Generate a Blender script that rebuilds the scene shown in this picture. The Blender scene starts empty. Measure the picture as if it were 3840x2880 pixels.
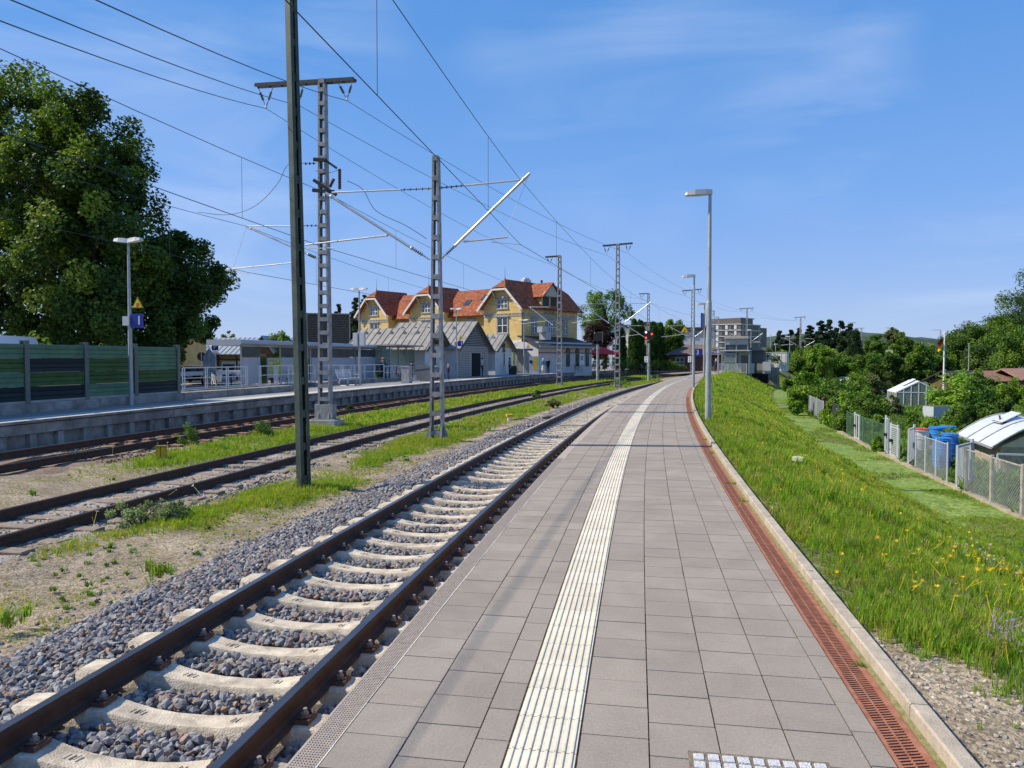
import bpy, math, random
import numpy as np
from mathutils import Vector, Matrix

# ------------------------------------------------------------------ camera, light, sky, exposure
S = bpy.context.scene
COL = S.collection
F_PX, CAM_H, PITCH = 2750.0, 1.68, math.atan(95 / 2750.0)
cam_d = bpy.data.cameras.new('camera'); cam = bpy.data.objects.new('camera', cam_d); COL.objects.link(cam)
cam_d.sensor_width = 36.0; cam_d.lens = 36.0 * F_PX / 3840.0
cam_d.clip_start = 0.05; cam_d.clip_end = 20000
cam.location = (0, 0, CAM_H); cam.rotation_euler = (math.pi / 2 - PITCH, 0, 0)
S.camera = cam
SUN_EL, SUN_AZ = math.radians(44), math.radians(-86.2)        # azimuth clockwise from +Y
TO_SUN = Vector((math.sin(SUN_AZ) * math.cos(SUN_EL), math.cos(SUN_AZ) * math.cos(SUN_EL), math.sin(SUN_EL)))
sd = bpy.data.lights.new('sun', 'SUN'); sun = bpy.data.objects.new('sun', sd); COL.objects.link(sun)
sd.energy = 4.9; sd.angle = math.radians(0.53); sd.color = (1.0, 0.90, 0.72)
sun.rotation_euler = (-TO_SUN).to_track_quat('-Z', 'Y').to_euler()
W = bpy.data.worlds.new('World'); S.world = W; W.use_nodes = True
wn, wl = W.node_tree.nodes, W.node_tree.links
bg = wn['Background']; bg.inputs[1].default_value = 0.13
sky = wn.new('ShaderNodeTexSky'); sky.sky_type = 'NISHITA'; sky.sun_disc = False
sky.sun_elevation = SUN_EL; sky.sun_rotation = SUN_AZ
sky.air_density = 1.0; sky.dust_density = 0.35; sky.ozone_density = 3.2; sky.altitude = 650
# thin cirrus streaks: real brightness added to the sky where high cloud catches the light
tc = wn.new('ShaderNodeTexCoord'); sep = wn.new('ShaderNodeSeparateXYZ'); wl.new(tc.outputs['Generated'], sep.inputs[0])
az = wn.new('ShaderNodeMath'); az.operation = 'ARCTAN2'; wl.new(sep.outputs[0], az.inputs[0]); wl.new(sep.outputs[1], az.inputs[1])
cmb = wn.new('ShaderNodeCombineXYZ'); wl.new(az.outputs[0], cmb.inputs[0]); wl.new(sep.outputs[2], cmb.inputs[1])
mp = wn.new('ShaderNodeMapping'); mp.inputs['Rotation'].default_value = (0, 0, math.radians(-17)); mp.inputs['Scale'].default_value = (1.5, 7.0, 1); mp.inputs['Location'].default_value = (3.1, 1.7, 0)
wl.new(cmb.outputs[0], mp.inputs[0])
n1 = wn.new('ShaderNodeTexNoise'); n1.inputs['Scale'].default_value = 1.3; n1.inputs['Detail'].default_value = 8; n1.inputs['Roughness'].default_value = 0.55; n1.inputs['Distortion'].default_value = 0.9
wl.new(mp.outputs[0], n1.inputs['Vector'])
n2 = wn.new('ShaderNodeTexNoise'); n2.inputs['Scale'].default_value = 2.6; n2.inputs['Detail'].default_value = 2
wl.new(cmb.outputs[0], n2.inputs['Vector'])
cr = wn.new('ShaderNodeMapRange'); cr.inputs[1].default_value = 0.43; cr.inputs[2].default_value = 0.78; wl.new(n1.outputs[0], cr.inputs[0])
cr2 = wn.new('ShaderNodeMapRange'); cr2.inputs[1].default_value = 0.42; cr2.inputs[2].default_value = 0.66; wl.new(n2.outputs[0], cr2.inputs[0])
cm = wn.new('ShaderNodeMath'); cm.operation = 'MULTIPLY'; wl.new(cr.outputs[0], cm.inputs[0]); wl.new(cr2.outputs[0], cm.inputs[1])
cm2 = wn.new('ShaderNodeMath'); cm2.operation = 'MULTIPLY'; cm2.inputs[1].default_value = 0.40; wl.new(cm.outputs[0], cm2.inputs[0])
mxs = wn.new('ShaderNodeMixRGB'); mxs.blend_type = 'MIX'; mxs.inputs[2].default_value = (6.2, 6.6, 7.4, 1)
hs = wn.new('ShaderNodeHueSaturation'); hs.inputs['Saturation'].default_value = 1.0; hs.inputs['Value'].default_value = 1.0; wl.new(sky.outputs[0], hs.inputs['Color'])
rampn = wn.new('ShaderNodeValToRGB'); wl.new(sep.outputs[2], rampn.inputs[0]); e = rampn.color_ramp.elements
SKYC = [(0.0, (2.5, 3.3, 5.4)), (0.07, (2.05, 3.1, 5.7)), (0.20, (1.25, 2.7, 5.9)), (0.40, (.68, 2.2, 5.4)), (1.0, (.34, 1.4, 4.2))]
e[0].position, e[0].color = SKYC[0][0], (*[v / 8 for v in SKYC[0][1]], 1); e[1].position, e[1].color = SKYC[4][0], (*[v / 8 for v in SKYC[4][1]], 1)
for p_, c_ in SKYC[1:4]: k_ = e.new(p_); k_.color = (*[v / 8 for v in c_], 1)
r8 = wn.new('ShaderNodeMixRGB'); r8.blend_type = 'MULTIPLY'; r8.inputs[0].default_value = 1; r8.inputs[2].default_value = (8, 8, 8, 1); wl.new(rampn.outputs[0], r8.inputs[1])
mxg = wn.new('ShaderNodeMixRGB'); mxg.inputs[0].default_value = 0.8; wl.new(hs.outputs[0], mxg.inputs[1]); wl.new(r8.outputs[0], mxg.inputs[2])
wl.new(cm2.outputs[0], mxs.inputs[0]); wl.new(mxg.outputs[0], mxs.inputs[1]); wl.new(mxs.outputs[0], bg.inputs[0])
S.view_settings.view_transform = 'Standard'; S.view_settings.look = 'None'
S.view_settings.exposure = 0.22; S.view_settings.gamma = 1.0
S.cycles.max_bounces = 6; S.cycles.transparent_max_bounces = 8; S.cycles.caustics_reflective = False; S.cycles.caustics_refractive = False

rng = np.random.default_rng(7); random.seed(7)
# ------------------------------------------------------------------ geometry of the place
CX, CY, R0 = 396.76, -63.96, 405.66          # every track, platform and path here runs on one circle
TH0 = math.asin(-CY / R0)
def ts(s, t, z=0.0):
    """track coordinates: s metres along the line, t metres right of the nearest track's left rail"""
    th = TH0 + s / R0; r = R0 - t
    return Vector((CX - r * math.cos(th), CY + r * math.sin(th), z))
def tdir(s):
    th = TH0 + s / R0; return Vector((math.sin(th), math.cos(th), 0))
def tyaw(s): return -(TH0 + s / R0)           # rotation that turns +Y into the track direction
def tsn(s, t):
    th = TH0 + np.asarray(s) / R0; r = R0 - np.asarray(t)
    return CX - r * np.cos(th), CY + r * np.sin(th)
def inv(x, y):
    d = (x - CX, y - CY); return (math.atan2(d[1], -d[0]) - TH0) * R0, R0 - math.hypot(*d)
_c, _s = math.cos(-PITCH), math.sin(-PITCH)
def at(x, y, Y):
    """the point seen at pixel x, y of the 3840 wide photograph, Y metres ahead"""
    a, b, c = (x - 1920) / F_PX, 1.0, -(y - 1440) / F_PX
    b, c = _c * b - _s * c, _s * b + _c * c
    return Vector((a * Y / b, Y, CAM_H + c * Y / b))
def on(x, y, z):
    p = at(x, y, 1.0); k = (z - CAM_H) / (p.z - CAM_H); return Vector((p.x * k, k, z))
def s_for(px, t):
    lo, hi = 0.5, 330.0
    q = (px - 1920) / F_PX; sg = 1
    if t > 4.5: lo, hi, sg = 2.0, 95.0, -1          # right of the camera the line first swings towards the middle
    for _ in range(50):
        m = (lo + hi) / 2; p = ts(m, t)
        if (p.x / max(p.y, .01) - q) * sg < 0: lo = m
        else: hi = m
    return lo
# ------------------------------------------------------------------ materials
MATS = {}
def mat(name, col, rough=0.75, metal=0.0, var=0.12, scale=6.0, bump=0.0, bscale=60.0, col2=None, attr=False, spec=0.4, lo=0.35, hi=0.65, alpha=1.0, trans=0.0, emit=0.0, detail=6.0, peb=0.0, psc=45.0, dirt=0.0, dsc=1.1):
    if name in MATS: return MATS[name]
    m = bpy.data.materials.new(name); m.use_nodes = True; MATS[name] = m
    n, l = m.node_tree.nodes, m.node_tree.links; b = n['Principled BSDF']
    b.inputs['Roughness'].default_value = rough; b.inputs['Metallic'].default_value = metal
    b.inputs['Specular IOR Level'].default_value = spec
    c4 = (*col, 1)
    if var > 0 or col2 or bump:
        g = n.new('ShaderNodeNewGeometry')
    out = None
    if var > 0 or col2:
        t = n.new('ShaderNodeTexNoise'); t.inputs['Scale'].default_value = scale; t.inputs['Detail'].default_value = detail; t.inputs['Roughness'].default_value = 0.62
        l.new(g.outputs['Position'], t.inputs['Vector'])
        mr = n.new('ShaderNodeMapRange'); mr.inputs[1].default_value = lo; mr.inputs[2].default_value = hi; l.new(t.outputs[0], mr.inputs[0])
        mx = n.new('ShaderNodeMixRGB'); l.new(mr.outputs[0], mx.inputs[0])
        a = tuple(max(0, v * (1 - var)) for v in col); d = col2 or tuple(min(1, v * (1 + var)) for v in col)
        mx.inputs[1].default_value = (*a, 1) if not col2 else c4; mx.inputs[2].default_value = (*d, 1); out = mx.outputs[0]
    if peb:
        vo = n.new('ShaderNodeTexVoronoi'); vo.inputs['Scale'].default_value = psc; l.new(g.outputs['Position'], vo.inputs['Vector'])
        bw = n.new('ShaderNodeRGBToBW'); l.new(vo.outputs['Color'], bw.inputs[0]); pm = n.new('ShaderNodeMapRange'); pm.inputs[1].default_value = .2; pm.inputs[2].default_value = .8; pm.inputs[3].default_value = 1 - peb; pm.inputs[4].default_value = 1 + peb; l.new(bw.outputs[0], pm.inputs[0])
        mp_ = n.new('ShaderNodeMixRGB'); mp_.blend_type = 'MULTIPLY'; mp_.inputs[0].default_value = 1; l.new(out, mp_.inputs[1]); l.new(pm.outputs[0], mp_.inputs[2]); out = mp_.outputs[0]
    if dirt:      # worn, stained patches that belong to the surface
        d1 = n.new('ShaderNodeTexNoise'); d1.inputs['Scale'].default_value = dsc; d1.inputs['Detail'].default_value = 9; d1.inputs['Roughness'].default_value = .68; d1.inputs['Distortion'].default_value = .6; l.new(g.outputs['Position'], d1.inputs['Vector'])
        d2 = n.new('ShaderNodeMapRange'); d2.inputs[1].default_value = .36; d2.inputs[2].default_value = .62; d2.inputs[3].default_value = 1 - dirt; d2.inputs[4].default_value = 1 + dirt * .3; l.new(d1.outputs[0], d2.inputs[0])
        d3 = n.new('ShaderNodeMixRGB'); d3.blend_type = 'MULTIPLY'; d3.inputs[0].default_value = 1; l.new(out, d3.inputs[1]); l.new(d2.outputs[0], d3.inputs[2]); out = d3.outputs[0]
    if attr:
        at_ = n.new('ShaderNodeAttribute'); at_.attribute_name = 'Col'
        mm = n.new('ShaderNodeMixRGB'); mm.blend_type = 'MULTIPLY'; mm.inputs[0].default_value = 1
        if out: l.new(out, mm.inputs[1])
        else: mm.inputs[1].default_value = c4
        l.new(at_.outputs['Color'], mm.inputs[2]); out = mm.outputs[0]
    if out: l.new(out, b.inputs['Base Color'])
    else: b.inputs['Base Color'].default_value = c4
    if bump:
        t2 = n.new('ShaderNodeTexNoise'); t2.inputs['Scale'].default_value = bscale; t2.inputs['Detail'].default_value = 4; l.new(g.outputs['Position'], t2.inputs['Vector'])
        bp = n.new('ShaderNodeBump'); bp.inputs['Strength'].default_value = bump; bp.inputs['Distance'].default_value = 0.02; l.new(t2.outputs[0], bp.inputs['Height']); l.new(bp.outputs[0], b.inputs['Normal'])
    if alpha < 1: b.inputs['Alpha'].default_value = alpha
    if trans: b.inputs['Transmission Weight'].default_value = trans
    if emit: b.inputs['Emission Color'].default_value = c4; b.inputs['Emission Strength'].default_value = emit
    return m
def leafmat(name, col, tl=0.35, rough=0.55):
    if name in MATS: return MATS[name]
    m = bpy.data.materials.new(name); m.use_nodes = True; MATS[name] = m
    n, l = m.node_tree.nodes, m.node_tree.links; b = n['Principled BSDF']
    b.inputs['Roughness'].default_value = rough; b.inputs['Specular IOR Level'].default_value = 0.25
    at_ = n.new('ShaderNodeAttribute'); at_.attribute_name = 'Col'
    mm = n.new('ShaderNodeMixRGB'); mm.blend_type = 'MULTIPLY'; mm.inputs[0].default_value = 1; mm.inputs[1].default_value = (*col, 1); l.new(at_.outputs['Color'], mm.inputs[2])
    l.new(mm.outputs[0], b.inputs['Base Color'])
    tr = n.new('ShaderNodeBsdfTranslucent')
    m2 = n.new('ShaderNodeMixRGB'); m2.blend_type = 'MULTIPLY'; m2.inputs[0].default_value = 1; l.new(mm.outputs[0], m2.inputs[1]); m2.inputs[2].default_value = (1.5, 1.5, 0.5, 1); l.new(m2.outputs[0], tr.inputs[0])
    ms = n.new('ShaderNodeMixShader'); ms.inputs[0].default_value = tl; l.new(b.outputs[0], ms.inputs[1]); l.new(tr.outputs[0], ms.inputs[2])
    l.new(ms.outputs[0], n['Material Output'].inputs[0])
    return m
def glassmat(name, col=(.55, .65, .62), mixf=0.35, rough=0.05):
    """thin clear pane: lets most light straight through and mirrors the rest"""
    if name in MATS: return MATS[name]
    m = bpy.data.materials.new(name); m.use_nodes = True; MATS[name] = m
    n, l = m.node_tree.nodes, m.node_tree.links; b = n['Principled BSDF']
    b.inputs['Base Color'].default_value = (*col, 1); b.inputs['Roughness'].default_value = rough; b.inputs['Specular IOR Level'].default_value = 0.8
    tr = n.new('ShaderNodeBsdfTransparent'); tr.inputs[0].default_value = (.86, .93, .9, 1)
    ms = n.new('ShaderNodeMixShader'); ms.inputs[0].default_value = mixf; l.new(tr.outputs[0], ms.inputs[1]); l.new(b.outputs[0], ms.inputs[2]); l.new(ms.outputs[0], n['Material Output'].inputs[0])
    return m
# ------------------------------------------------------------------ building blocks
def link(name, me, parent=None):
    o = bpy.data.objects.new(name, me); COL.objects.link(o)
    if parent is not None: o.parent = parent
    return o
def tag(o, label=None, cat=None, group=None, kind=None):
    if label: o['label'] = label
    if cat: o['category'] = cat
    if group: o['group'] = group
    if kind: o['kind'] = kind
    return o
def thing(name, loc, rz, label, cat, group=None):
    o = bpy.data.objects.new(name, None); COL.objects.link(o); o.location = loc; o.rotation_euler = (0, 0, rz); o.empty_display_size = .1
    return tag(o, label, cat, group)
def kids(o): return [c for c in bpy.data.objects if c.parent == o]
def dup(o, loc=None, rz=None, label=None, parent=None, scale=None, ch=None):
    c = o.copy(); COL.objects.link(c)
    if parent is not None: c.parent = parent
    if loc is not None: c.location = loc
    if rz is not None: c.rotation_euler = (0, 0, rz)
    if scale is not None: c.scale = (scale,) * 3
    if label: c['label'] = label
    for k in (ch if ch is not None else kids(o)): dup(k, parent=c)
    return c
class MB:
    def __init__(s): s.v = []; s.f = []; s.m = []
    def add(s, vs, fs, mi=0, M=None):
        b = len(s.v)
        s.v += [tuple(M @ Vector(v)) if M is not None else tuple(v) for v in vs]
        s.f += [tuple(i + b for i in f) for f in fs]; s.m += [mi] * len(fs); return s
    def box(s, c, d, rz=0, mi=0, M=None):
        x, y, z = d[0] / 2, d[1] / 2, d[2] / 2
        vs = [(a, b, e) for e in (-z, z) for a, b in ((-x, -y), (x, -y), (x, y), (-x, y))]
        T = Matrix.Translation(c) @ Matrix.Rotation(rz, 4, 'Z')
        if M is not None: T = M @ T
        return s.add(vs, [(3, 2, 1, 0), (4, 5, 6, 7), (0, 1, 5, 4), (1, 2, 6, 5), (2, 3, 7, 6), (3, 0, 4, 7)], mi, T)
    def bar(s, p, q, w, h, mi=0, up=(0, 0, 1)):
        """rectangular bar from p to q, w across, h along `up`"""
        p, q = Vector(p), Vector(q); d = (q - p).normalized(); u = Vector(up)
        if abs(d.dot(u)) > .98: u = Vector((0, 1, 0))
        r = d.cross(u).normalized(); u = r.cross(d)
        vs = [tuple(e + r * (a * w / 2) + u * (b * h / 2)) for e in (p, q) for a, b in ((-1, -1), (1, -1), (1, 1), (-1, 1))]
        return s.add(vs, [(0, 1, 2, 3), (7, 6, 5, 4), (4, 5, 1, 0), (5, 6, 2, 1), (6, 7, 3, 2), (7, 4, 0, 3)], mi)
    def tube(s, p, q, r0, r1=None, n=8, mi=0, cap=True):
        return s.path([p, q], [r0, r0 if r1 is None else r1], n, mi, cap)
    def path(s, ps, rs, n=6, mi=0, cap=True):
        ps = [Vector(p) for p in ps]
        if not isinstance(rs, (list, tuple)): rs = [rs] * len(ps)
        b = len(s.v); u = None
        for i, p in enumerate(ps):
            d = (ps[min(i + 1, len(ps) - 1)] - ps[max(i - 1, 0)]).normalized()
            if u is None: u = Vector((0, 0, 1)) if abs(d.z) < .9 else Vector((1, 0, 0))
            r = d.cross(u).normalized(); u = r.cross(d).normalized()
            for k in range(n):
                a = 2 * math.pi * k / n; s.v.append(tuple(p + (r * math.cos(a) + u * math.sin(a)) * rs[i]))
        for i in range(len(ps) - 1):
            for k in range(n):
                k2 = (k + 1) % n; s.f.append((b + i * n + k, b + i * n + k2, b + (i + 1) * n + k2, b + (i + 1) * n + k)); s.m.append(mi)
        if cap:
            s.f.append(tuple(b + k for k in reversed(range(n)))); s.m.append(mi)
            s.f.append(tuple(b + (len(ps) - 1) * n + k for k in range(n))); s.m.append(mi)
        return s
    def prism(s, pts, y0, y1, mi=0, M=None, axis='y'):
        """outline in x,z pushed from y0 to y1 (axis 'z': outline in x,y pushed in z)"""
        n = len(pts)
        if axis == 'y': vs = [(x, y0, z) for x, z in pts] + [(x, y1, z) for x, z in pts]
        elif axis == 'x': vs = [(y0, x, z) for x, z in pts] + [(y1, x, z) for x, z in pts]
        else: vs = [(x, y, y0) for x, y in pts] + [(x, y, y1) for x, y in pts]
        fs = [tuple(range(n)), tuple(reversed(range(n, 2 * n)))] + [(i, i + n, (i + 1) % n + n, (i + 1) % n) for i in range(n)]
        return s.add(vs, fs, mi, M)
    def ball(s, c, r, n=8, m=6, mi=0):
        r = (r,) * 3 if isinstance(r, (int, float)) else r
        b = len(s.v)
        for i in range(1, m):
            a = math.pi * i / m
            for k in range(n):
                t = 2 * math.pi * k / n; s.v.append((c[0] + r[0] * math.sin(a) * math.cos(t), c[1] + r[1] * math.sin(a) * math.sin(t), c[2] + r[2] * math.cos(a)))
        s.v += [(c[0], c[1], c[2] + r[2]), (c[0], c[1], c[2] - r[2])]; T = b + (m - 1) * n
        for k in range(n):
            k2 = (k + 1) % n
            s.f.append((T, b + k, b + k2)); s.f.append((T + 1, b + (m - 2) * n + k2, b + (m - 2) * n + k)); s.m += [mi, mi]
            for i in range(m - 2): s.f.append((b + i * n + k, b + (i + 1) * n + k, b + (i + 1) * n + k2, b + i * n + k2)); s.m.append(mi)
        return s
    def ring(s, c, R, r, axis='x', n=20, k=5, mi=0, M=None):
        b = len(s.v)
        for i in range(n):
            a = 2 * math.pi * i / n
            for j in range(k):
                e = 2 * math.pi * j / k; q = R + r * math.cos(e); h = r * math.sin(e)
                p = (c[0] + h, c[1] + q * math.cos(a), c[2] + q * math.sin(a)) if axis == 'x' else ((c[0] + q * math.cos(a), c[1] + h, c[2] + q * math.sin(a)) if axis == 'y' else (c[0] + q * math.cos(a), c[1] + q * math.sin(a), c[2] + h))
                s.v.append(tuple(M @ Vector(p)) if M is not None else p)
        for i in range(n):
            for j in range(k):
                i2, j2 = (i + 1) % n, (j + 1) % k; s.f.append((b + i * k + j, b + i2 * k + j, b + i2 * k + j2, b + i * k + j2)); s.m.append(mi)
        return s
    def build(s, name, ms, parent=None, smooth=False):
        me = bpy.data.meshes.new(name); me.from_pydata(s.v, [], s.f)
        for m in (ms if isinstance(ms, (list, tuple)) else [ms]): me.materials.append(m)
        if any(s.m): me.polygons.foreach_set('material_index', s.m)
        if smooth:
            me.polygons.foreach_set('use_smooth', [True] * len(me.polygons))
            try: me.set_sharp_from_angle(angle=math.radians(42))
            except Exception: pass
        me.update(); return link(name, me, parent)
def npmesh(name, V, Fq, ms, col=None, parent=None, smooth=False):
    """mesh from arrays: V (n,3), Fq (m,3) or (m,4) ints, optional per-vertex colour"""
    me = bpy.data.meshes.new(name); k = Fq.shape[1]
    me.vertices.add(len(V)); me.vertices.foreach_set('co', np.ascontiguousarray(V, dtype=np.float32).ravel())
    me.loops.add(Fq.size); me.loops.foreach_set('vertex_index', np.ascontiguousarray(Fq, dtype=np.int32).ravel())
    me.polygons.add(len(Fq)); me.polygons.foreach_set('loop_start', np.arange(0, Fq.size, k, dtype=np.int32))
    try: me.polygons.foreach_set('loop_total', np.full(len(Fq), k, dtype=np.int32))
    except Exception: pass
    for m in (ms if isinstance(ms, (list, tuple)) else [ms]): me.materials.append(m)
    me.polygons.foreach_set('use_smooth', np.full(len(Fq), bool(smooth)))
    me.update(calc_edges=True)
    if col is not None:
        ca = me.attributes.new('Col', 'FLOAT_COLOR', 'POINT'); c4 = np.ones((len(V), 4), np.float32); c4[:, :3] = col
        ca.data.foreach_set('color', c4.ravel())
    return link(name, me, parent)
def rotmats(yaw, pitch=None, roll=None):
    n = len(yaw); c, s = np.cos(yaw), np.sin(yaw); Z = np.zeros((n, 3, 3)); Z[:, 0, 0] = c; Z[:, 0, 1] = -s; Z[:, 1, 0] = s; Z[:, 1, 1] = c; Z[:, 2, 2] = 1
    if pitch is not None:
        c, s = np.cos(pitch), np.sin(pitch); X = np.zeros((n, 3, 3)); X[:, 0, 0] = 1; X[:, 1, 1] = c; X[:, 1, 2] = -s; X[:, 2, 1] = s; X[:, 2, 2] = c; Z = Z @ X
    if roll is not None:
        c, s = np.cos(roll), np.sin(roll); Y = np.zeros((n, 3, 3)); Y[:, 1, 1] = 1; Y[:, 0, 0] = c; Y[:, 0, 2] = s; Y[:, 2, 0] = -s; Y[:, 2, 2] = c; Z = Z @ Y
    return Z
def scatter(name, protos, pos, rot, scl, ms, col=None, parent=None, smooth=False):
    """one mesh of many transformed copies of small prototype shapes [(V, F)], all with the same face size"""
    n = len(pos); which = rng.integers(0, len(protos), n); Vs, Fs, Cs = [], [], []; off = 0
    scl = np.asarray(scl); scl = scl[:, None] * np.ones(3) if scl.ndim == 1 else scl
    for k, (V, Fc) in enumerate(protos):
        idx = np.nonzero(which == k)[0]
        if not len(idx): continue
        P = np.einsum('nij,nvj->nvi', rot[idx], V[None] * scl[idx][:, None, :]) + pos[idx][:, None, :]
        Vs.append(P.reshape(-1, 3)); Fs.append((Fc[None] + (np.arange(len(idx)) * len(V))[:, None, None] + off).reshape(-1, Fc.shape[1])); off += P.shape[0] * P.shape[1]
        if col is not None: Cs.append(np.repeat(col[idx], len(V), axis=0))
    return npmesh(name, np.concatenate(Vs), np.concatenate(Fs), ms, np.concatenate(Cs) if col is not None else None, parent, smooth)
def vnoise(x, y, sc, seed=0):
    """smooth value noise 0..1 on arrays"""
    x, y = np.asarray(x) / sc, np.asarray(y) / sc; xi, yi = np.floor(x).astype(np.int64), np.floor(y).astype(np.int64); fx, fy = x - xi, y - yi
    fx, fy = fx * fx * (3 - 2 * fx), fy * fy * (3 - 2 * fy)
    def h(a, b):
        q = (a * 374761393 + b * 668265263 + seed * 982451653) & 0xffffffff; q = ((q ^ (q >> 13)) * 1274126177) & 0xffffffff; return ((q ^ (q >> 16)) & 0xffff) / 65535.0
    return (h(xi, yi) * (1 - fx) + h(xi + 1, yi) * fx) * (1 - fy) + (h(xi, yi + 1) * (1 - fx) + h(xi + 1, yi + 1) * fx) * fy
def sweep(mb, prof, s0, s1, ds, mi=0, closed=True, caps=True):
    """profile [(t, z)] carried along the line from s0 to s1"""
    n = max(1, int(round((s1 - s0) / ds))); b = len(mb.v); k = len(prof)
    for i in range(n + 1):
        s = s0 + (s1 - s0) * i / n
        for t, z in prof: mb.v.append(tuple(ts(s, t, z)))
    for i in range(n):
        for j in range(k if closed else k - 1):
            j2 = (j + 1) % k; mb.f.append((b + i * k + j, b + (i + 1) * k + j, b + (i + 1) * k + j2, b + i * k + j2)); mb.m.append(mi)
    if closed and caps:
        mb.f.append(tuple(b + j for j in range(k))); mb.f.append(tuple(b + n * k + j for j in reversed(range(k)))); mb.m += [mi, mi]
    return mb
def text_mesh(body, size, depth=0.004):
    cu = bpy.data.curves.new('lettering', 'FONT'); cu.body = body; cu.size = size; cu.extrude = depth; cu.align_x = 'CENTER'; cu.align_y = 'CENTER'; cu.resolution_u = 3
    o = bpy.data.objects.new('lettering', cu); COL.objects.link(o)
    bpy.context.view_layer.update(); dg = bpy.context.evaluated_depsgraph_get()
    me = bpy.data.meshes.new_from_object(o.evaluated_get(dg)); bpy.data.objects.remove(o); bpy.data.curves.remove(cu); return me
def lettering(body, size, loc, rot, m, parent, name='lettering', bold=0.0):
    me = text_mesh(body, size); me.materials.clear(); me.materials.append(m); o = link(name, me, parent); o.location = loc; o.rotation_euler = rot; return o
# ================================================================== SETTING: ground, tracks, platforms
m_field = mat('meadow', (.085, .14, .03), .9, var=.3, scale=.05, col2=(.14, .19, .05))
m_sand = mat('sandy_gravel', (.27, .21, .14), .95, var=.2, scale=2.2, bump=.9, bscale=55, col2=(.385, .315, .225), lo=.3, hi=.7, detail=12, peb=.45, psc=42, dirt=.35, dsc=.8)
m_bed = mat('ballast_dark', (.10, .09, .085), .95, var=.3, scale=14, bump=1, bscale=40)
m_path = mat('mown_grass', (.13, .22, .03), .9, var=.25, scale=3, bump=.9, bscale=22, col2=(.23, .29, .06), peb=.35, psc=14)
m_soil = mat('garden_soil', (.10, .085, .05), .95, var=.3, scale=3, bump=.8, bscale=20, col2=(.10, .14, .035))
m_asph = mat('forecourt_paving', (.26, .25, .24), .9, var=.12, scale=.8, bump=.2, bscale=25)
m_conc = mat('concrete', (.36, .345, .32), .85, var=.18, scale=1.6, bump=.25, bscale=30, detail=9)
m_concd = mat('weathered_concrete', (.29, .27, .24), .9, var=.28, scale=2.2, bump=.35, bscale=24, detail=10, dirt=.4, dsc=1.4)
m_pave = mat('grey_paver', (.335, .290, .245), .9, spec=.15, var=.10, scale=70, bump=.3, bscale=220, attr=True, dirt=.13, dsc=1.6)
m_joint = mat('joint_sand', (.19, .155, .11), .95, var=.4, scale=40)
m_white = mat('white_concrete', (.72, .655, .53), .9, spec=.12, var=.08, scale=30, bump=.1, bscale=160, attr=True, dirt=.16, dsc=3)
m_edge = mat('tan_concrete', (.41, .345, .285), .85, var=.10, scale=22, bump=.2, bscale=200)
m_line = mat('white_mortar', (.66, .62, .56), .8, var=.08, scale=30)
m_rust = mat('rusty_iron', (.27, .10, .06), .85, var=.28, scale=14, bump=.25, bscale=90, col2=(.40, .175, .105))
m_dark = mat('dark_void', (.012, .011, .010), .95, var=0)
m_kerb = mat('kerb_concrete', (.47, .40, .31), .85, var=.14, scale=12, bump=.4, bscale=120, dirt=.25, dsc=3)

def strip_grid(name, prof, s0, s1, ds, m, amp=0.0, sc=1.2, sub=.5, seed=0):
    """a sheet along the line: prof [(t, z)] refined to `sub` metres, with gentle unevenness"""
    T = []
    for (a, za), (b, zb) in zip(prof, prof[1:]):
        n = max(1, int(math.ceil(abs(b - a) / sub)))
        T += [(a + (b - a) * i / n, za + (zb - za) * i / n) for i in range(n)]
    T.append(prof[-1]); T = np.array(T)
    Sx = np.arange(s0, s1 + ds * .5, ds); SS, TT = np.meshgrid(Sx, T[:, 0], indexing='ij'); ZZ = np.tile(T[:, 1], (len(Sx), 1)).copy()
    X, Y = tsn(SS, TT)
    if amp:
        e = np.minimum(1, np.minimum(np.abs(TT - T[0, 0]), np.abs(TT - T[-1, 0])) / .4)
        ZZ += e * amp * ((vnoise(X, Y, sc, seed) - .5) * 1.4 + (vnoise(X, Y, sc * .35, seed + 1) - .5) * .6)
    V = np.stack([X, Y, ZZ], -1).reshape(-1, 3); a, b = len(Sx), len(T)
    i, j = np.meshgrid(np.arange(a - 1), np.arange(b - 1), indexing='ij'); q = i * b + j
    Fq = np.stack([q, q + b, q + b + 1, q + 1], -1).reshape(-1, 4)
    return tag(npmesh(name, V, Fq, m, smooth=True), kind='structure')

mb = MB(); mb.add([(-9000, -9000, -2.6), (9000, -9000, -2.6), (9000, 9000, -2.6), (-9000, 9000, -2.6)], [(0, 1, 2, 3)])
tag(mb.build('ground', m_field), kind='structure')
BANK = [(5.145, -.02), (5.6, -.02), (6.3, -.08), (7.4, -.52), (9.0, -1.38), (10.0, -1.80), (10.6, -1.90), (12.1, -1.93)]
def uneven(s, t, T0, T1, amp, sc, seed):
    X, Y = tsn(s, t); e = np.clip(np.minimum(np.abs(t - T0), np.abs(t - T1)) / .4, 0, 1); return e * amp * ((vnoise(X, Y, sc, seed) - .5) * 1.4 + (vnoise(X, Y, sc * .35, seed + 1) - .5) * .6)
def bank_z(t, s=None):
    z = np.interp(t, [a for a, _ in BANK], [b for _, b in BANK]); return z if s is None else z + np.where(s < 60, uneven(s, t, 5.145, 12.1, .14, 1.3, 3), 0)
TG = [(-12.16, -.80), (-9.2, -.81), (-8.2, -.88), (-7.2, -.955), (-4.2, -.965), (-2.6, -.985), (-1.75, -.98), (-.9, -.99), (2.36, -.99)]
def tg_z(t): return np.interp(t, [a for a, _ in TG], [b for _, b in TG])
strip_grid('track_ground', TG, -8, 60, .25, m_sand, .07, .9, .25)
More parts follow.
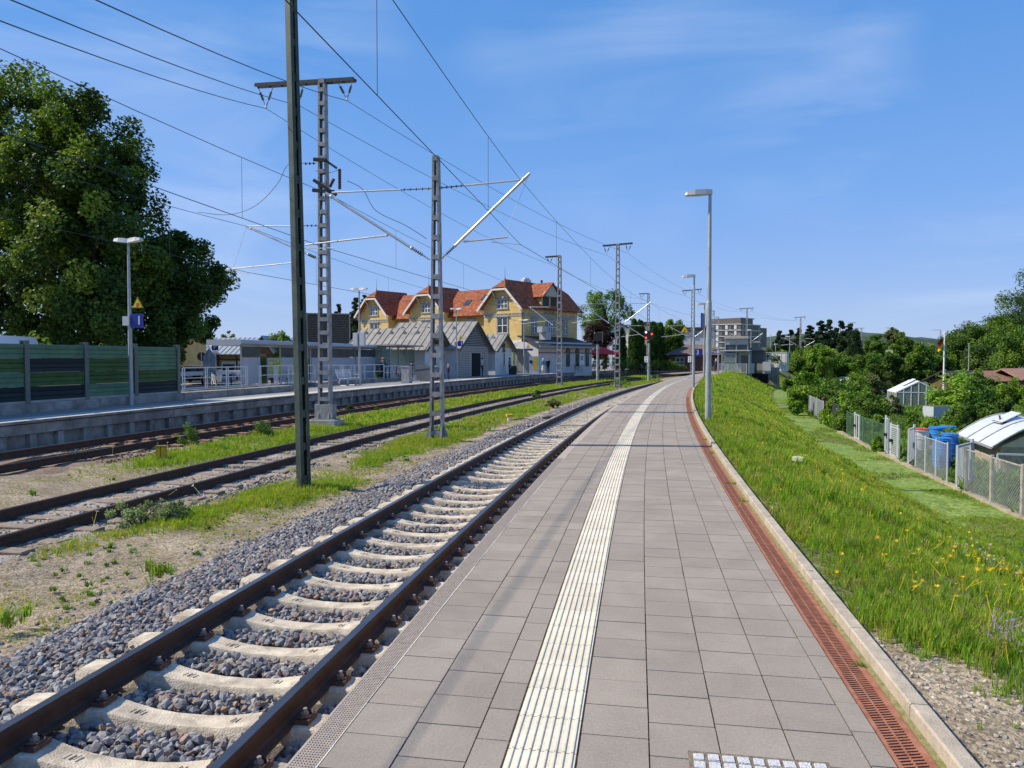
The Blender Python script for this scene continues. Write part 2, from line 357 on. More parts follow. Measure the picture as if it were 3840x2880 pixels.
strip_grid('track_ground', TG, 60, 330, 2.0, m_sand, .0, .9, 1.0)
m_bankg = mat('bank_soil', (.13, .115, .055), .95, var=.3, scale=2.5, bump=1, bscale=40, col2=(.15, .19, .04), peb=.5, psc=38)
strip_grid('embankment', BANK, -8, 60, .5, m_bankg, .14, 1.3, .3, 3)
strip_grid('embankment', BANK, 60, 330, 3.0, m_bankg, .0, 1.3, 1.0)
strip_grid('garden_ground', [(12.1, -1.93), (160, -2.0)], -8, 330, 6, m_soil, .0, 1, 10)
strip_grid('mown_path', [(10.15, -1.86), (10.7, -1.885), (12.02, -1.915)], -8, 140, .5, m_path, .03, .9, .3, 5)
strip_grid('forecourt', [(-320, -.62), (-26, -.62), (-22.5, -.35), (-20, .02), (-18.9, .03)], -20, 330, 6, m_asph, 0, 1, 40)
# gravel shoulder beside the kerb
strip_grid('gravel_shoulder', [(5.147, .0), (5.7, .004), (6.0, -.01), (6.5, -.16)], -6, 6.0, .2, m_sand, .02, .5, .15, 9)

# ---- near platform: paving laid in rows, white guidance strip, studded edge, drain and kerb
S_END = 118
cols = [(2.505, 2.80), (2.80, 3.10), (3.10, 3.25), (3.555, 3.855), (3.855, 4.155), (4.155, 4.455), (4.455, 4.755), (4.755, 4.862)]
V, Fq, Cc = [], [], []
for (ta, tb) in cols:
    s = -2 - random.random() * .3
    while s < 64:
        L = .291 + random.uniform(-.002, .002); g = .0026 + random.random() * .0012; z = random.uniform(-.0012, .0012); c = random.uniform(.93, 1.06); w = random.uniform(-.008, .008)
        b = len(V); e = .0
        for zz_, d in ((z, g), (z - .011, g)):
            for (a_, t_) in ((s + d, ta + d), (s + L - d, ta + d), (s + L - d, tb - d), (s + d, tb - d)): V.append(ts(a_, t_, zz_))
        Fq += [(b, b + 1, b + 2, b + 3), (b, b + 4, b + 5, b + 1), (b + 1, b + 5, b + 6, b + 2), (b + 2, b + 6, b + 7, b + 3), (b + 3, b + 7, b + 4, b)]
        Cc += [(c + w, c, c - w)] * 8
        s += L
    n = int((S_END - s) / 3)
    for i in range(n):
        b = len(V)
        for a_, t_ in ((s, ta), (s + 3, ta), (s + 3, tb), (s, tb)): V.append(ts(a_, t_, 0))
        Fq.append((b, b + 1, b + 2, b + 3)); Cc += [(1, 1, 1)] * 4; s += 3
tag(npmesh('platform_paving', np.array(V), np.array(Fq), m_pave, np.array(Cc)), kind='structure')
mb = MB(); sweep(mb, [(2.37, -.012), (4.864, -.012), (4.864, -.05), (2.37, -.05)], -3, S_END, 2)
tag(mb.build('platform_bed', m_joint), kind='structure')
mb = MB(); sweep(mb, [(2.42, -.05), (5.14, -.05), (5.14, -.6), (2.42, -1.05)], -3, S_END, 2)
tag(mb.build('platform_base', m_concd), kind='structure')
# guidance strip: slabs of ribs
V, Fq, Cc = [], [], []
ribs = [(3.257, 0)]
npitch = 8; pw = (3.548 - 3.257) / npitch
for i in range(npitch):
    a = 3.257 + i * pw; ribs += [(a + pw * .30, 0.0), (a + pw * .40, .0065), (a + pw * .66, .0065), (a + pw * .76, 0.0)]
ribs.append((3.548, 0))
s = -2.0
while s < S_END:
    L = .30 if s < 50 else 3.0; c = random.uniform(.94, 1.04); g = .002; b = len(V)
    for a_ in (s + g, s + L - g):
        V.append(ts(a_, ribs[0][0], -.012))
        for t_, z_ in ribs: V.append(ts(a_, t_, z_))
        V.append(ts(a_, ribs[-1][0], -.012))
    k = len(ribs) + 2
    for j in range(k - 1): Fq.append((b + j, b + k + j, b + k + j + 1, b + j + 1))
    Cc += [(c, c, c * random.uniform(.97, 1.0))] * (2 * k); s += L
tag(npmesh('guidance_strip', np.array(V), np.array(Fq), m_white, np.array(Cc)), kind='structure')
# studded edge slabs
mb = MB()
s = -2.2
while s < S_END:
    L = .995 if s < 60 else 6.0; sweep(mb, [(2.37, -.002), (2.497, -.002), (2.497, -.16), (2.39, -.16), (2.37, -.10)], s + .003, s + L - .003, L); s += L
sweep(mb, [(2.41, -.16), (2.55, -.16), (2.55, -1.0), (2.41, -1.0)], -3, S_END, 2)
tag(mb.build('platform_edge', m_edge), kind='structure')
stud = (np.array([(-.5, -.5, 0), (.5, -.5, 0), (.5, .5, 0), (-.5, .5, 0), (-.32, -.32, 1), (.32, -.32, 1), (.32, .32, 1), (-.32, .32, 1)]), np.array([(4, 5, 6, 7), (0, 1, 5, 4), (1, 2, 6, 5), (2, 3, 7, 6), (3, 0, 4, 7)]))
ss, tt = np.meshgrid(np.arange(2.2, 13, .0185), np.arange(2.383, 2.492, .0135), indexing='ij'); ss, tt = ss.ravel(), tt.ravel(); X, Y = tsn(ss, tt)
tag(scatter('edge_studs', [stud], np.stack([X, Y, np.full_like(X, -.002)], -1), rotmats(-(TH0 + ss / R0)), np.tile([.0095, .0125, .0042], (len(X), 1)), m_edge), kind='structure')
mb = MB(); s = -2
while s < 70:
    L = .4; w = .003 + random.random() * .005; sweep(mb, [(2.4985, .001), (2.4985 + w, .0015)], s, s + L, L, closed=False); s += L
tag(mb.build('edge_line', m_line), kind='structure')
# rusty slotted drain in its channel
mb = MB()
sweep(mb, [(4.868, .0), (4.884, .0), (4.884, -.02), (4.868, -.02)], -2, 75, 1)
sweep(mb, [(4.992, .0), (5.026, .0), (5.026, -.02), (4.992, -.02)], -2, 75, 1)
s = 2.0
while s < 34:
    d = .024 if s < 16 else .05; w = .0115 if s < 16 else .027; sk = .034
    b = len(mb.v)
    for z in (0.001, -.018):
        for a_, t_ in ((s, 4.882), (s + w, 4.882), (s + w + sk, 4.994), (s + sk, 4.994)): mb.v.append(tuple(ts(a_, t_, z)))
    for f_ in ((0, 1, 2, 3), (0, 4, 5, 1), (2, 6, 7, 3), (1, 5, 6, 2), (3, 7, 4, 0)): mb.f.append(tuple(b + i for i in f_)); mb.m.append(0)
    s += d
sweep(mb, [(4.882, -.001), (4.994, -.001)], 34, 75, 1, closed=False)
k = 2.0
while k < 34:     # solid bridges between the slot groups
    sweep(mb, [(4.933, .0005), (4.941, .0005), (4.941, -.015), (4.933, -.015)], k, k + 1, 1); k += 1
dr = mb.build('drain_grating', m_rust); tag(dr, 'rusty red brown slotted drain grating running beside the platform kerb', 'drain')
mb = MB(); sweep(mb, [(4.864, -.035), (5.06, -.035)], -2, 75, 1, closed=False)
tag(mb.build('drain_channel', mat('drain_dirt', (.07, .05, .035), .95, var=.4, scale=30, bump=.5, bscale=80)), kind='structure')
mb = MB(); sweep(mb, [(5.028, -.006), (5.062, .004), (5.062, -.03), (5.028, -.03)], -2, 75, 1)
tag(mb.build('drain_mortar', mat('mossy_mortar', (.30, .25, .14), .95, var=.4, scale=20, bump=.8, bscale=60, col2=(.16, .17, .05))), kind='structure')
mb = MB(); s = -1.72
while s < 96:
    L = 1.0; sweep(mb, [(5.06, -.1), (5.06, .062), (5.068, .070), (5.138, .070), (5.146, .062), (5.146, -.25)], s + .003, s + L - .003, L, closed=True); s += L
tag(mb.build('kerb', m_kerb), kind='structure')
# granite setts let into the paving
p0 = on(2588, 2822, 0); s0_, t0_ = inv(p0.x, p0.y)
mb = MB(); md = MB()
sweep(md, [(t0_ - .01, .0022), (t0_ + .56, .0022)], s0_ - .36, s0_ + .012, .2, closed=False)
for i in range(9):
    for j in range(6):
        c = ts(s0_ - .035 - j * .062, t0_ + .033 + i * .061, -.002); a = random.uniform(-.03, .03)
        w, d = .050 + random.uniform(-.004, .003), .052 + random.uniform(-.004, .003); z1 = .008 + random.uniform(0, .003); T = Matrix.Translation(c) @ Matrix.Rotation(tyaw(s0_) + a, 4, 'Z')
        mb.add([(-w / 2, -d / 2, 0), (w / 2, -d / 2, 0), (w / 2, d / 2, 0), (-w / 2, d / 2, 0), (-w * .44, -d * .44, z1), (w * .44, -d * .44, z1), (w * .44, d * .44, z1), (-w * .44, d * .44, z1)], [(4, 5, 6, 7), (0, 1, 5, 4), (1, 2, 6, 5), (2, 3, 7, 6), (3, 0, 4, 7)], 0, T)
sg = mb.build('granite_setts', mat('granite', (.56, .56, .57), .7, var=.4, scale=160, bump=.4, bscale=120)); tag(sg, kind='structure')
tag(md.build('setts_joint', m_joint), kind='structure')

# ---- rails
m_rails = mat('rusty_rail', (.055, .030, .020), .7, var=.25, scale=9, col2=(.085, .045, .03))
m_railt = mat('worn_rail_top', (.16, .155, .165), .32, metal=.85, var=.15, scale=3)
m_railt2 = mat('dull_rail_top', (.10, .085, .08), .42, metal=.6, var=.25, scale=3)
def rail_prof(t0, zt, cant=0):
    return [(t0 + a, zt + b) for a, b in ((-.032, 0), (.032, 0), (.037, -.008), (.037, -.038), (.010, -.052), (.009, -.135), (.030, -.15), (.075, -.16), (.075, -.172), (-.075, -.172), (-.075, -.16), (-.030, -.15), (-.009, -.135), (-.010, -.052), (-.037, -.038), (-.037, -.008))]
def rail(t0, zt, s0, s1, label, mt, cat='rail'):
    mb = MB(); sweep(mb, rail_prof(t0, zt), s0, s1, 1.5); k = 16; n = int(round((s1 - s0) / 1.5))
    for i in range(n): mb.m[i * k] = 1; 
    o = mb.build('rail', [m_rails, mt]); return tag(o, label, cat)
Z3, Z2, Z1 = -.562, -.755, -.555
rail(0, Z3, -4, 180, 'brown rail of the white sleeper track, on the side away from the platform', m_railt)
rail(1.505, Z3 - .01, -4, 180, 'brown rail of the white sleeper track, right beside the studded platform edge', m_railt)
rail(-4.85, Z2, 2, 200, 'near rail of the weedy middle track, behind the dark green mast', m_railt2)
rail(-6.355, Z2, 4, 200, 'far rail of the weedy middle track, nearer the raised platform', m_railt2)
rail(-9.6, Z1 - .02, 8, 220, 'near rail of the farthest track, below the green noise barrier', m_railt2)
rail(-11.1, Z1 + .03, 8, 220, 'far rail of the farthest track, at the foot of the platform wall', m_railt2)

# ---- concrete sleepers of the near track
m_slp = mat('sleeper_concrete', (.60, .51, .39), .85, var=.12, scale=9, bump=.5, bscale=70, col2=(.69, .60, .47), detail=10, dirt=.42, dsc=5)
m_clip = mat('rail_fastening', (.10, .055, .04), .7, var=.3, scale=30)
m_bolt = mat('bolt_head', (.36, .30, .26), .6, metal=.3, var=.2, scale=50)
def sleeper_mesh():
    # stations along the sleeper (offset from track centre, top height, half top width, half foot width)
    st = [(-1.30, -.045, .085, .13), (-1.27, -.012, .10, .145), (-1.05, .006, .105, .15), (-.93, .012, .108, .15), (-.60, .012, .108, .15), (-.575, .006, .106, .148), (-.47, -.016, .098, .138), (-.30, -.042, .088, .122), (-.12, -.055, .083, .112)]
    st = st + [(-a, b, c, d) for a, b, c, d in reversed(st)]
    V, Fq = [], []
    for a, h, w, fw in st: V += [(a, -fw, -.19), (a, -w - .012, h - .018), (a, -w, h), (a, w, h), (a, w + .012, h - .018), (a, fw, -.19)]
    for i in range(len(st) - 1):
        for j in range(5): Fq.append((i * 6 + j, i * 6 + 6 + j, i * 6 + 7 + j, i * 6 + j + 1))
    mb = MB(); mb.add(V, Fq); e = (len(st) - 1) * 6
    mb.f += [(0, 1, 2, 3, 4, 5), tuple(e + j for j in (5, 4, 3, 2, 1, 0))]; mb.m += [0, 0]
    for sx, sy, w in ((-.40, .0, .17), (.38, .02, .07)):      # raised cast marks
        zt = -.028
        for k in range(5 if w > .1 else 2):
            x = sx - w / 2 + k * .036; mb.bar((x, -.028, zt + .004 + (sx + .4) * .0), (x + .012, .028, zt + .002), .006, .008)
    return mb
slm = sleeper_mesh().build('concrete_sleeper', m_slp, smooth=True)
tag(slm, 'pale concrete sleeper with a dipped middle, bedded in grey ballast under the near track', 'sleeper', 'concrete sleepers under the near track')
def clip_mesh(sg):
    mb = MB(); mb.box((sg * .125, 0, .02), (.10, .14, .03), 0, 0); mb.path([(sg * .075, -.05, .035), (sg * .12, -.06, .05), (sg * .165, -.03, .04), (sg * .165, .03, .04), (sg * .12, .06, .05), (sg * .075, .05, .035)], .009, 5, 0)
    return mb
def bolt_mesh(sg):
    mb = MB(); mb.tube((sg * .118, 0, .03), (sg * .118, 0, .055), .027, n=10); mb.tube((sg * .118, 0, .055), (sg * .118, 0, .085), .016, n=6); return mb
fit = []
for tx in (-.7525, .7525):
    for sg in (-1, 1):
        c = clip_mesh(sg).build('rail_clip', m_clip, slm); c.location = (tx, 0, .012)
        b = bolt_mesh(sg).build('bolt', m_bolt, c); fit.append(c)
pz = on(148, 2775, -.75); ps, _ = inv(pz.x, pz.y); ph = (ps - .11) % .6
nsl = 0; SLEEP = []
s = ph + .6
while s < 100:
    SLEEP.append(s)
    p = ts(s, .7525, Z3 - .182 + random.uniform(-.004, .004)); rz = tyaw(s) + random.uniform(-.006, .006)
    if nsl == 0: slm.location = p; slm.rotation_euler = (0, 0, rz)
    else: dup(slm, p, rz, ch=(fit if s < 22 else []))
    nsl += 1; s += .6
# the older tracks
m_wood = mat('old_wood', (.22, .17, .13), .9, var=.3, scale=9, bump=.5, bscale=30, col2=(.29, .235, .19))
m_wood1 = mat('rusty_sleeper', (.20, .115, .075), .9, var=.3, scale=9, bump=.4, bscale=30, col2=(.29, .17, .11))
def old_sleepers(tc, zt, s0, s1, m, name, label, group):
    mb = MB(); mb.prism([(-.12, -.14), (-.12, -.012), (-.10, 0), (.10, 0), (.12, -.012), (.12, -.14)], -1.28, 1.28, M=Matrix.Rotation(math.pi / 2, 4, 'Z')); o = mb.build(name, m); tag(o, label, 'sleeper', group)
    s, first = s0, True
    while s < s1:
        p = ts(s, tc, zt + random.uniform(-.02, .012)); rz = tyaw(s) + random.uniform(-.03, .03)
        if first: o.location = p; o.rotation_euler = (0, 0, rz); first = False
        else: dup(o, p, rz, ch=[])
        s += .65 + random.uniform(-.02, .02)
old_sleepers(-5.6, Z2 - .155, 8.5, 62, m_wood, 'wooden_sleeper', 'grey weathered wooden sleeper half buried in stones under the middle track', 'old sleepers under the middle track')
old_sleepers(-10.35, Z1 - .175, 19, 74, m_wood1, 'rusty_sleeper', 'rusty brown sleeper under the track at the foot of the platform wall', 'rusty sleepers under the farthest track')
# rust and grime lying between the rails of the far tracks
def patch(name, t0, t1, z, s0, s1, m, amp, seed): return strip_grid(name, [(t0 - .35, z - .12), (t0, z), (t1, z), (t1 + .35, z - .12)], s0, s1, .3, m, amp, .4, .2, seed)
m_rg = mat('rusty_gravel', (.20, .13, .09), .95, var=.3, scale=8, bump=1, bscale=30, col2=(.29, .21, .15))
m_gg = mat('pale_gravel', (.30, .255, .21), .95, var=.3, scale=9, bump=1, bscale=28, col2=(.40, .35, .30))
patch('rusty_gravel', -11.45, -9.2, -.79, 8, 90, m_rg, .05, 21); patch('pale_gravel', -6.8, -4.4, -.95, 4, 80, m_gg, .05, 22)

# ---- ballast
strip_grid('ballast_bed', [(-1.85, -1.02), (-1.25, -.86), (-.7, -.85), (2.2, -.85), (2.4, -.85)], -4, 200, .5, m_bed, .0, .3, .2, 31)
def stone_protos(n, flat=.75):
    t = (1 + 5 ** .5) / 2
    V = np.array([(-1, t, 0), (1, t, 0), (-1, -t, 0), (1, -t, 0), (0, -1, t), (0, 1, t), (0, -1, -t), (0, 1, -t), (t, 0, -1), (t, 0, 1), (-t, 0, -1), (-t, 0, 1)]) / math.hypot(1, t)
    Fc = np.array([(0, 11, 5), (0, 5, 1), (0, 1, 7), (0, 7, 10), (0, 10, 11), (1, 5, 9), (5, 11, 4), (11, 10, 2), (10, 7, 6), (7, 1, 8), (3, 9, 4), (3, 4, 2), (3, 2, 6), (3, 6, 8), (3, 8, 9), (4, 9, 5), (2, 4, 11), (6, 2, 10), (8, 6, 7), (9, 8, 1)])
    out = []
    for _ in range(n):
        W_ = V * (1 + rng.uniform(-.38, .30, (12, 1))) * np.array([1, rng.uniform(.62, .95), flat * rng.uniform(.6, 1.1)])
        out.append((W_, Fc))
    return out
STONES = stone_protos(14)
m_stone = mat('crushed_stone', (1, 1, 1), .85, var=.18, scale=40, attr=True, bump=.35, bscale=130)
SC = np.array([(.235, .235, .25), (.30, .295, .30), (.165, .165, .175), (.38, .365, .345), (.32, .235, .19), (.26, .19, .165), (.40, .255, .17), (.46, .41, .33)])
SCP = np.array([.25, .22, .15, .13, .09, .08, .04, .04])
def stones(name, s0, s1, t0, t1, step, r0, r1, zf, layers=1, keep=None, cols=SC, prob=SCP, label=None, lift=.35):
    A = []
    for L in range(layers):
        a, b = np.meshgrid(np.arange(s0, s1, step), np.arange(t0, t1, step), indexing='ij'); A.append(np.stack([a.ravel(), b.ravel(), np.full(a.size, L)], -1))
    A = np.concatenate(A); A[:, :2] += rng.uniform(-.5, .5, (len(A), 2)) * step
    if keep is not None: A = A[keep(A[:, 0], A[:, 1])]
    n = len(A); X, Y = tsn(A[:, 0], A[:, 1]); r = rng.uniform(r0, r1, n) * (1 - .12 * A[:, 2]); z = zf(A[:, 0], A[:, 1]) + r * lift + A[:, 2] * r1 * .55 - rng.uniform(0, .012, n)
    o = scatter(name, STONES, np.stack([X, Y, z], -1), rotmats(rng.uniform(0, 6.3, n), rng.normal(0, .5, n), rng.normal(0, .5, n)), r, m_stone, cols[rng.choice(len(cols), n, p=prob)] * rng.uniform(.8, 1.2, (n, 1)))
    return tag(o, label, None, None, 'stuff')
slc = np.array(SLEEP)
def off_sleeper(s, t):
    d = np.abs((s - slc[0] + .3) % .6 - .3); inside = (d < .155) & (t > -.56) & (t < 2.07)
    rail_ = (np.abs(t) < .10) | (np.abs(t - 1.505) < .10)
    end = (d < .16) & (t < -.40) & (t > -.56) & (rng.random(len(s)) < .5)
    return (~inside & ~rail_) | end
bz = lambda s, t: np.interp(t, [-1.85, -1.25, -.7, 2.4], [-1.02, -.88, -.84, -.84]) + (vnoise(s, t, .35, 8) - .5) * .05
B = 'loose crushed ballast stones around the near track'
stones('ballast', 2.2, 11, -1.7, 2.4, .056, .026, .052, bz, 2, off_sleeper, label=B)
stones('ballast', 11, 24, -1.75, 2.4, .070, .030, .050, bz, 1, off_sleeper, label=B)
stones('ballast', 24, 62, -1.7, 2.4, .105, .035, .055, bz, 1, off_sleeper, label=B)
# a thin spill of stones on the sand and stones between the older rails
tz = lambda s, t: tg_z(t) + np.where(s < 60, uneven(s, t, -12.16, 2.36, .07, .9, 0), 0)
stones('scattered_stones', 3, 22, -3.4, -1.5, .10, .012, .034, tz, 1, lambda s, t: rng.random(len(s)) < np.clip((t + 2.9) / 1.3, .025, 1) ** 2 * .9, label='stray grey stones spilled beside the ballast')
PALE = np.array([(.42, .37, .31), (.34, .29, .24), (.27, .25, .24), (.47, .43, .38)]); PP = np.array([.3, .3, .2, .2])
stones('pale_stones', 7, 45, -7.0, -4.0, .085, .022, .045, lambda s, t: np.where((t > -6.8) & (t < -4.4), -.95, tg_z(t)), 1, lambda s, t: (np.abs(t + 4.85) > .1) & (np.abs(t + 6.355) > .1) & (rng.random(len(s)) < .62), PALE, PP, 'pale stones between the rails of the middle track')
RUST = np.array([(.20, .12, .08), (.26, .165, .11), (.15, .10, .075), (.33, .24, .17)])
stones('rusty_stones', 16, 60, -11.5, -8.9, .11, .025, .05, lambda s, t: np.where(t < -9.2, -.79, tg_z(t)), 1, lambda s, t: (np.abs(t + 9.6) > .1) & (np.abs(t + 11.1) > .1) & (rng.random(len(s)) < .6), RUST, PP, 'rust stained stones between the rails below the platform wall')
stones('gravel_stones', 2.4, 6.0, 5.2, 6.5, .03, .004, .017, lambda s, t: np.interp(t, [5.147, 5.7, 6.0, 6.5], [.0, .004, -.01, -.16]), 1, lambda s, t: (rng.random(len(s)) < .55) & (t < 5.3 + np.maximum(0, 5.5 - s) * .42), np.array([(.5, .45, .38), (.4, .36, .31), (.33, .33, .33), (.58, .52, .44)]), PP, 'pale pebbles on the shoulder beside the kerb')
stones('sand_pebbles', 4, 16, -4.3, -1.9, .035, .003, .010, tz, 1, lambda s, t: rng.random(len(s)) < .5, np.array([(.5, .44, .36), (.38, .33, .27), (.28, .26, .24), (.55, .5, .43)]), PP, 'small pebbles on the sandy strip between the tracks')

# ---- the raised platform across the tracks
mb = MB(); sweep(mb, [(-12.2, .05), (-12.2, -.02), (-12.40, -.04), (-12.40, -.8), (-12.6, -.8), (-12.6, .05)], 8, 190, 2)
sweep(mb, [(-12.39, -.05), (-12.24, -.05), (-12.24, -.31), (-12.39, -.33)], 8, 190, 2)
s = 8.2
while s < 110:
    sweep(mb, [(-12.39, -.33), (-12.26, -.33), (-12.26, -.79), (-12.39, -.79)], s, s + .2, .2); s += .9
sweep(mb, [(-12.39, -.66), (-12.263, -.72), (-12.263, -.79), (-12.39, -.79)], 8, 190, 2)
pw_ = mb.build('platform_wall', m_concd); tag(pw_, 'long grey concrete platform wall with a row of recessed bays above the far track', 'platform wall')
strip_grid('raised_platform', [(-18.9, .048), (-13.1, .048)], 6, 190, 2, m_asph, 0, 1, 3)
m_lite = mat('pale_slab', (.50, .475, .43), .85, var=.10, scale=3, bump=.1, bscale=60)
strip_grid('raised_platform_edge', [(-13.1, .052), (-12.19, .054)], 6, 190, 2, m_lite, 0, 1, 3)
# ================================================================== MASTS, WIRES, LAMPS, SIGNALS
m_galv = mat('galvanised_steel', (.40, .41, .42), .5, metal=.35, var=.12, scale=3, bump=.05, bscale=50)
m_galvd = mat('painted_mast_steel', (.34, .335, .335), .65, metal=.1, var=.15, scale=6, dirt=.35, dsc=2.2)
m_green = mat('dark_green_mast_paint', (.062, .085, .068), .55, metal=.05, var=.15, scale=5, dirt=.4, dsc=2)
m_alu = mat('aluminium_tube', (.62, .62, .62), .38, metal=.6, var=.08, scale=4)
m_ins = mat('grey_insulator', (.13, .12, .125), .5, var=.1)
m_insb = mat('brown_insulator', (.09, .028, .02), .3, var=.1)
m_wire = mat('wire_copper', (.030, .045, .050), .6, metal=.2, var=0)
m_found = mat('foundation_concrete', (.42, .40, .35), .9, var=.2, scale=3, bump=.3, bscale=30)
m_lamp = mat('lamp_housing', (.45, .44, .43), .5, metal=.2, var=.05)
m_lampw = mat('pale_lamp_housing', (.68, .68, .67), .5, var=.05)
m_lens = mat('lamp_lens', (.55, .56, .46), .25, var=0)
m_blue = mat('sign_blue', (.015, .03, .26), .4, var=0)
m_yel = mat('sign_yellow', (.80, .62, .02), .45, var=0)
m_blk = mat('black_paint', (.012, .012, .013), .5, var=0)
m_wht = mat('white_sign', (.82, .82, .82), .5, var=0)
m_redp = mat('red_paint', (.62, .07, .03), .5, var=0)
m_grybox = mat('pale_grey_box', (.56, .56, .55), .55, var=.05)

def rp(x, y, s):
    """the point seen at pixel x, y in the upright plane square to the line at s"""
    o = Vector((0, 0, CAM_H)); d = at(x, y, 1) - o; n = tdir(s); k = n.dot(ts(s, 0, 0) - o) / n.dot(d); return o + d * k
def local(o, p): return Matrix.Rotation(-o.rotation_euler.z, 4, 'Z') @ (Vector(p) - Vector(o.location))
def insul(mb, p, q, r, n, rc=.018):
    p, q = Vector(p), Vector(q); mb.tube(p, q, rc, n=6)
    for i in range(n):
        c = p.lerp(q, (i + .5) / n); d = (q - p).normalized() * .008; mb.tube(c - d, c + d, r, r * .8, n=8)
def lattice_mast(s, t, zb, zt, w0, w1, dep, label, m=m_galvd, rz=0, pitch=.62, foot=True, group='catenary masts beside the tracks', found=True, brace=0, inset=None):
    o = thing('catenary_mast', ts(s, t, zb), tyaw(s) + rz, label, 'mast', group); H = zt - zb
    for sg in (-1, 1):
        mb = MB()
        for y in (-1, 1):   # channel: web outward, two flanges
            pass
        a0, a1 = sg * (w0 / 2), sg * (w1 / 2); lw = .075
        # web
        mb.add([(a0, -dep / 2, 0), (a0, dep / 2, 0), (a1, dep / 2, H), (a1, -dep / 2, H), (a0 - sg * .012, -dep / 2, 0), (a0 - sg * .012, dep / 2, 0), (a1 - sg * .012, dep / 2, H), (a1 - sg * .012, -dep / 2, H)], [(0, 1, 2, 3), (7, 6, 5, 4), (0, 3, 7, 4), (1, 5, 6, 2), (3, 2, 6, 7), (0, 4, 5, 1)])
        for y in (-1, 1):
            y0, y1 = y * dep / 2, y * (dep / 2 - .012)
            mb.add([(a0 - sg * .012, y0, 0), (a0 - sg * lw, y0, 0), (a1 - sg * lw, y0, H), (a1 - sg * .012, y0, H), (a0 - sg * .012, y1, 0), (a0 - sg * lw, y1, 0), (a1 - sg * lw, y1, H), (a1 - sg * .012, y1, H)], [(0, 1, 2, 3), (7, 6, 5, 4), (0, 4, 5, 1), (1, 5, 6, 2), (2, 6, 7, 3), (3, 7, 4, 0)])
        mb.build('mast_leg', m, o)
    z = .28; k = 0
    while z < H - .05:
        mb = MB()
        w = w0 + (w1 - w0) * z / H - .024
        for y in (-1, 1): mb.box((0, y * (dep / 2 + (.006 if inset is None else -inset)), z), (w - .004, .012, .15))
        if brace and z < H * brace and k > 0:
            for y in (-1, 1): mb.bar((-w / 2 * (1 if k % 2 else -1), y * (dep / 2 + .014), z - pitch), (w / 2 * (1 if k % 2 else -1), y * (dep / 2 + .014), z), .05, .012, up=(0, 1, 0))
        mb.build('batten', m, o); z += pitch; k += 1
    MB().box((0, 0, H - .06), (w1 - .03, dep + .02, .16)).build('top_plate', m, o)
    if foot:
        mb = MB()
        for sg in (-1, 1):
            a = sg * (w0 / 2 + .004); mb.prism([(a, .0), (a + sg * .17, .0), (a + sg * .17, .05), (a, .55)], -.03, .03)
            for y in (-1, 1): mb.bar((a - sg * .05, y * (dep / 2 + .09), .02), (a - sg * .05, y * (dep / 2 + .012), .5), .05, .03)
        mb.box((0, 0, .02), (w0 + .42, dep + .30, .03)); mb.build('mast_foot', m, o)
    if found: MB().box((0, 0, -.28), (w0 + .62, dep + .62, .55)).build('foundation', m_found, o)
    return o
def cantilever(o, s, tie, tube, steady, arm=None, drop=None, r=.035, m=m_alu, ins=True):
    """tie, tube, steady: pixel pairs (mast end, wire end) in the plane square to the line"""
    c = MB(); L = lambda p: local(o, rp(*p, s)); I = MB()
    a, b = L(tie[0]), L(tie[1]); k = a.lerp(b, .30); insul(I, a, k, .05, 5); c.tube(k, b, r * .62, n=8)
    a, b = L(tube[0]), L(tube[1]); k1, k2 = a.lerp(b, .07), a.lerp(b, .17); c.tube(a, k1, r * .6, n=8); insul(I, k1, k2, .062, 6); c.tube(k2, b, r, n=10)
    c.ball(k2, r * 1.35, 8, 5); c.ball(b.lerp(a, .06), r * 1.5, 8, 5)
    if steady:
        a, b = L(steady[0]), L(steady[1]); c.tube(a, b, r * .62, n=8); c.ball(a, r, 6, 4); c.ball(a.lerp(b, .6), r * .9, 6, 4)
        c.tube(L(tube[1]), a.lerp(b, .9), .006, n=4)
    if arm: c.tube(L(arm[0]), L(arm[1]), .012, n=5)
    p = c.build('cantilever', m, o, smooth=True)
    if ins: I.build('insulator', m_ins, p)
    return p
def vee(o, s, a, b, bottom, part, m=m_wht):
    """V of two rods with insulators carrying a feeder clamp"""
    I = MB(); A, B, C = (local(o, rp(*q, s)) for q in (a, b, bottom))
    for e in (A, B):
        insul(I, e.lerp(C, .22), e.lerp(C, .62), .055, 5, .03); I.tube(e, C, .014, n=5)
    i = I.build('insulator', m_ins, part); k = MB(); k.ball(C, .05, 8, 5); k.tube(C, C + Vector((0, 0, .16)), .045, .02, n=6); k.build('clamp', mat('white_clamp', (.72, .74, .76), .4, var=0), i)
def crossarm(o, s, a, b, rise=0):
    A, B = local(o, rp(*a, s)), local(o, rp(*b, s)); mb = MB(); c = (A + B) / 2
    for y in (-.10, .10): mb.bar(A + Vector((0, y, 0)), B + Vector((0, y, 0)), .04, .13)
    for i in range(9): q = A.lerp(B, i / 8); mb.box(q, (.05, .24, .03))
    return mb.build('crossarm', mat('dark_crossarm', (.06, .062, .068), .6, metal=.2, var=.1), o)
# --- the dark green mast close by
S1, S2, S3 = 14.35, 26.3, 23.2
M1 = lattice_mast(S1, -2.93, -1.02, 10.6, .25, .17, .145, 'tall dark green steel mast standing in grass close to the white sleeper track', m_green, rz=math.radians(67), pitch=.66, foot=False, found=False, group=None, inset=.02); M1.rotation_euler.y = -0.021
mb = MB(); mb.box((0, 0, 11.6), (.30, .26, .06)); mb.bar((-.05, -.1, 11.5), (.75, -.1, 11.4), .05, .06); mb.ball((.72, -.1, 11.4), .06); mb.build('top_bracket', m_blk, M1)
MB().box((0, 0, .02), (.46, .40, .12)).build('foundation', m_found, M1)
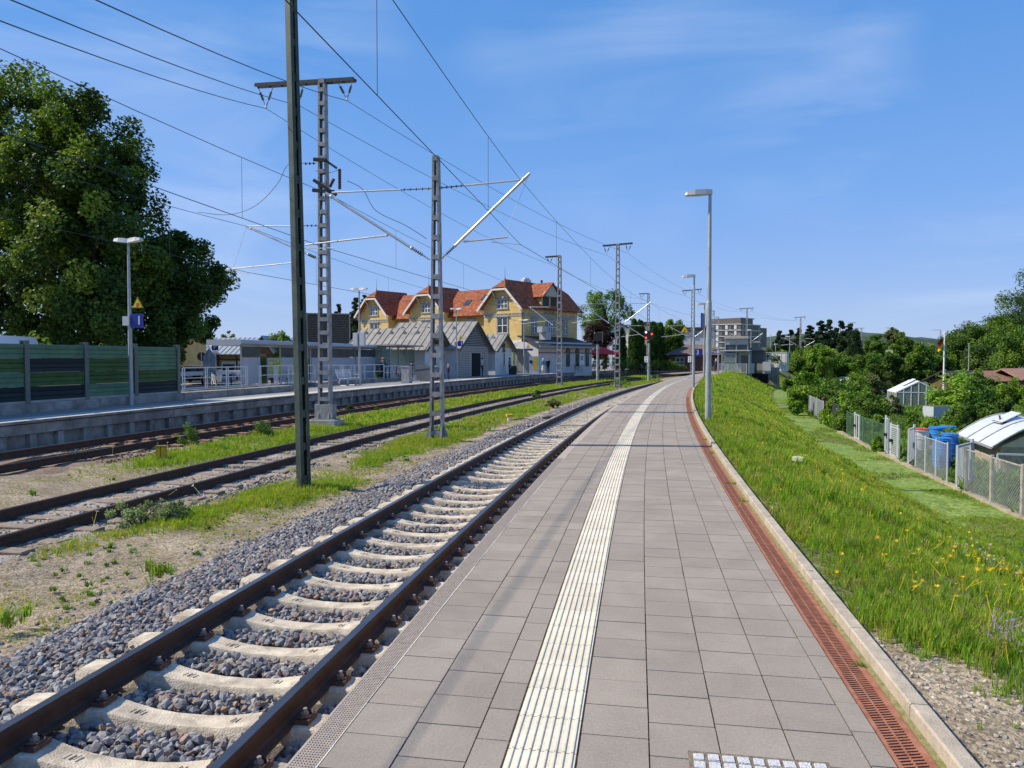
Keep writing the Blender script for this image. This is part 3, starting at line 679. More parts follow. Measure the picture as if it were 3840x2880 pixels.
# --- grey masts
M2 = lattice_mast(S2, -8.42, -.62, 12.05, .52, .27, .24, 'tall grey ladder mast with a feeder crossarm, on a concrete block before the platform', pitch=.5)
ca = crossarm(M2, S2, (961, 322), (1331, 299))
vee(M2, S2, (970, 332), (1023, 328), (998, 403), ca); vee(M2, S2, (1085, 325), (1138, 320), (1120, 392), ca); vee(M2, S2, (1268, 310), (1321, 306), (1302, 374), ca)
mb = MB(); mb.box((0, 0, .3), (.72, .36, .55)); mb.build('base_box', m_galvd, M2)
cantilever(M2, S2, ((1192, 846), (930, 848)), ((1203, 975), (924, 850)), ((1100, 985), (850, 1010)), ((872, 1013), (935, 1030)))
p = MB(); g = lambda x, y: local(M2, rp(x, y, S2))
for x0, y0, x1, y1 in ((1186, 603, 1232, 607), (1182, 718, 1262, 724), (1186, 680, 1270, 735)): p.bar(g(x0, y0) + Vector((0, -.2, 0)), g(x1, y1) + Vector((0, -.2, 0)), .1, .12)
p.bar(g(1232, 608) + Vector((0, -.2, 0)), g(1272, 636) + Vector((0, -.2, 0)), .06, .08); sw = p.build('switch_bracket', m_blk, M2)
I = MB(); insul(I, g(1248, 708) + Vector((0, -.25, 0)), g(1264, 676) + Vector((0, -.25, 0)), .075, 8, .05); insul(I, g(1285, 715) + Vector((0, -.25, 0)), g(1285, 640) + Vector((0, -.25, 0)), .075, 10, .05); I.build('insulator', m_insb, sw)
I = MB(); insul(I, g(1140, 614), g(1184, 612), .06, 3); I.build('insulator', m_ins, M2)
M3 = lattice_mast(S3, -2.95, -.97, 8.06, .46, .20, .22, 'grey ladder mast with tubular arms on both sides, standing in grass between the tracks', pitch=.62)
cantilever(M3, S3, ((1648, 705), (1957, 675)), ((1652, 975), (1986, 651)), ((1742, 906), (1905, 889)), ((1842, 908), (1952, 917)), r=.045)
cantilever(M3, S3, ((1618, 707), (1245, 722)), ((1612, 974), (1220, 723)), ((1452, 883), (1146, 918)), ((1150, 932), (1255, 930)), r=.045)
# --- masts further along the line: pixel column, row offset, top pixel, crossarm ends
def far_mast(px, t, ytop, label, arm=None, cant=(), dep=.24, brace=0, w=(.52, .30), zb=None, pitch=.62):
    s = s_for(px, t); p = ts(s, t, 0); zt = at(px, ytop, p.y).z
    o = lattice_mast(s, t, tg_z(t) - .02 if zb is None else zb, zt, w[0], w[1], dep, label, brace=brace, pitch=pitch)
    if arm:
        c = crossarm(o, s, *arm[0])
        for v in arm[1]: vee(o, s, *v, c)
    for c in cant: cantilever(o, s, *c, r=.05)
    return o, s
M4, S4 = far_mast(2315, -3.0, 916, 'grey mast with a feeder crossarm and two tubular arms, beyond the red parasol', (((2261, 922), (2372, 912)), [((2266, 925), (2287, 923), (2274, 954)), ((2347, 915), (2368, 914), (2354, 947))]),
    [((( 2308, 1138), (2188, 1141)), ((2303, 1225), (2183, 1143)), ((2255, 1196), (2143, 1211)), ((2150, 1213), (2185, 1215))), (((2322, 1138), (2420, 1137)), ((2323, 1225), (2441, 1133)), None)])
MA, SA = far_mast(2098, -8.2, 960, 'grey mast with a one sided feeder arm in front of the yellow building corner', (((2046, 964), (2103, 960)), [((2050, 966), (2072, 965), (2062, 988))]),
    [(((2093, 1152), (1984, 1151)), ((2090, 1233), (1984, 1150)), ((2048, 1204), (1952, 1215)), ((1955, 1217), (1992, 1222)))])
MBm, SB = far_mast(2430, -8.2, 1101, 'grey mast with a one sided arm behind the red railway signal', (((2397, 1102), (2434, 1101)), [((2400, 1104), (2414, 1103), (2407, 1121))]),
    [(((2427, 1221), (2352, 1222)), ((2427, 1272), (2352, 1222)), ((2398, 1254), (2330, 1263)))])
M5, S5 = far_mast(2595, -3.2, 1086, 'cross braced grey mast with a crossarm, left of the second platform lamp', (((2558, 1091), (2632, 1084)), [((2561, 1093), (2575, 1092), (2569, 1108)), ((2617, 1086), (2630, 1085), (2624, 1103))]),
    [(((2591, 1219), (2502, 1221)), ((2590, 1268), (2502, 1220)), ((2560, 1254), (2480, 1264))), (((2600, 1219), (2625, 1218)), ((2600, 1268), (2636, 1240)), None)], brace=.5)
MC, SCm = far_mast(2674, -8.6, 1165, 'slim grey mast with a short top plate, behind the platform lamps', (((2668, 1166), (2680, 1166)), []))
M6, S6 = far_mast(2799, -4.0, 1156, 'grey mast with a T shaped crossarm above the platform shelter roof', (((2772, 1158), (2827, 1155)), [((2774, 1159), (2784, 1159), (2780, 1169)), ((2816, 1157), (2825, 1156), (2821, 1169))]),
    [(((2795, 1254), (2740, 1252)), ((2795, 1276), (2740, 1252)), None), (((2803, 1274), (2850, 1285)), ((2820, 1279), (2861, 1249)), ((2830, 1281), (2850, 1280)))])
M7, S7 = far_mast(3000, -3.0, 1188, 'grey lattice mast with a crossarm, by the dark conifers beyond the bank', (((2978, 1191), (3022, 1188)), [((2980, 1192), (2989, 1192), (2986, 1202)), ((3013, 1189), (3021, 1189), (3019, 1200))]),
    [(((2993, 1268), (2944, 1268)), ((2993, 1297), (2944, 1268)), ((2975, 1291), (2931, 1294))), (((3006, 1268), (3052, 1271)), ((3006, 1306), (3056, 1278)), None)], brace=.9)
for px, yt, a in ((3192, 1211, ((3180, 1211), (3210, 1210))), (3334, 1230, ((3322, 1230), (3346, 1229))), (3524, 1237, ((3498, 1238), (3526, 1237))), (3228, 1231, ((3212, 1231), (3242, 1230)))):
    far_mast(px, {3192: -8.2, 3334: -3, 3524: -8.2, 3228: -3}[px], yt, {3192: 'far mast with a crossarm above the dark conifers', 3334: 'distant slim mast among the garden trees', 3524: 'distant mast with a one sided arm beside the flag', 3228: 'distant mast right of the tall dark cypress shape'}[px], (a, []), [], w=(.6, .4))
# --- overhead wires
def wire(name, pts, r, label, cat, sag=0.0, seg=10, group=None, m=m_wire, parent=None):
    mb = MB()
    for a, b in zip(pts, pts[1:]):
        a, b = Vector(a), Vector(b); mb.path([a.lerp(b, i / seg) - Vector((0, 0, sag * 4 * (i / seg) * (1 - i / seg))) for i in range(seg + 1)], r, 4, cap=False)
    return tag(mb.build(name, m, parent), label, cat, group)
def catenary(sup, who, r=.011):
    """sup: (s, t, z contact, z messenger) at each support; each span's wires with droppers"""
    c = wire('contact_wire', [ts(s, t, zc) for s, t, zc, zm in sup], r, 'contact wire strung above ' + who, 'overhead wire', 0.0, 4)
    m = wire('carrier_wire', [ts(s, t, zm) for s, t, zc, zm in sup], r * .9, 'sagging carrier wire strung above ' + who, 'overhead wire', .62, 14)
    for (s0, t0, c0, m0), (s1, t1, c1, m1) in zip(sup, sup[1:]):
        a, b, e, f = ts(s0, t0, m0), ts(s1, t1, m1), ts(s0, t0, c0), ts(s1, t1, c1)
        for k in (.12, .3, .5, .7, .88):
            MB().tube(a.lerp(b, k) - Vector((0, 0, .62 * 4 * k * (1 - k))), e.lerp(f, k), .005, n=4).build('dropper', m_wire, m)
q3 = rp(1952, 917, S3); q3m = rp(1957, 675, S3); s3, t3 = inv(q3.x, q3.y)
catenary([(-20, -.2, 5.3, 7.7), (S3, t3, q3.z, q3m.z), (S4, -.35, 5.2, 6.85), (S5, -.4, 5.0, 6.6), (S6, -.5, 4.9, 6.5), (S7, -.5, 4.8, 6.3), (S7 + 90, -.5, 4.8, 6.3)], 'the white sleeper track', .0095)
q = rp(1222, 723, S3); _, tq = inv(q.x, q.y); q2 = rp(1200, 931, S3)
catenary([(-20, tq, 5.2, 7.1), (S3, tq, q2.z, q.z), (S4, tq, 5.1, 6.75), (S5, tq, 5.0, 6.5), (S6, tq, 4.9, 6.4), (S7, tq, 4.8, 6.3)], 'the weedy middle track', .0095)
q = rp(926, 849, S2); _, tq = inv(q.x, q.y); q2 = rp(900, 1022, S2)
catenary([(-12, tq, 5.2, 7.4), (S2, tq, q2.z, q.z), (SA, tq, 5.1, 6.4), (SB, tq, 5.0, 6.3), (SCm, tq, 5, 6.3), (SCm + 60, tq, 5, 6.3)], 'the track along the raised platform', .0095)
f1, f2, f3 = rp(1302, 378, S2), rp(1122, 396, S2), rp(998, 407, S2); b1, b2, b3 = rp(2354, 949, S4), rp(2274, 956, S4), rp(2062, 990, SA)
e5a, e5b = rp(2624, 1104, S5), rp(2569, 1109, S5); e6a, e6b = rp(2821, 1170, S6), rp(2780, 1170, S6); e7a, e7b = rp(3019, 1201, S7), rp(2986, 1203, S7)
h1, h2, h3 = at(622, 0, 16), at(330, 0, 16), at(200, 30, 16)
def feeder(pts, k, label): wire('feeder_cable', pts, k, label, 'feeder cable', .55, 14, 'feeder cables hung from the crossarms')
def back(p, hpx): # continue a feeder the way the photograph shows it leaving over the left of the picture
    q = at(*hpx, 13.0); d = (q - p); return [p + d * 2.4 + Vector((0, 0, .0)), p]
feeder(back(f1, (640, 10)) + [b1, e5a, e6a, e7a], .011, 'right hand feeder cable running out from the crossarm of the tall ladder mast')
feeder(back(f2, (350, 10)) + [b2, e5b, e6b, e7b], .011, 'middle feeder cable under the crossarm of the tall ladder mast')
feeder(back(f3, (195, 35)) + [b3, rp(2407, 1122, SB), ts(SCm, -9.5, 10)], .011, 'left hand feeder cable leading to the one sided mast arms')
# jumper loops near the tall mast
def curve(ps, n=24):
    ps = [Vector(p) for p in ps]; out = []
    for i in range(len(ps) - 1):
        a, b, c, d = ps[max(0, i - 1)], ps[i], ps[i + 1], ps[min(len(ps) - 1, i + 2)]
        for k in range(n // (len(ps) - 1) + 1):
            u = k / (n // (len(ps) - 1) + 1); out.append(.5 * ((2 * b) + (c - a) * u + (2 * a - 5 * b + 4 * c - d) * u * u + (-a + 3 * b - 3 * c + d) * u ** 3))
    return out + [ps[-1]]
for pxs, lab in (([(740, 795), (860, 805), (960, 770), (1040, 690), (1080, 618), (1140, 613)], 'looped jumper cable hanging left of the tall ladder mast'),
                 ([(1302, 678), (1360, 710), (1410, 790), (1520, 845), (1600, 895)], 'looped jumper cable leading right from the brown insulators'),
                 ([(1184, 640), (1230, 648), (1262, 640), (1276, 640)], 'short jumper cable across the tall ladder mast')):
    mb = MB(); mb.path(curve([rp(x, y, S2 - .2) for x, y in pxs]), .011, 5, cap=False); tag(mb.build('jumper_cable', m_wire), lab, 'jumper cable', 'jumper cables by the tall ladder mast')

# --- platform lamps
def lamp_head(mb, ln, L, d, tilt, z):
    """flat tapering lantern reaching out from the pole along local direction d (+1 right, -1 left)"""
    def P(u, y, h): return (d * u, y, z + h + u * tilt)
    sec = [(-.06, .05, .0, .13), (.12, .085, -.01, .14), (L * .6, .13, -.02, .12), (L * .92, .11, -.025, .07), (L, .07, -.02, .02)]
    b = len(mb.v)
    for u, w, h0, h1 in sec: mb.v += [P(u, -w, h0), P(u, -w * .7, h1), P(u, w * .7, h1), P(u, w, h0)]
    for i in range(len(sec) - 1):
        for j in range(4): mb.f.append((b + i * 4 + j, b + i * 4 + 4 + j, b + i * 4 + 4 + (j + 1) % 4, b + i * 4 + (j + 1) % 4)); mb.m.append(0)
    e = b + (len(sec) - 1) * 4; mb.f += [(b, b + 1, b + 2, b + 3), (e + 3, e + 2, e + 1, e)]; mb.m += [0, 0]
    a, c = P(L * .38, 0, -.024), P(L * .9, 0, -.030); ln.bar(a, c, .15, .014)
def lamp(s, t, z0, H, heads, label, r0=.085, r1=.042, L=.62, mh=m_lamp, tilt=.1, group='platform lamps', rz=0):
    o = thing('platform_lamp', ts(s, t, z0), tyaw(s) + rz, label, 'lamp', group)
    mb = MB(); mb.tube((0, 0, -.1), (0, 0, H * .52), r0, r0 * .86, 14); mb.tube((0, 0, H * .52), (0, 0, H * .53), r0 * .86, r1 * 1.5, 14); mb.tube((0, 0, H * .53), (0, 0, H - .02), r1 * 1.45, r1, 14); mb.build('pole', m_galv, o, smooth=True)
    for d in heads:
        mb = MB(); ln = MB(); lamp_head(mb, ln, L, d, tilt, H - .05); h = mb.build('lamp_head', mh, o); ln.build('lens', m_lens, h)
    return o
def tri_sign(o, x, z, size, y=-.1, rz=0):
    """yellow warning triangle with a black edge and a red hand"""
    p = thing_part = bpy.data.objects.new('warning_sign', None); COL.objects.link(p); p.parent = o; p.location = (x, y, z); p.rotation_euler = (0, 0, rz)
    h = size * .866
    def tri(k, y0, y1, m, n):
        mb = MB(); mb.prism([(-size / 2 * k, -h / 3 * k), (size / 2 * k, -h / 3 * k), (0, h * 2 / 3 * k)], y0, y1); return mb.build(n, m, p)
    tri(1, -.006, .006, m_yel, 'sign_plate'); tri(.90, -.010, -.0065, m_blk, 'black_border'); tri(.80, -.013, -.0105, m_yel, 'yellow_field')
    mb = MB(); u = size * .1
    for a, b, c, d in ((-.2, -1.2, .9, 1.3), (-.9, -.3, .5, .5), (1.0, -.4, .4, .7)): mb.box((a * u, -.016, b * u), (c * u * 1.6, .004, d * u * 1.2))
    for k in range(4): mb.box(((-.8 + k * .5) * u, -.016, u * .55), (.28 * u, .004, u * 1.1))
    mb.bar((u * 1.5, -.016, u * .8), (-u * 1.6, -.016, -u * 1.9), .005, u * .4, up=(0, 0, 1)); mb.build('red_hand', m_redp, p)
    return p
def board(o, c, w, h, m, text=None, size=.3, tx=0, name='number_sign', col=None, th=.03):
    mb = MB(); mb.box((0, 0, 0), (w, th, h)); p = mb.build(name, m, o); p.location = c
    if text: lettering(text, size, (tx, -th / 2 - .003, 0), (math.pi / 2, 0, 0), col or m_wht, p)
    return p
pn = [on(2655, 1575, 0), on(2600, 1457, 0), on(2640, 1424, 0), on(2693, 1402, 0)]
NL = ['nearest tall platform lamp, standing at the edge of the grass bank', 'second lamp along the near platform, carrying the blue 3 sign', 'third lamp along the near platform, behind the blue backed board', 'fourth lamp along the near platform, with a yellow triangle and dark blue board']
lampN = []
for i, (p, yt) in enumerate(zip(pn, (714, 1031, 1137, 1189))):
    s, t = inv(p.x, p.y); H = at(2650, yt, p.y).z - .03
    lampN.append(lamp(s, t, -.03, H, (-1,), NL[i], L=.66, tilt=.03))
# signs on the near lamps
b_ = board(lampN[0], (-.30, 0, 2.73), .42, .42, m_blue, None, rz if False else .3, name='platform_sign'); b_.rotation_euler = (0, 0, math.radians(78)); b_.location = (-.16, .16, 2.75)
MB().bar((0, 0, 2.9), (-.15, .05, 2.9), .03, .03).bar((0, 0, 2.6), (-.15, .05, 2.6), .03, .03).build('sign_bracket', m_galv, lampN[0])
tri_sign(lampN[1], -.50, 3.30, .45); MB().bar((0, 0, 3.35), (-.35, -.09, 3.35), .03, .03).build('sign_bracket', m_galv, lampN[1])
board(lampN[1], (.28, -.06, 2.05), .40, .42, m_blue, '3', .34, -.06)
tri_sign(lampN[3], -.52, 3.0, .50); board(lampN[3], (-.52, -.02, 2.45), .66, .36, m_blue, None); MB().box((-.66, -.045, 2.47), (.22, .012, .08)).box((-.36, -.045, 2.45), (.18, .012, .1)).build('sign_lines', m_wht, lampN[3]); MB().box((-.02, -.1, 2.47), (.26, .2, .26)).build('junction_box', m_grybox, lampN[3])
# double headed lamps on the raised platform
LP = [(490, 1528, 905, -14.2, 'double headed lamp before the green noise barrier, with the large blue 1 sign'), (1349, 1451, 1086, -15.3, 'double headed lamp with two pale boxes, behind the metal bench'), (1712, 1422, 1160, -15.5, 'double headed lamp with a small blue 1 sign before the louvred gable'),
      (1965, 1406, 1201, -15.3, 'double headed lamp with a yellow triangle above a departure board'), (2149, 1392, 1228, -16, 'double headed lamp beside the round platform clock'), (2295, 1384, 1245, -15.5, 'double headed lamp beside the dark copper beech')]
lampP = []
for px, yb, yt, t, lab in LP:
    s = s_for(px, t); p = ts(s, t, .05); H = at(px, yt, p.y).z - .05; lampP.append(lamp(s, t, .05, H, (-1, 1), lab, .075, .04, .56, m_lampw, .16))
s = s_for(2539, -15.5); lamp(s, -15.5, .05, at(2539, 1266, ts(s, -15.5).y).z, (1,), 'far single headed lamp before the hedge on the raised platform', .07, .045, .5, m_lampw)
la = lampP[0]
board(la, (.33, -.05, 2.95), .50, .50, m_blue, '1', .44, .10); tri_sign(la, .40, 3.52, .44, -.08); MB().bar((0, 0, 3.45), (.3, -.05, 3.45), .03, .03).build('sign_bracket', m_galv, la); MB().box((-.06, -.02, 2.95), (.26, .22, .32)).build('junction_box', m_grybox, la)
for m_, xs in ((lampP[1], (-.22, .24)),):
    for x in xs: MB().box((x, -.05, 2.85), (.30, .26, .80)).build('speaker_box', m_grybox, m_)
lc = lampP[2]; board(lc, (.38, -.04, 2.92), .46, .46, m_blue, '1', .4, .12); tri_sign(lc, .40, 3.42, .42, -.07); MB().box((-.02, -.05, 2.92), (.22, .2, .32)).build('junction_box', m_grybox, lc)
ld = lampP[3]; board(ld, (.55, -.04, 2.62), 1.0, .24, m_blue, None); tri_sign(ld, .50, 2.95, .50, -.08); MB().bar((0, 0, 2.7), (.6, -.03, 2.7), .04, .04).build('sign_bracket', m_galv, ld)
# clock beside its lamp
s = s_for(2160, -15.4); ck = thing('platform_clock', ts(s, -15.4, .05), tyaw(s), 'round white station clock with a dark rim above a small blue sign', 'clock')
z = at(2160, 1309, ts(s, -15.4).y).z - .05
MB().tube((0, .09, z), (0, -.09, z), .43, n=24).build('clock_case', m_galvd, ck); MB().tube((0, -.092, z), (0, -.10, z), .385, n=24).build('clock_face', m_wht, ck)
mb = MB(); mb.bar((0, -.106, z), (.20, -.106, z - .17), .01, .05); mb.bar((0, -.108, z), (-.20, -.108, z + .13), .01, .035); mb.build('clock_hand', m_blk, ck); MB().tube((-.4, 0, z + .1), (-.9, 0, z + .1), .03, n=6).tube((0, 0, 0), (0, .12, z - .3), .035, n=8).build('clock_bracket', m_galv, ck)
board(ck, (.06, -.05, z - .72), .42, .5, m_blue, '1', .36, .06, name='platform_number')
# --- signals
def signal(px, t, y0, y1, label, lit, back):
    s = s_for(px, t); o = thing('railway_signal', ts(s, t, tg_z(t) - .02), tyaw(s), label, 'signal', 'railway signals'); p = ts(s, t); za, zb = at(px, y1, p.y).z - o.location.z, at(px, y0, p.y).z - o.location.z
    mb = MB(); mb.tube((0, 0, 0), (0, 0, za - .4), .17, .13, 12); mb.build('signal_post', mat('concrete_post', (.30, .33, .30), .9, var=.35, scale=4, bump=.3), o)
    mb = MB(); mb.tube((0, 0, za - .4), (0, 0, zb), .06, n=8); mb.box((.0, -.03, (za + zb) / 2), (1.0, .1, zb - za)); mb.build('signal_head', m_blk, o)
    if not back:
        for n, x, h, m in lit:
            e = MB(); e.tube((x, -.085, za + (zb - za) * h), (x, -.11, za + (zb - za) * h), .12, n=12); e.build(n, m, o)
    else:
        mb = MB(); mb.bar((.55, 0, za - .2), (.55, 0, zb), .05, .05); mb.bar((.0, 0, zb), (.6, 0, zb), .05, .05); mb.build('ladder', m_galv, o); e = MB(); e.ball((-.32, -.09, zb - .1), .05); e.build('lamp', m_wht, o)
    return o
lr = mat('lit_red_lamp', (1, .09, .02), .4, var=0, emit=1.1); lw_ = mat('lit_white_lamp', (1, .95, .85), .4, var=0, emit=.9)
signal(2241, -8.2, 1246, 1279, 'black backed railway signal on a mottled post in front of the red parasol', [], True)
signal(2433, -3.1, 1240, 1274, 'railway signal with red lamps lit, on a mottled post', [('red_lamp', .33, .62, lr), ('red_lamp', -.33, .22, lr), ('white_lamp', -.33, .82, lw_)], False)
for o, s, t, px, y, a, b in ((MBm, SB, -8.2, 2424, 1348, '0', '0'), (M5, S5, -3.2, 2587, 1347, '0', '8')):
    p = local(o, rp(px, y, s)); q = board(o, (p.x, -.2, p.z), .5, .9, m_wht, None, name='distance_board', th=.02); lettering(a, .42, (0, -.014, .2), (math.pi / 2, 0, 0), m_blk, q); lettering(b, .42, (0, -.014, -.2), (math.pi / 2, 0, 0), m_blk, q)
# --- small trackside things
p = on(605, 1722, -.88); mk = thing('marker_post', p, .3, 'short yellow cable marker post on the gravel between the far tracks', 'marker post')
mb = MB()
for x in (-.065, .065): mb.box((x, 0, .17), (.11, .17, .30))
mb.box((0, .02, .16), (.24, .1, .28)); mb.build('post', mat('yellow_plastic', (.62, .40, .015), .6, var=.15, scale=8), mk); MB().box((0, 0, .335), (.25, .2, .03)).build('cap', mat('dirty_yellow', (.22, .15, .02), .8, var=.4, scale=14), mk); MB().box((0, 0, .01), (.25, .19, .09)).build('base', mat('grey_red_base', (.28, .18, .15), .9, var=.3, scale=20), mk)
p = on(1911, 1577, -.95); mk = thing('axle_counter_box', p, .2, 'small yellow and white junction box in the weeds beside the near track', 'junction box'); MB().box((0, 0, .22), (.28, .3, .1)).build('lid', mat('orange_yellow', (.70, .42, .02), .5, var=.1), mk); MB().box((0, 0, .09), (.16, .16, .18)).build('housing', m_wht, mk)
p = on(2050, 1576, -.9); mk = thing('junction_pot', p, 0, 'dark round junction pot at the ballast edge, with cables lying beside it', 'junction pot'); MB().tube((0, 0, -.05), (0, 0, .16), .16, .2, 14).tube((0, 0, .16), (0, 0, .22), .26, .24, 14).build('pot', m_concd, mk)
mb = MB(); mb.path(curve([on(1925, 1575, -.9), on(1970, 1569, -.92), on(2010, 1580, -.92), on(2040, 1578, -.85)]), .018, 5); tag(mb.build('cable', m_blk), 'black cable lying from the yellow box to the junction pot', 'cable')
# ================================================================== VEGETATION
def tint(n, base, dv=.25, dh=.12):
    k = rng.uniform(1 - dv, 1 + dv, (n, 1)); h = rng.uniform(-dh, dh, (n, 1)); b = np.asarray(base)
    return np.clip(b * k * np.concatenate([1 + h * 1.4, 1 + h * .3, 1 - h], 1), 0, 1)
m_grass = leafmat('grass_blades', (1, 1, 1), .42)
def tuft(nb, spread, lean, w):
    V, Fq = [], []
    for i in range(nb):
        a = rng.uniform(0, 6.28); r = spread * rng.random() ** .5; bx, by = r * math.cos(a), r * math.sin(a); d = rng.uniform(0, 6.28); h = rng.uniform(.55, 1.0); l = lean * rng.uniform(.3, 1.2) * h
        ux, uy = math.cos(d), math.sin(d); px, py = -uy * w / 2, ux * w / 2; b = len(V)
        for k, (hh, ll, ww) in enumerate(((0, 0, 1), (h * .55, l * .35, .8), (h * (1 - l * .3), l, .08))):
            V += [(bx + ux * ll + px * ww, by + uy * ll + py * ww, hh), (bx + ux * ll - px * ww, by + uy * ll - py * ww, hh)]
        Fq += [(b, b + 1, b + 3, b + 2), (b + 2, b + 3, b + 5, b + 4)]
    return np.array(V), np.array(Fq)
TUFT = [tuft(9, .28, .55, .075) for _ in range(7)]
TUFTW = [tuft(8, .45, .6, .14) for _ in range(6)]
ROSET = [tuft(14, .12, 1.15, .16) for _ in range(5)]
GRN = np.array([(.18, .31, .024), (.24, .37, .03), (.13, .245, .03), (.32, .36, .05), (.36, .31, .11)])
def grass(name, s0, s1, t0, t1, step, h0, h1, zf, dens, protos, gp, label, yel=0.0, wid=1.0):
    a, b = np.meshgrid(np.arange(s0, s1, step), np.arange(t0, t1, step), indexing='ij'); a, b = a.ravel(), b.ravel()
    a = a + rng.uniform(-.6, .6, a.size) * step; b = b + rng.uniform(-.6, .6, b.size) * step
    d = dens(a, b); k = rng.random(a.size) < d; a, b, d = a[k], b[k], d[k]; n = a.size
    X, Y = tsn(a, b); big = vnoise(X, Y, 1.1, 77); h = (h0 + (h1 - h0) * (big * .7 + rng.random(n) * .3)) * np.clip(.55 + d * .5, .4, 1)
    g = np.asarray(gp, float); pr = np.tile(g, (n, 1)); pat = vnoise(X, Y, .9, 41) * .7 + vnoise(X, Y, 3.2, 43) * .5; pr[:, 3] *= .3 + 2.2 * pat ** 2; pr[:, 4] *= .2 + 2.2 * pat ** 3; pr[:, 2] *= 1.6 - pat; pr /= pr.sum(1, keepdims=True)
    u = rng.random((n, 1)); ci = (np.cumsum(pr, 1) < u).sum(1).clip(0, 4); c = GRN[ci] * rng.uniform(.75, 1.25, (n, 1))
    o = scatter(name, protos, np.stack([X, Y, zf(a, b) - .01], -1), rotmats(rng.uniform(0, 6.3, n), rng.normal(0, .14, n), rng.normal(0, .14, n)), np.stack([h * wid, h * wid, h], -1), m_grass, c)
    return tag(o, label, None, None, 'stuff')
zbk = lambda s, t: np.where((s < 6) & (t < 6.5), np.maximum(bank_z(t, s), np.interp(t, [5.147, 5.7, 6.0, 6.5], [.0, .004, -.01, -.16])), bank_z(t, s))
def bank_d(s, t):
    X, Y = tsn(s, t); tb = 5.13 + np.maximum(0, 5.5 - s) * .46 + (vnoise(X, Y, .3, 5) - .5) * np.where(s < 6.5, .35, .12); edge = np.clip((t - tb) / .25, 0, 1); mown = np.clip((10.35 - t) / .3, 0, 1)
    return np.maximum(edge, (t > 5.3) * .025) * mown * np.clip(.35 + 1.1 * vnoise(X, Y, .7, 6), 0, 1)
BG = 'long green meadow grass growing on the bank beside the platform'
gpb = (.30, .27, .12, .24, .12)
grass('grass', 2.6, 9, 5.17, 10.4, .043, .07, .22, zbk, bank_d, TUFT, gpb, BG, wid=.62)
grass('grass', 9, 22, 5.17, 10.4, .066, .09, .27, zbk, bank_d, TUFT, gpb, BG, wid=.75)
grass('grass', 22, 46, 5.2, 10.4, .115, .12, .32, zbk, bank_d, TUFTW, gpb, BG, wid=.75)
grass('grass', 46, 125, 5.2, 10.4, .26, .25, .5, zbk, bank_d, TUFTW, gpb, BG, wid=1.1)
def path_d(s, t): return np.full(s.shape, .8)
grass('mown_grass', 8, 24, 10.2, 12.0, .06, .04, .10, zbk, path_d, TUFTW, (.45, .3, .05, .2, .02), 'short mown grass on the path below the bank', wid=1.0)
grass('mown_grass', 24, 70, 10.2, 12.0, .13, .05, .12, zbk, path_d, TUFTW, (.45, .3, .05, .2, .02), 'short mown grass on the path below the bank', wid=1.3)
def G_(s, t, s0, t0, rs, rt): return np.exp(-((s - s0) / rs) ** 2 - ((t - t0) / rt) ** 2)
def mid_d(s, t):
    X, Y = tsn(s, t); n = vnoise(X, Y, .55, 11) * .6 + vnoise(X, Y, 1.8, 12) * .6
    d = 1.3 * G_(s, t, 14.0, -3.0, 2.4, .95) + 1.2 * G_(s, t, 11.6, -3.55, 1.4, .55) + .75 * G_(s, t, 9.6, -3.9, 1.0, .4) + 1.4 * G_(s, t, 22.2, -3.2, 2.7, .85) + .9 * G_(s, t, 18.4, -3.2, 1.0, .35) + np.clip((s - 17) / 9, 0, 1) * .85 * np.clip((-1.9 - t) / .5, 0, 1)
    return np.clip(d * (.18 + 1.1 * n) - .26, 0, .75) * np.clip((-1.75 - t) / .2, 0, 1) * np.clip((t + 4.45) / .15, 0, 1)
gpm = (.30, .26, .08, .24, .12)
MG = 'patches of green weeds and grass growing in the gravel between the tracks'
grass('trackside_grass', 7, 26, -4.5, -1.7, .045, .06, .26, tz, mid_d, TUFT, gpm, MG, wid=.7)
grass('trackside_grass', 26, 90, -4.5, -1.7, .13, .18, .36, tz, mid_d, TUFTW, (.25, .25, .08, .32, .10), MG, wid=.8)
def out_d(s, t):
    X, Y = tsn(s, t); n = vnoise(X, Y, .6, 15) * .6 + vnoise(X, Y, 2.0, 16) * .7
    d = np.clip((s - 14) / 7, 0, 1) * .85 + .18 + .8 * G_(s, t, 17.5, -8.0, 1.5, .7)
    return np.clip(d * (.2 + 1.1 * n) - .24, 0, .75) * np.clip((-6.95 - t) / .2, 0, 1) * np.clip((t + 9.15) / .2, 0, 1)
grass('trackside_grass', 10, 28, -9.2, -6.9, .07, .10, .34, tz, out_d, TUFT, (.30, .25, .1, .26, .09), MG, wid=.65)
grass('trackside_grass', 28, 110, -9.2, -6.9, .15, .2, .4, tz, out_d, TUFTW, (.22, .22, .08, .36, .12), MG, wid=.85)
def odd_d(s, t):
    X, Y = tsn(s, t); n = vnoise(X, Y, .5, 19); return np.clip((n - .62) * .5, 0, .10) * ((np.abs(t + 4.85) > .12) & (np.abs(t + 6.355) > .12))
grass('trackside_grass', 8, 45, -7.0, -4.3, .09, .10, .34, lambda s, t: np.full(s.shape, -.96), odd_d, TUFT, (.3, .25, .1, .2, .2), 'thin weeds between the rails of the middle track', wid=.5)
def thin_d(s, t):
    X, Y = tsn(s, t); return np.clip(vnoise(X, Y, .45, 51) * .9 + vnoise(X, Y, 1.5, 52) * .7 - .55, 0, .5) * ((t < -7.0) | (t > -4.45))
grass('dry_moss', 5, 24, -9.1, -1.8, .05, .025, .07, tz, thin_d, TUFTW, (.05, .12, .05, .40, .38), 'thin dry moss and low yellowish weeds on the sand between the tracks', wid=1.3)
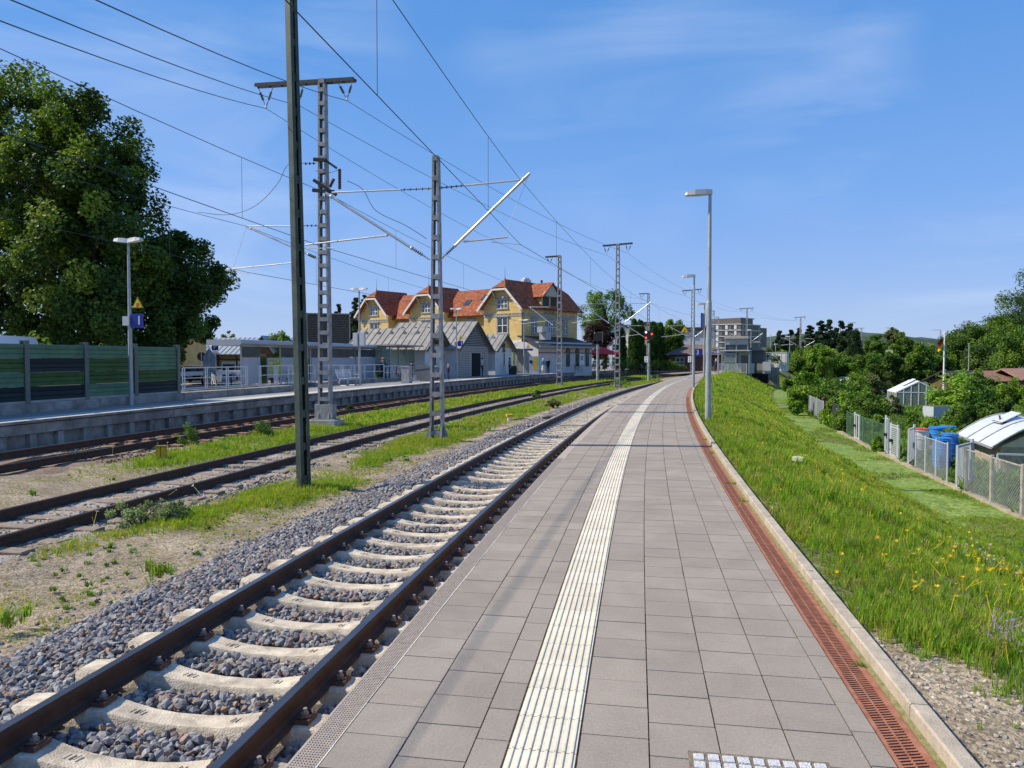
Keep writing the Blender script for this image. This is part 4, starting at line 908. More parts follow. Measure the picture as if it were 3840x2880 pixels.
# single weeds on the bare sand: leafy rosettes, each its own plant
m_weed = leafmat('weed_leaves', (1, 1, 1), .35)
def plant_mesh(name, protos, n, h, spread, cols, flowers=None, fcol=None, fr=.014):
    a = rng.uniform(0, 6.3, n); r = spread * rng.random(n) ** .6; P = np.stack([r * np.cos(a), r * np.sin(a), np.zeros(n)], -1); hh = h * rng.uniform(.5, 1, n) * (1 - .5 * r / max(spread, .01))
    ci = rng.integers(0, len(cols), n)
    return scatter(name, protos, P, rotmats(rng.uniform(0, 6.3, n), rng.normal(0, .2, n), rng.normal(0, .2, n)), np.stack([hh * .8, hh * .8, hh], -1), m_weed, np.asarray(cols)[ci] * rng.uniform(.75, 1.2, (n, 1)))
WG = [(.13, .27, .03), (.17, .32, .035), (.10, .22, .03)]
ros = [plant_mesh('weed_rosette', ROSET, 5, .11, .05, WG) for _ in range(4)]
for r_ in ros: tag(r_, 'small leafy green weed rosette on the bare sand between the tracks', 'weed', 'weed rosettes on the sand')
k = 0
for px, y in ((240, 2138), (330, 2110), (400, 2115), (430, 2108), (330, 2190), (560, 2110), (640, 2150), (480, 2150), (690, 2165), (140, 2125), (205, 2155), (250, 2280), (240, 2245), (350, 2265), (460, 2280), (200, 2210), (410, 2270), (330, 2025), (480, 2050), (545, 2052), (500, 2075), (690, 2068), (430, 2020), (120, 2095), (160, 2100), (380, 2175), (300, 2158)):
    p = on(px, y, -.97); s_, t_ = inv(p.x, p.y); p.z = tg_z(t_) - .01
    o = ros[k % 4] if k < 4 else dup(ros[k % 4], ch=[]); o.location = p; o.rotation_euler = (0, 0, random.uniform(0, 6)); o.scale = (random.uniform(.7, 1.25),) * 3; k += 1
for i in range(70):
    s_, t_ = random.uniform(6, 20), random.choice((random.uniform(-4.3, -2.0), random.uniform(-9.0, -7.0)))
    if t_ < -6.5: s_ += 6
    if tsn(s_, t_)[0] / tsn(s_, t_)[1] > -.71: o = dup(ros[i % 4], ch=[]); o.location = ts(s_, t_, float(tz(np.array([s_]), np.array([t_]))[0]) - .01); o.rotation_euler = (0, 0, random.uniform(0, 6)); o.scale = (random.uniform(.6, 1.7),) * 3
# flowers
m_fl = leafmat('petals', (1, 1, 1), .3)
def flower_proto(n, r, cup=.3):
    V, Fq = [(0, 0, 0)], []
    for i in range(n):
        a = 2 * math.pi * i / n; V += [(r * .55 * math.cos(a - .35), r * .55 * math.sin(a - .35), cup * r * .5), (r * math.cos(a), r * math.sin(a), cup * r), (r * .55 * math.cos(a + .35), r * .55 * math.sin(a + .35), cup * r * .5)]; Fq.append((0, 1 + 3 * i, 2 + 3 * i, 3 + 3 * i))
    V += [(-.06 * r, 0, 0), (.06 * r, 0, 0), (.1 * r, 0, -7 * r), (-.1 * r, 0, -7 * r)]; b = len(V) - 4; Fq.append((b, b + 1, b + 2, b + 3)); return np.array(V), np.array(Fq)
FLW = [flower_proto(6, 1, .25), flower_proto(7, 1, .5)]
def flowers(name, spots, zf, col, r0, r1, hgt, label):
    A = []
    for s, t, rs, rt, n in spots: A.append(np.stack([rng.normal(s, rs, n), rng.normal(t, rt, n)], -1))
    A = np.concatenate(A); n = len(A); X, Y = tsn(A[:, 0], A[:, 1]); z = zf(A[:, 0], A[:, 1]) + hgt * rng.uniform(.6, 1.15, n)
    return tag(scatter(name, FLW, np.stack([X, Y, z], -1), rotmats(rng.uniform(0, 6, n), rng.normal(.3, .4, n), rng.normal(0, .4, n)), rng.uniform(r0, r1, n), m_fl, np.asarray(col) * rng.uniform(.8, 1.1, (n, 1))), label, None, None, 'stuff')
def bs(px, y): p = on(px, y, -.7); s, t = inv(p.x, p.y); z = bank_z(t); p = on(px, y, z + .2); return inv(p.x, p.y)
sp = [(*bs(x, y), a, b, n) for x, y, a, b, n in ((3300, 2050, 2.5, .8, 60), (3000, 1750, 4, .9, 70), (3650, 2300, 1.2, .5, 40), (2850, 1640, 4, .8, 70), (3790, 2330, .45, .3, 26), (3600, 2180, .6, .35, 14), (3440, 2260, .4, .2, 6), (3760, 2200, .5, .3, 16), (2930, 1605, 1.0, .25, 34), (2880, 1580, 1.2, .2, 24), (3300, 1900, 1.2, .4, 10), (3420, 2020, .8, .4, 10), (3100, 1800, 1.2, .5, 6), (2760, 1500, 3, .35, 70), (2830, 1560, 2.5, .3, 20), (3500, 1950, 1, .4, 8))]
sp = [(s, min(t, 10.2), a, b, n) for s, t, a, b, n in sp]
flowers('yellow_flowers', sp, zbk, (.85, .58, .02), .012, .022, .27, 'yellow wild flowers dotted over the grass bank')
flowers('pink_flowers', [(*bs(x, y), .25, .15, n) for x, y, n in ((3620, 2150, 12), (3700, 2180, 9), (3770, 2180, 8), (3560, 2190, 4), (3700, 2245, 5))], zbk, (.72, .52, .62), .008, .015, .33, 'pale pink wild flowers in the bank grass')
flowers('yellow_flowers', [(14.2, -3.0, 1.1, .35, 36), (13.0, -2.7, .8, .4, 20), (10.8, -3.6, .8, .4, 9), (7.0, -2.9, .7, .5, 12), (22, -3.1, 2, .5, 14), (9.5, -2.6, .8, .3, 8)], tz, (.85, .56, .02), .009, .016, .26, 'yellow flowers on weeds between the tracks')
flowers('white_flowers', [(17.8, -8.6, .7, .25, 6), (12.3, -4.1, .5, .2, 3), (9.8, -4.0, .4, .15, 3)], tz, (.8, .8, .76), .02, .035, .36, 'white flower heads on tall weeds between the tracks')
# one big white umbel and a purple spike in the bank grass
p = bs(2990, 1797); o = thing('umbel_flower', ts(p[0], p[1], float(bank_z(p[1]))), 0, 'single large white umbel flower standing in the bank grass', 'flower')
mb = MB(); mb.tube((0, 0, 0), (0, 0, .30), .006, n=5)
mb.build('stem', mat('stem_green', (.12, .2, .04), .8, var=0), o); n = 260; a = rng.uniform(0, 6.3, n); r = .075 * rng.random(n) ** .5
scatter('flower_head', [flower_proto(5, 1, .1)], np.stack([r * np.cos(a), r * np.sin(a), .33 - r * .25], -1), rotmats(a, rng.normal(0, .2, n)), np.full(n, .008), m_fl, np.tile([(.88, .88, .84)], (n, 1)), o)
p = bs(3820, 2490); o = thing('purple_flower', ts(p[0], min(p[1], 6.6), float(bank_z(min(p[1], 6.6)))), 0, 'purple flower spikes at the edge of the gravel beside the kerb', 'flower')
n = 150; a = rng.uniform(0, 6.3, n); r = .16 * rng.random(n) ** .7; scatter('flower_head', [flower_proto(5, 1, .4)], np.stack([r * np.cos(a), r * np.sin(a), .10 + rng.random(n) * .18], -1), rotmats(a, rng.normal(0, .6, n)), np.full(n, .010), m_fl, tint(n, (.50, .33, .50), .2), o)
n = 12; scatter('leaves', TUFT, np.stack([rng.normal(0, .07, n), rng.normal(0, .07, n), np.zeros(n)], -1), rotmats(rng.uniform(0, 6, n)), np.full(n, .22), m_grass, tint(n, GRN[0]), o)
# weeds in the kerb joint
for px, y, h in ((3239, 2495, .07), (2963, 2117, .05), (2751, 1815, .12), (2780, 1880, .09), (2690, 1700, .10), (2660, 1650, .08), (3130, 2350, .05)):
    p = on(px, y, .0); s_, t_ = inv(p.x, p.y); w = plant_mesh('kerb_weed', TUFTW, 7, h, h * .5, WG); w.location = ts(s_, 5.005, -.01); tag(w, 'small green weed growing in the joint between the drain and the kerb', 'weed', 'weeds in the kerb joint')

# ------------------------------------------------------------------ trees, bushes, hedges
m_leaf = leafmat('tree_leaves', (1, 1, 1), .30)
m_bark = mat('bark', (.075, .058, .042), .95, var=.35, scale=6, bump=.8, bscale=18)
def leafp(l, w): return (np.array([(0, -.5 * l, 0), (w * .5, 0, .10 * l), (0, .5 * l, -.05 * l), (-w * .5, 0, .10 * l)]), np.array([(0, 1, 2, 3)]))
LEAF = [leafp(1, .75), leafp(1, .55), leafp(.8, .8)]
NEED = [leafp(1, .28), leafp(1, .4)]
def crown(name, C, rc, per, leaf, cols, parent, out=None, protos=LEAF, flat=1.0, up=.45):
    """leaf clusters: centres C (k,3), radii rc, `per` leaves each"""
    k = len(C); rc = np.broadcast_to(rc, (k,)); ctr = C.mean(0) if out is None else out
    d = rng.normal(0, 1, (k, per, 3)); d /= np.linalg.norm(d, axis=2, keepdims=True); rr = rng.random((k, per, 1)) ** .45
    P = C[:, None] + d * rr * rc[:, None, None] * np.array([1, 1, flat]); P = P.reshape(-1, 3); n = len(P)
    o = P - ctr; o /= np.linalg.norm(o, axis=1, keepdims=True) + 1e-6; nrm = o * .5 + np.array([0, 0, up]) + rng.normal(0, .55, (n, 3)); nrm /= np.linalg.norm(nrm, axis=1, keepdims=True)
    tx = np.cross(nrm, rng.normal(0, 1, (n, 3))); tx /= np.linalg.norm(tx, axis=1, keepdims=True) + 1e-6; ty = np.cross(nrm, tx); M = np.stack([tx, ty, nrm], -1)
    kc = np.asarray(cols)[rng.integers(0, len(cols), k)]; kc = np.repeat(kc * rng.uniform(.8, 1.22, (k, 1)), per, 0) * rng.uniform(.75, 1.25, (n, 1))
    return scatter(name, protos, P, M, leaf * rng.uniform(.6, 1.2, n), m_leaf, kc, parent)
DK = [(.058, .108, .02), (.072, .132, .024), (.095, .16, .028), (.046, .09, .02)]
MDG = [(.10, .19, .026), (.13, .23, .03), (.085, .165, .025), (.15, .235, .035)]
LTG = [(.16, .29, .03), (.20, .34, .035), (.14, .25, .03), (.22, .31, .045)]
CON = [(.030, .060, .028), (.042, .078, .032), (.028, .052, .026)]
CYP = [(.06, .13, .02), (.05, .11, .02), (.075, .15, .025)]
PUR = [(.030, .013, .013), (.04, .016, .016), (.024, .011, .012)]
OLV = [(.13, .165, .05), (.16, .19, .07), (.11, .14, .045)]
def broad(name, loc, H, R, clear, label, cols, K=60, per=260, leaf=.17, group=None, lob=(), cat='tree', gap=.26, limbs=14, trunk=None, shape=1.0, cr=(.16, .30)):
    o = thing(name, loc, random.uniform(0, 6), label, cat, group); o.rotation_euler = (0, 0, 0)
    cz = clear + (H - clear) * .5; hz = (H - clear) * .5
    d = rng.normal(0, 1, (K, 3)); d /= np.linalg.norm(d, axis=1, keepdims=True); r = rng.random(K) ** .42
    C = d * r[:, None] * np.array([R, R, hz]) * (1 - gap * rng.random((K, 1))); taper = 1 - .35 * np.clip(C[:, 2:3] / hz, -.4, 1) ** 2 * shape; C[:, :2] *= taper; C[:, 2] += cz
    for lx, ly, lz, lr, lk in lob:
        e = rng.normal(0, 1, (lk, 3)); e /= np.linalg.norm(e, axis=1, keepdims=True); C = np.concatenate([C, np.array([lx, ly, lz]) + e * (rng.random((lk, 1)) ** .5) * lr])
    rc = rng.uniform(cr[0], cr[1], len(C)) * R
    crown('crown', C, rc, per, leaf, cols, o, np.array([0, 0, cz - hz * .3]))
    mb = MB(); tr = trunk or R * .075; zt = clear + (H - clear) * .55; top = Vector((0, 0, zt)); mb.path([(0, 0, -.3), (.05, 0, clear * .5), (-.04, .03, clear), tuple(top)], [tr * 1.25, tr, tr * .85, tr * .3], 9)
    for i in rng.choice(len(C), min(limbs, len(C)), replace=False):
        q = Vector(C[i]); z0 = clear * .7 + (zt - clear * .7) * random.random() * .8; a = Vector((0, 0, z0)); m_ = a.lerp(q, .5) + Vector((0, 0, .12 * (q - a).length)); mb.path([a, m_, q], [tr * .42, tr * .25, tr * .06], 5, cap=False)
    mb.build('trunk', m_bark, o, smooth=True); return o
def conifer(name, loc, H, R, label, cols=CON, n=34, per=210, leaf=.5, group=None, clear=.04):
    o = thing(name, loc, 0, label, 'tree', group); C, rc = [], []
    for i in range(n):
        f = (i + .5) / n; z = H * (clear + (1 - clear) * f); rr = R * (1 - f) ** .65 * random.uniform(.8, 1.15)
        for j in range(max(1, int(5 * (1 - f) + 1))):
            a = random.uniform(0, 6.3); C.append((rr * .68 * math.cos(a), rr * .68 * math.sin(a), z - rr * .12)); rc.append(max(R * .13, rr * .42))
    C = np.array(C); crown('crown', C, np.array(rc), per // 3, leaf, cols, o, np.array([0, 0, H * .3]), LEAF, .6, .2)
    MB().tube((0, 0, -.3), (0, 0, H * .95), R * .07, .03, 7).build('trunk', m_bark, o); return o
def column(name, loc, H, R, label, cols=CYP, K=230, per=80, leaf=.28, group=None, cat='tree', pw=.35):
    o = thing(name, loc, 0, label, cat, group); f = rng.random(K); a = rng.uniform(0, 6.3, K); rr = R * np.minimum(1, (1 - f) ** pw * 1.05) * np.minimum(1, .75 + f * 2) * rng.uniform(.55, .95, K)
    C = np.stack([rr * np.cos(a), rr * np.sin(a), .15 + f * (H - .3)], -1); crown('crown', C, R * .28, per, leaf, cols, o, np.array([0, 0, H * .3]), NEED, 1.6, .3)
    MB().tube((0, 0, -.3), (0, 0, H * .9), R * .16, .03, 7).build('trunk', m_bark, o); return o
def bush(loc, H, R, label, cols=MDG, K=26, per=90, leaf=.10, group=None, name='bush', cat='bush', Ry=None):
    o = thing(name, loc, 0, label, cat, group); d = rng.normal(0, 1, (K, 3)); d /= np.linalg.norm(d, axis=1, keepdims=True); d[:, 2] = np.abs(d[:, 2]); r = rng.random((K, 1)) ** .4
    C = d * r * np.array([R * .85, (Ry or R) * .85, H * .8]) + np.array([0, 0, H * .12]); crown('crown', C, rng.uniform(.2, .34, K) * min(R, H), per, leaf, cols, o, np.array([0, 0, H * .1]))
    mb = MB()
    for i in rng.choice(K, min(7, K), replace=False): mb.path([(0, 0, -.1), tuple(C[i] * .5), tuple(C[i])], [.03 * R, .02 * R, .006], 4, cap=False)
    mb.build('stem', m_bark, o); return o
def gat(px, Z, z): p = at(px, 1345, Z); return Vector((p.x, Z, z))
def ztop(y, Z): return CAM_H + (1345 - y) / F_PX * Z
# the big dark trees behind the noise barrier
LT = 'tall dark leafy trees behind the noise barrier'
broad('lime_tree', gat(75, 60, -.6), ztop(218, 60) + .6, 8.2, 3.0, 'tallest dark leafy tree at the left edge, behind the green barrier', DK + [(.19, .25, .04)], 165, 280, .36, LT, [(5.0, -.8, 10, 3.0, 12), (-3, -3, 7.5, 3.7, 14), (3, -2, 5.0, 3.0, 14)], trunk=.5, cr=(.11, .21), gap=.12)
broad('lime_tree', gat(330, 55, -.6), ztop(255, 55) + .6, 5.6, 2.6, 'dark leafy tree with a narrow pointed top, right of the tallest tree', DK + [(.20, .28, .04)], 130, 290, .35, LT, [(2.6, -1, 13.6, 2.9, 14), (4.3, 0, 10.0, 2.7, 14), (-.7, -2.5, 7.6, 3.3, 16), (-1.6, 0, 20.3, 1.8, 8), (2.7, -2.4, 6.0, 2.6, 14), (0, -2, 4.2, 3.0, 12)], trunk=.45, cr=(.13, .25), gap=.12)
broad('lime_tree', gat(650, 62, -.6), ztop(800, 62) + .6, 5.0, 1.9, 'lower rounded dark tree at the right end of the green barrier', DK, 110, 280, .34, LT, [(2.0, 0, 8.5, 2.4, 12), (-1.3, -.8, 10.8, 2.2, 8), (1, -2, 4.4, 2.8, 14), (-2.5, -1.5, 4.5, 2.6, 14)], trunk=.42, cr=(.13, .25), gap=.12)
broad('lime_tree', gat(-230, 56, -.6), 20, 6.5, 3.6, 'dark leafy tree mostly cut off by the left picture edge', DK, 44, 260, .36, LT)
# trees round the station
broad('airy_tree', gat(2268, 118, 0), ztop(1062, 118), 4.6, 4.6, 'open branched green tree rising behind the dark copper beech', MDG, 46, 130, .34, None, [(3.0, 0, 9.6, 1.3, 6), (-2.6, 0, 6.8, 1.2, 5), (1.4, 0, 11.3, 1.2, 5)], cr=(.12, .24), limbs=26, gap=.1)
broad('copper_beech', gat(2246, 108, 0), ztop(1176, 108), 2.5, .8, 'dark purple leaved copper beech right of the yellow building', PUR, 60, 150, .26, None)
for px, yt, Z, R, lab in ((2376, 1198, 112, .95, 'tall narrow cypress column, left one of the close pair right of the parasol'), (2401, 1199, 113, .95, 'tall narrow cypress column, right one of the close pair right of the parasol'), (2331, 1232, 118, .9, 'shorter dark cypress column between the parasol and the close pair'), (2449, 1210, 116, 1.05, 'cypress column directly right of the red railway signal'), (2474, 1213, 118, 1.1, 'cypress column touching the rounded green tree')):
    column('cypress', gat(px, Z, 0), ztop(yt, Z), R, lab, group='cypress columns beyond the far platform')
broad('chestnut_tree', gat(2519, 122, 0), ztop(1176, 122), 2.3, .6, 'rounded dark green tree left of the near platform lamps', MDG, 90, 190, .34, cr=(.2, .34))
bush(gat(2500, 114, 0), 1.7, 3.8, 'long low clipped hedge on the raised platform side', MDG, 40, 90, .18, name='hedge', cat='hedge', Ry=1.0); bush(gat(2556, 118, 0), 1.7, 3.4, 'low hedge in front of the small brick house', DK, 36, 80, .18, name='hedge', cat='hedge', Ry=1.0)
bush(gat(2338, 108, 0), 1.9, 2.0, 'dark low hedge below the short cypress column', DK, 24, 90, .18, name='hedge', cat='hedge')
for px, yt, Z, R, lab in ((1269, 1142, 120, 2.2, 'small spruce left of the dark louvred tower'), (1335, 1118, 110, 2.6, 'dark spruce behind the grey roofed annexe'), (1368, 1108, 125, 2.6, 'spruce tip behind the left gable of the yellow building')): conifer('spruce', gat(px, Z, 0), ztop(yt, Z), R, lab, group='spruces behind the station')
broad('maple_tree', gat(1065, 78, 0), ztop(1238, 78), 1.9, 1.2, 'round bright green tree above the bicycle shelter roof', LTG, 36, 130, .24); broad('maple_tree', gat(1020, 82, 0), ztop(1246, 82), 1.1, 1.2, 'small bright green tree beside the lantern', LTG, 20, 110, .24)
broad('pale_tree', gat(860, 150, 0), ztop(1230, 150), 1.6, 3, 'distant pale tree behind the metal roofed building', OLV, 22, 80, .35); broad('pale_tree', gat(905, 150, 0), ztop(1258, 150), 1.2, 2, 'low distant tree above the ridge of the metal roofed building', OLV, 12, 70, .35)
bush(on(1434, 1424, .05), 1.55, .95, 'dark green leafy shrub left of the glass waiting shelter', MDG, 34, 110, .12)
broad('maple_tree', gat(2268, 95, 0), 2.4, .8, .3, 'small yellow green shrub below the red parasol', LTG, 14, 80, .16)
# weeds big enough to stand alone between the tracks
for px, y, h, r, c, lab in ((700, 1685, .75, .38, MDG, 'tall bushy green weed at the end of the far track stretch'), (984, 1642, .62, .44, MDG, 'rounded bushy green weed left of the tall dark mast'), (1310, 1560, .5, .34, DK, 'dark green weed beside the concrete block of the ladder mast'), (1405, 1552, .35, .22, MDG, 'small round weed right of the ladder mast block'), (520, 1960, .36, .62, [(.24, .30, .15), (.20, .26, .12)], 'low grey green weed spreading beside the middle track'), (640, 1945, .30, .40, [(.24, .30, .15), (.20, .26, .12)], 'low grey green weed clump left of the dark mast'), (2010, 1490, .55, .35, MDG, 'upright green weed by the middle track'), (2075, 1525, .40, .5, OLV, 'grey green weed clump at the ballast edge'), (2330, 1447, .7, 1.3, LTG, 'yellow green weeds round the foot of the crossarm mast'), (2450, 1428, .7, 1.6, LTG, 'yellow green weeds right of the red signal post')):
    p = on(px, y, -.93); bush(p, h, r, lab, c, 22, 80, .05 if p.y < 30 else .09, name='weed', cat='weed')
for px, y in ((30, 2360), (600, 2170)):
    p = on(px, y, -.97); o = thing('flowering_weed', p, 0, 'tall feathery weed with yellow buttons at the left edge' if px < 100 else 'feathery weed with yellow flowers beside the grey ballast', 'weed'); n = 16
    scatter('leaves', TUFT, np.stack([rng.normal(0, .07, n), rng.normal(0, .07, n), rng.uniform(0, .12, n)], -1), rotmats(rng.uniform(0, 6, n), rng.normal(0, .3, n)), rng.uniform(.10, .22, n), m_grass, tint(n, (.18, .28, .04)), o)
    n = 9; scatter('flower_head', FLW, np.stack([rng.normal(0, .10, n), rng.normal(0, .10, n), rng.uniform(.16, .38, n)], -1), rotmats(rng.uniform(0, 6, n)), rng.uniform(.011, .017, n), m_fl, tint(n, (.85, .58, .02)), o)
# ---- the gardens right of the bank and the trees beyond
GZ_ = -1.95
for px, yt, Z, R in ((2925, 1242, 205, 4.0), (2965, 1238, 210, 4.2), (2998, 1232, 200, 4.0), (3036, 1222, 195, 4.6), (3075, 1205, 200, 5.2), (3112, 1200, 205, 5.4), (3150, 1205, 200, 5.2), (3184, 1216, 195, 4.6)):
    conifer('spruce', gat(px, Z, -2), ztop(yt, Z) + 2, R, 'tall dark spruce in the dark row beyond the grass bank', n=30, per=520, leaf=.6, group='dark spruces beyond the bank')
column('cypress', gat(3208, 100, -2), ztop(1243, 100) + 2, 1.5, 'broad dark green cypress standing alone before the spruces', [(.03, .065, .025), (.035, .075, .03)], 170, 50, .3, pw=.55)
for px, yt, Z, R, cl, cols, lab in ((3084, 1282, 88, 2.2, 1.0, LTG, 'bushy light green willow before the dark spruces'), (3020, 1300, 100, 2.2, .8, MDG, 'green tree left of the light willow'), (2950, 1318, 130, 2.6, .6, MDG, 'green tree by the far lattice mast'), (3290, 1240, 130, 2.3, 2, MDG, 'round tree right of the dark cypress'), (3352, 1220, 140, 1.8, 5, OLV, 'thin pale tree above the garden bushes'), (3405, 1232, 84, 2.0, 1, MDG, 'tall green tree behind the greenhouse'), (3450, 1290, 80, 2.0, .6, MDG, 'leafy tree left of the flagpole'), (3510, 1302, 82, 2.2, .5, MDG, 'leafy tree behind the flag'), (3250, 1320, 85, 2.0, .4, MDG, 'low green tree behind the purple shrub'), (3160, 1325, 90, 2.2, .4, MDG, 'low green tree in the garden row'), (3345, 1310, 80, 1.9, .4, DK, 'dark green tree behind the small greenhouse'),
        (3600, 1225, 92, 2.9, 1.0, DK, 'dark leafy tree right of the flagpole'), (3655, 1188, 95, 3.4, 1.2, DK, 'broad dark tree with a rounded top right of the flag'), (3725, 1178, 90, 3.2, 1.2, MDG, 'green tree between the darker right hand trees'), (3790, 1090, 92, 3.6, 1.4, DK, 'tall dark tree near the right picture edge'), (3860, 990, 95, 4.6, 1.6, DK, 'tallest dark tree cut by the right picture edge'), (3810, 1225, 70, 2.3, .6, MDG, 'leafy tree in front at the right picture edge'), (3700, 1290, 78, 2.4, .4, DK, 'low dark tree behind the garden huts')):
    broad('garden_tree', gat(px, Z, -2), ztop(yt, Z) + 2, R * (1.12 if px > 3580 else 1), cl + .2, lab, cols, 80 if px > 3580 else 54, 190, .26 if Z > 75 else .2, 'trees beyond the gardens', trunk=.16)
for i, px in enumerate(range(2880, 3640, 46)):
    Z = 118 + (i * 37 % 5) * 9; yt = 1296 + (i * 53 % 7) * 6 - (18 if i % 4 == 1 else 0)
    broad('garden_tree', gat(px + (i * 29 % 20), Z, -2), ztop(yt, Z) + 2, 2.9, .3, 'leafy tree in the dense green row between the gardens and the spruces', MDG if i % 3 else DK, 40, 130, .42, 'dense row of trees before the spruces', trunk=.15)
for i, px in enumerate([x for x in range(3030, 3840, 62) if not 3325 < x < 3530]):
    Z = 50 + (i * 31 % 5) * 5; yt = 1378 + (i * 17 % 6) * 8
    bush(gat(px, Z, GZ_), ztop(yt, Z) + 1.95, 1.5 + .2 * (i % 3), 'leafy shrub in the middle of the garden plots', (LTG, MDG, MDG, LTG, OLV)[i % 5], 40, 110, .2, 'shrubs across the middle of the gardens', name='garden_bush')
GB = [(2990, 1560, 1420, 70, LTG, 'bush at the far end of the garden fence'), (3060, 1540, 1415, 110, MDG, 'dark bush above the rusty fence post'), (3140, 1520, 1395, 120, MDG, 'leafy bush in the fruit garden, left of the small greenhouse'), (3190, 1560, 1440, 130, LTG, 'light green bush before the small greenhouse'), (3260, 1580, 1450, 150, MDG, 'wide green bush left of the white greenhouse'), (3180, 1620, 1500, 120, MDG, 'bush behind the dark mesh gate'), (3290, 1620, 1545, 90, LTG, 'low bush at the greenhouse corner'), (3120, 1600, 1470, 100, LTG, 'light bush behind the rusty fence post'), (3420, 1610, 1545, 90, MDG, 'low planting in front of the white greenhouse'), (3500, 1640, 1545, 110, LTG, 'light green crop row before the raised bed'), (3590, 1620, 1490, 120, MDG, 'bush right of the white flagpole foot'), (3640, 1520, 1400, 130, LTG, 'climbing vine hedge right of the flagpole'), (3720, 1510, 1392, 130, LTG, 'bright vine hedge near the huts'), (3800, 1520, 1400, 130, LTG, 'bright vine hedge at the right edge'), (3635, 1640, 1448, 60, CYP, 'small upright cypress bush in the flower garden'), (3700, 1660, 1540, 130, MDG, 'bush left of the orange flowers'), (3800, 1650, 1510, 120, LTG, 'large leaved plant behind the cold frame'), (3560, 1690, 1580, 90, LTG, 'leafy plant behind the blue barrels'), (3300, 1700, 1610, 55, LTG, 'climbing plant on the wire fence'), (3470, 1690, 1600, 80, MDG, 'plant behind the white barrel'), (3240, 1480, 1372, 120, MDG, 'hedge below the purple shrub'), (3400, 1470, 1370, 120, MDG, 'hedge behind the greenhouses'), (3530, 1470, 1385, 110, DK, 'dark hedge left of the vines'), (3010, 1450, 1385, 90, DK, 'dark shrub beside the end of the path'), (2960, 1470, 1400, 60, MDG, 'shrub left of the path end'), (3100, 1450, 1360, 110, MDG, 'shrub below the light willow'), (3750, 1760, 1690, 110, MDG, 'low vegetables behind the mesh fence'), (3810, 1860, 1770, 80, MDG, 'vegetables at the right edge behind the mesh fence'), (3690, 1590, 1480, 90, MDG, 'shrub between vines and flowers'), (3340, 1560, 1470, 80, OLV, 'grey green shrub left of the greenhouse door'), (3760, 1580, 1470, 100, DK, 'dark shrub under the vine pergola')]
for px, yb, yt, w, cols, lab in GB:
    p = on(px, yb, -1.95); R = w / 2 / F_PX * p.y; H = (yb - yt) / F_PX * p.y; bush(p, H * .88, R, lab, cols, 38, 100, max(.07, min(.18, p.y * .0036)), 'bushes and plants in the gardens', name='garden_bush')
p = on(3297, 1462, -1.95); bush(p, (1462 - 1358) / F_PX * p.y, 50 / F_PX * p.y, 'dark purple red leaved shrub among the green garden bushes', [(.07, .016, .022), (.09, .02, .026)], 40, 100, .2)
# flower dots
for px, y, col, lab in ((3790, 1545, (.8, .16, .03), 'orange red garden flowers in the bed near the huts'), (3810, 1552, (.85, .5, .02), 'yellow orange garden flowers at the right edge'), (3520, 1665, (.85, .4, .02), 'orange marigolds behind the blue barrels'), (3490, 1675, (.85, .35, .03), 'orange marigolds behind the wire fence'), (3320, 1503, (.8, .1, .03), 'red flowers left of the white greenhouse'), (3740, 1590, (.8, .8, .8), 'white garden flowers in the right hand bed')):
    p = on(px, y + 30, -1.95); n = 34; o = thing('garden_flowers', p, 0, lab, 'flowers', 'flowers in the gardens'); h = 35 / F_PX * p.y; r = 30 / F_PX * p.y
    scatter('flower_head', FLW, np.stack([rng.normal(0, r * .5, n), rng.normal(0, r * .4, n), h * rng.uniform(.75, 1.05, n)], -1), rotmats(rng.uniform(0, 6, n)), rng.uniform(.035, .07, n), m_fl, tint(n, col, .15, .05), o)
    n = 18; scatter('leaves', TUFTW, np.stack([rng.normal(0, r * .5, n), rng.normal(0, r * .4, n), np.zeros(n)], -1), rotmats(rng.uniform(0, 6, n)), np.full(n, h * .9), m_grass, tint(n, GRN[0]), o)
# low ground cover over the garden soil
a = rng.uniform(12, 75, 9500); b = 12.3 + 24 * rng.random(9500) ** 1.4; X, Y = tsn(a, b); n = len(a); h = rng.uniform(.12, .5, n) * (.4 + vnoise(X, Y, 2.5, 60))
tag(scatter('garden_greenery', TUFTW, np.stack([X, Y, np.full(n, -1.98)], -1), rotmats(rng.uniform(0, 6, n)), np.stack([h * 1.6, h * 1.6, h], -1), m_grass, tint(n, (.12, .21, .03), .35)), 'mixed low greenery covering the garden plots', None, None, 'stuff')
# far hills and woods
def ridge(name, Y, x0, x1, zb, zt, amp, m, seed, n=160):
    x = np.linspace(x0, x1, n); h = zt + amp * (vnoise(x, x * 0, (x1 - x0) / 9, seed) - .5) + amp * .25 * (vnoise(x, x * 0, (x1 - x0) / 60, seed + 1) - .5); V, Fq = [], []
    for i in range(n): V += [(x[i], Y, zb), (x[i], Y + Y * .05, h[i] * .8), (x[i], Y + Y * .12, h[i]), (x[i], Y + Y * .4, zb)]
    for i in range(n - 1):
        for j in range(3): Fq.append((i * 4 + j, i * 4 + 4 + j, i * 4 + 5 + j, i * 4 + j + 1))
    return tag(npmesh(name, np.array(V), np.array(Fq), m, smooth=True), kind='structure')
ridge('far_hills', 2600, 900, 3400, -3, 88, 40, mat('far_forest', (.045, .075, .05), .95, var=.35, scale=.012), 91)
ridge('far_fields', 1300, 380, 1900, -3, 20, 12, mat('far_field', (.16, .22, .07), .95, var=.3, scale=.01), 95)
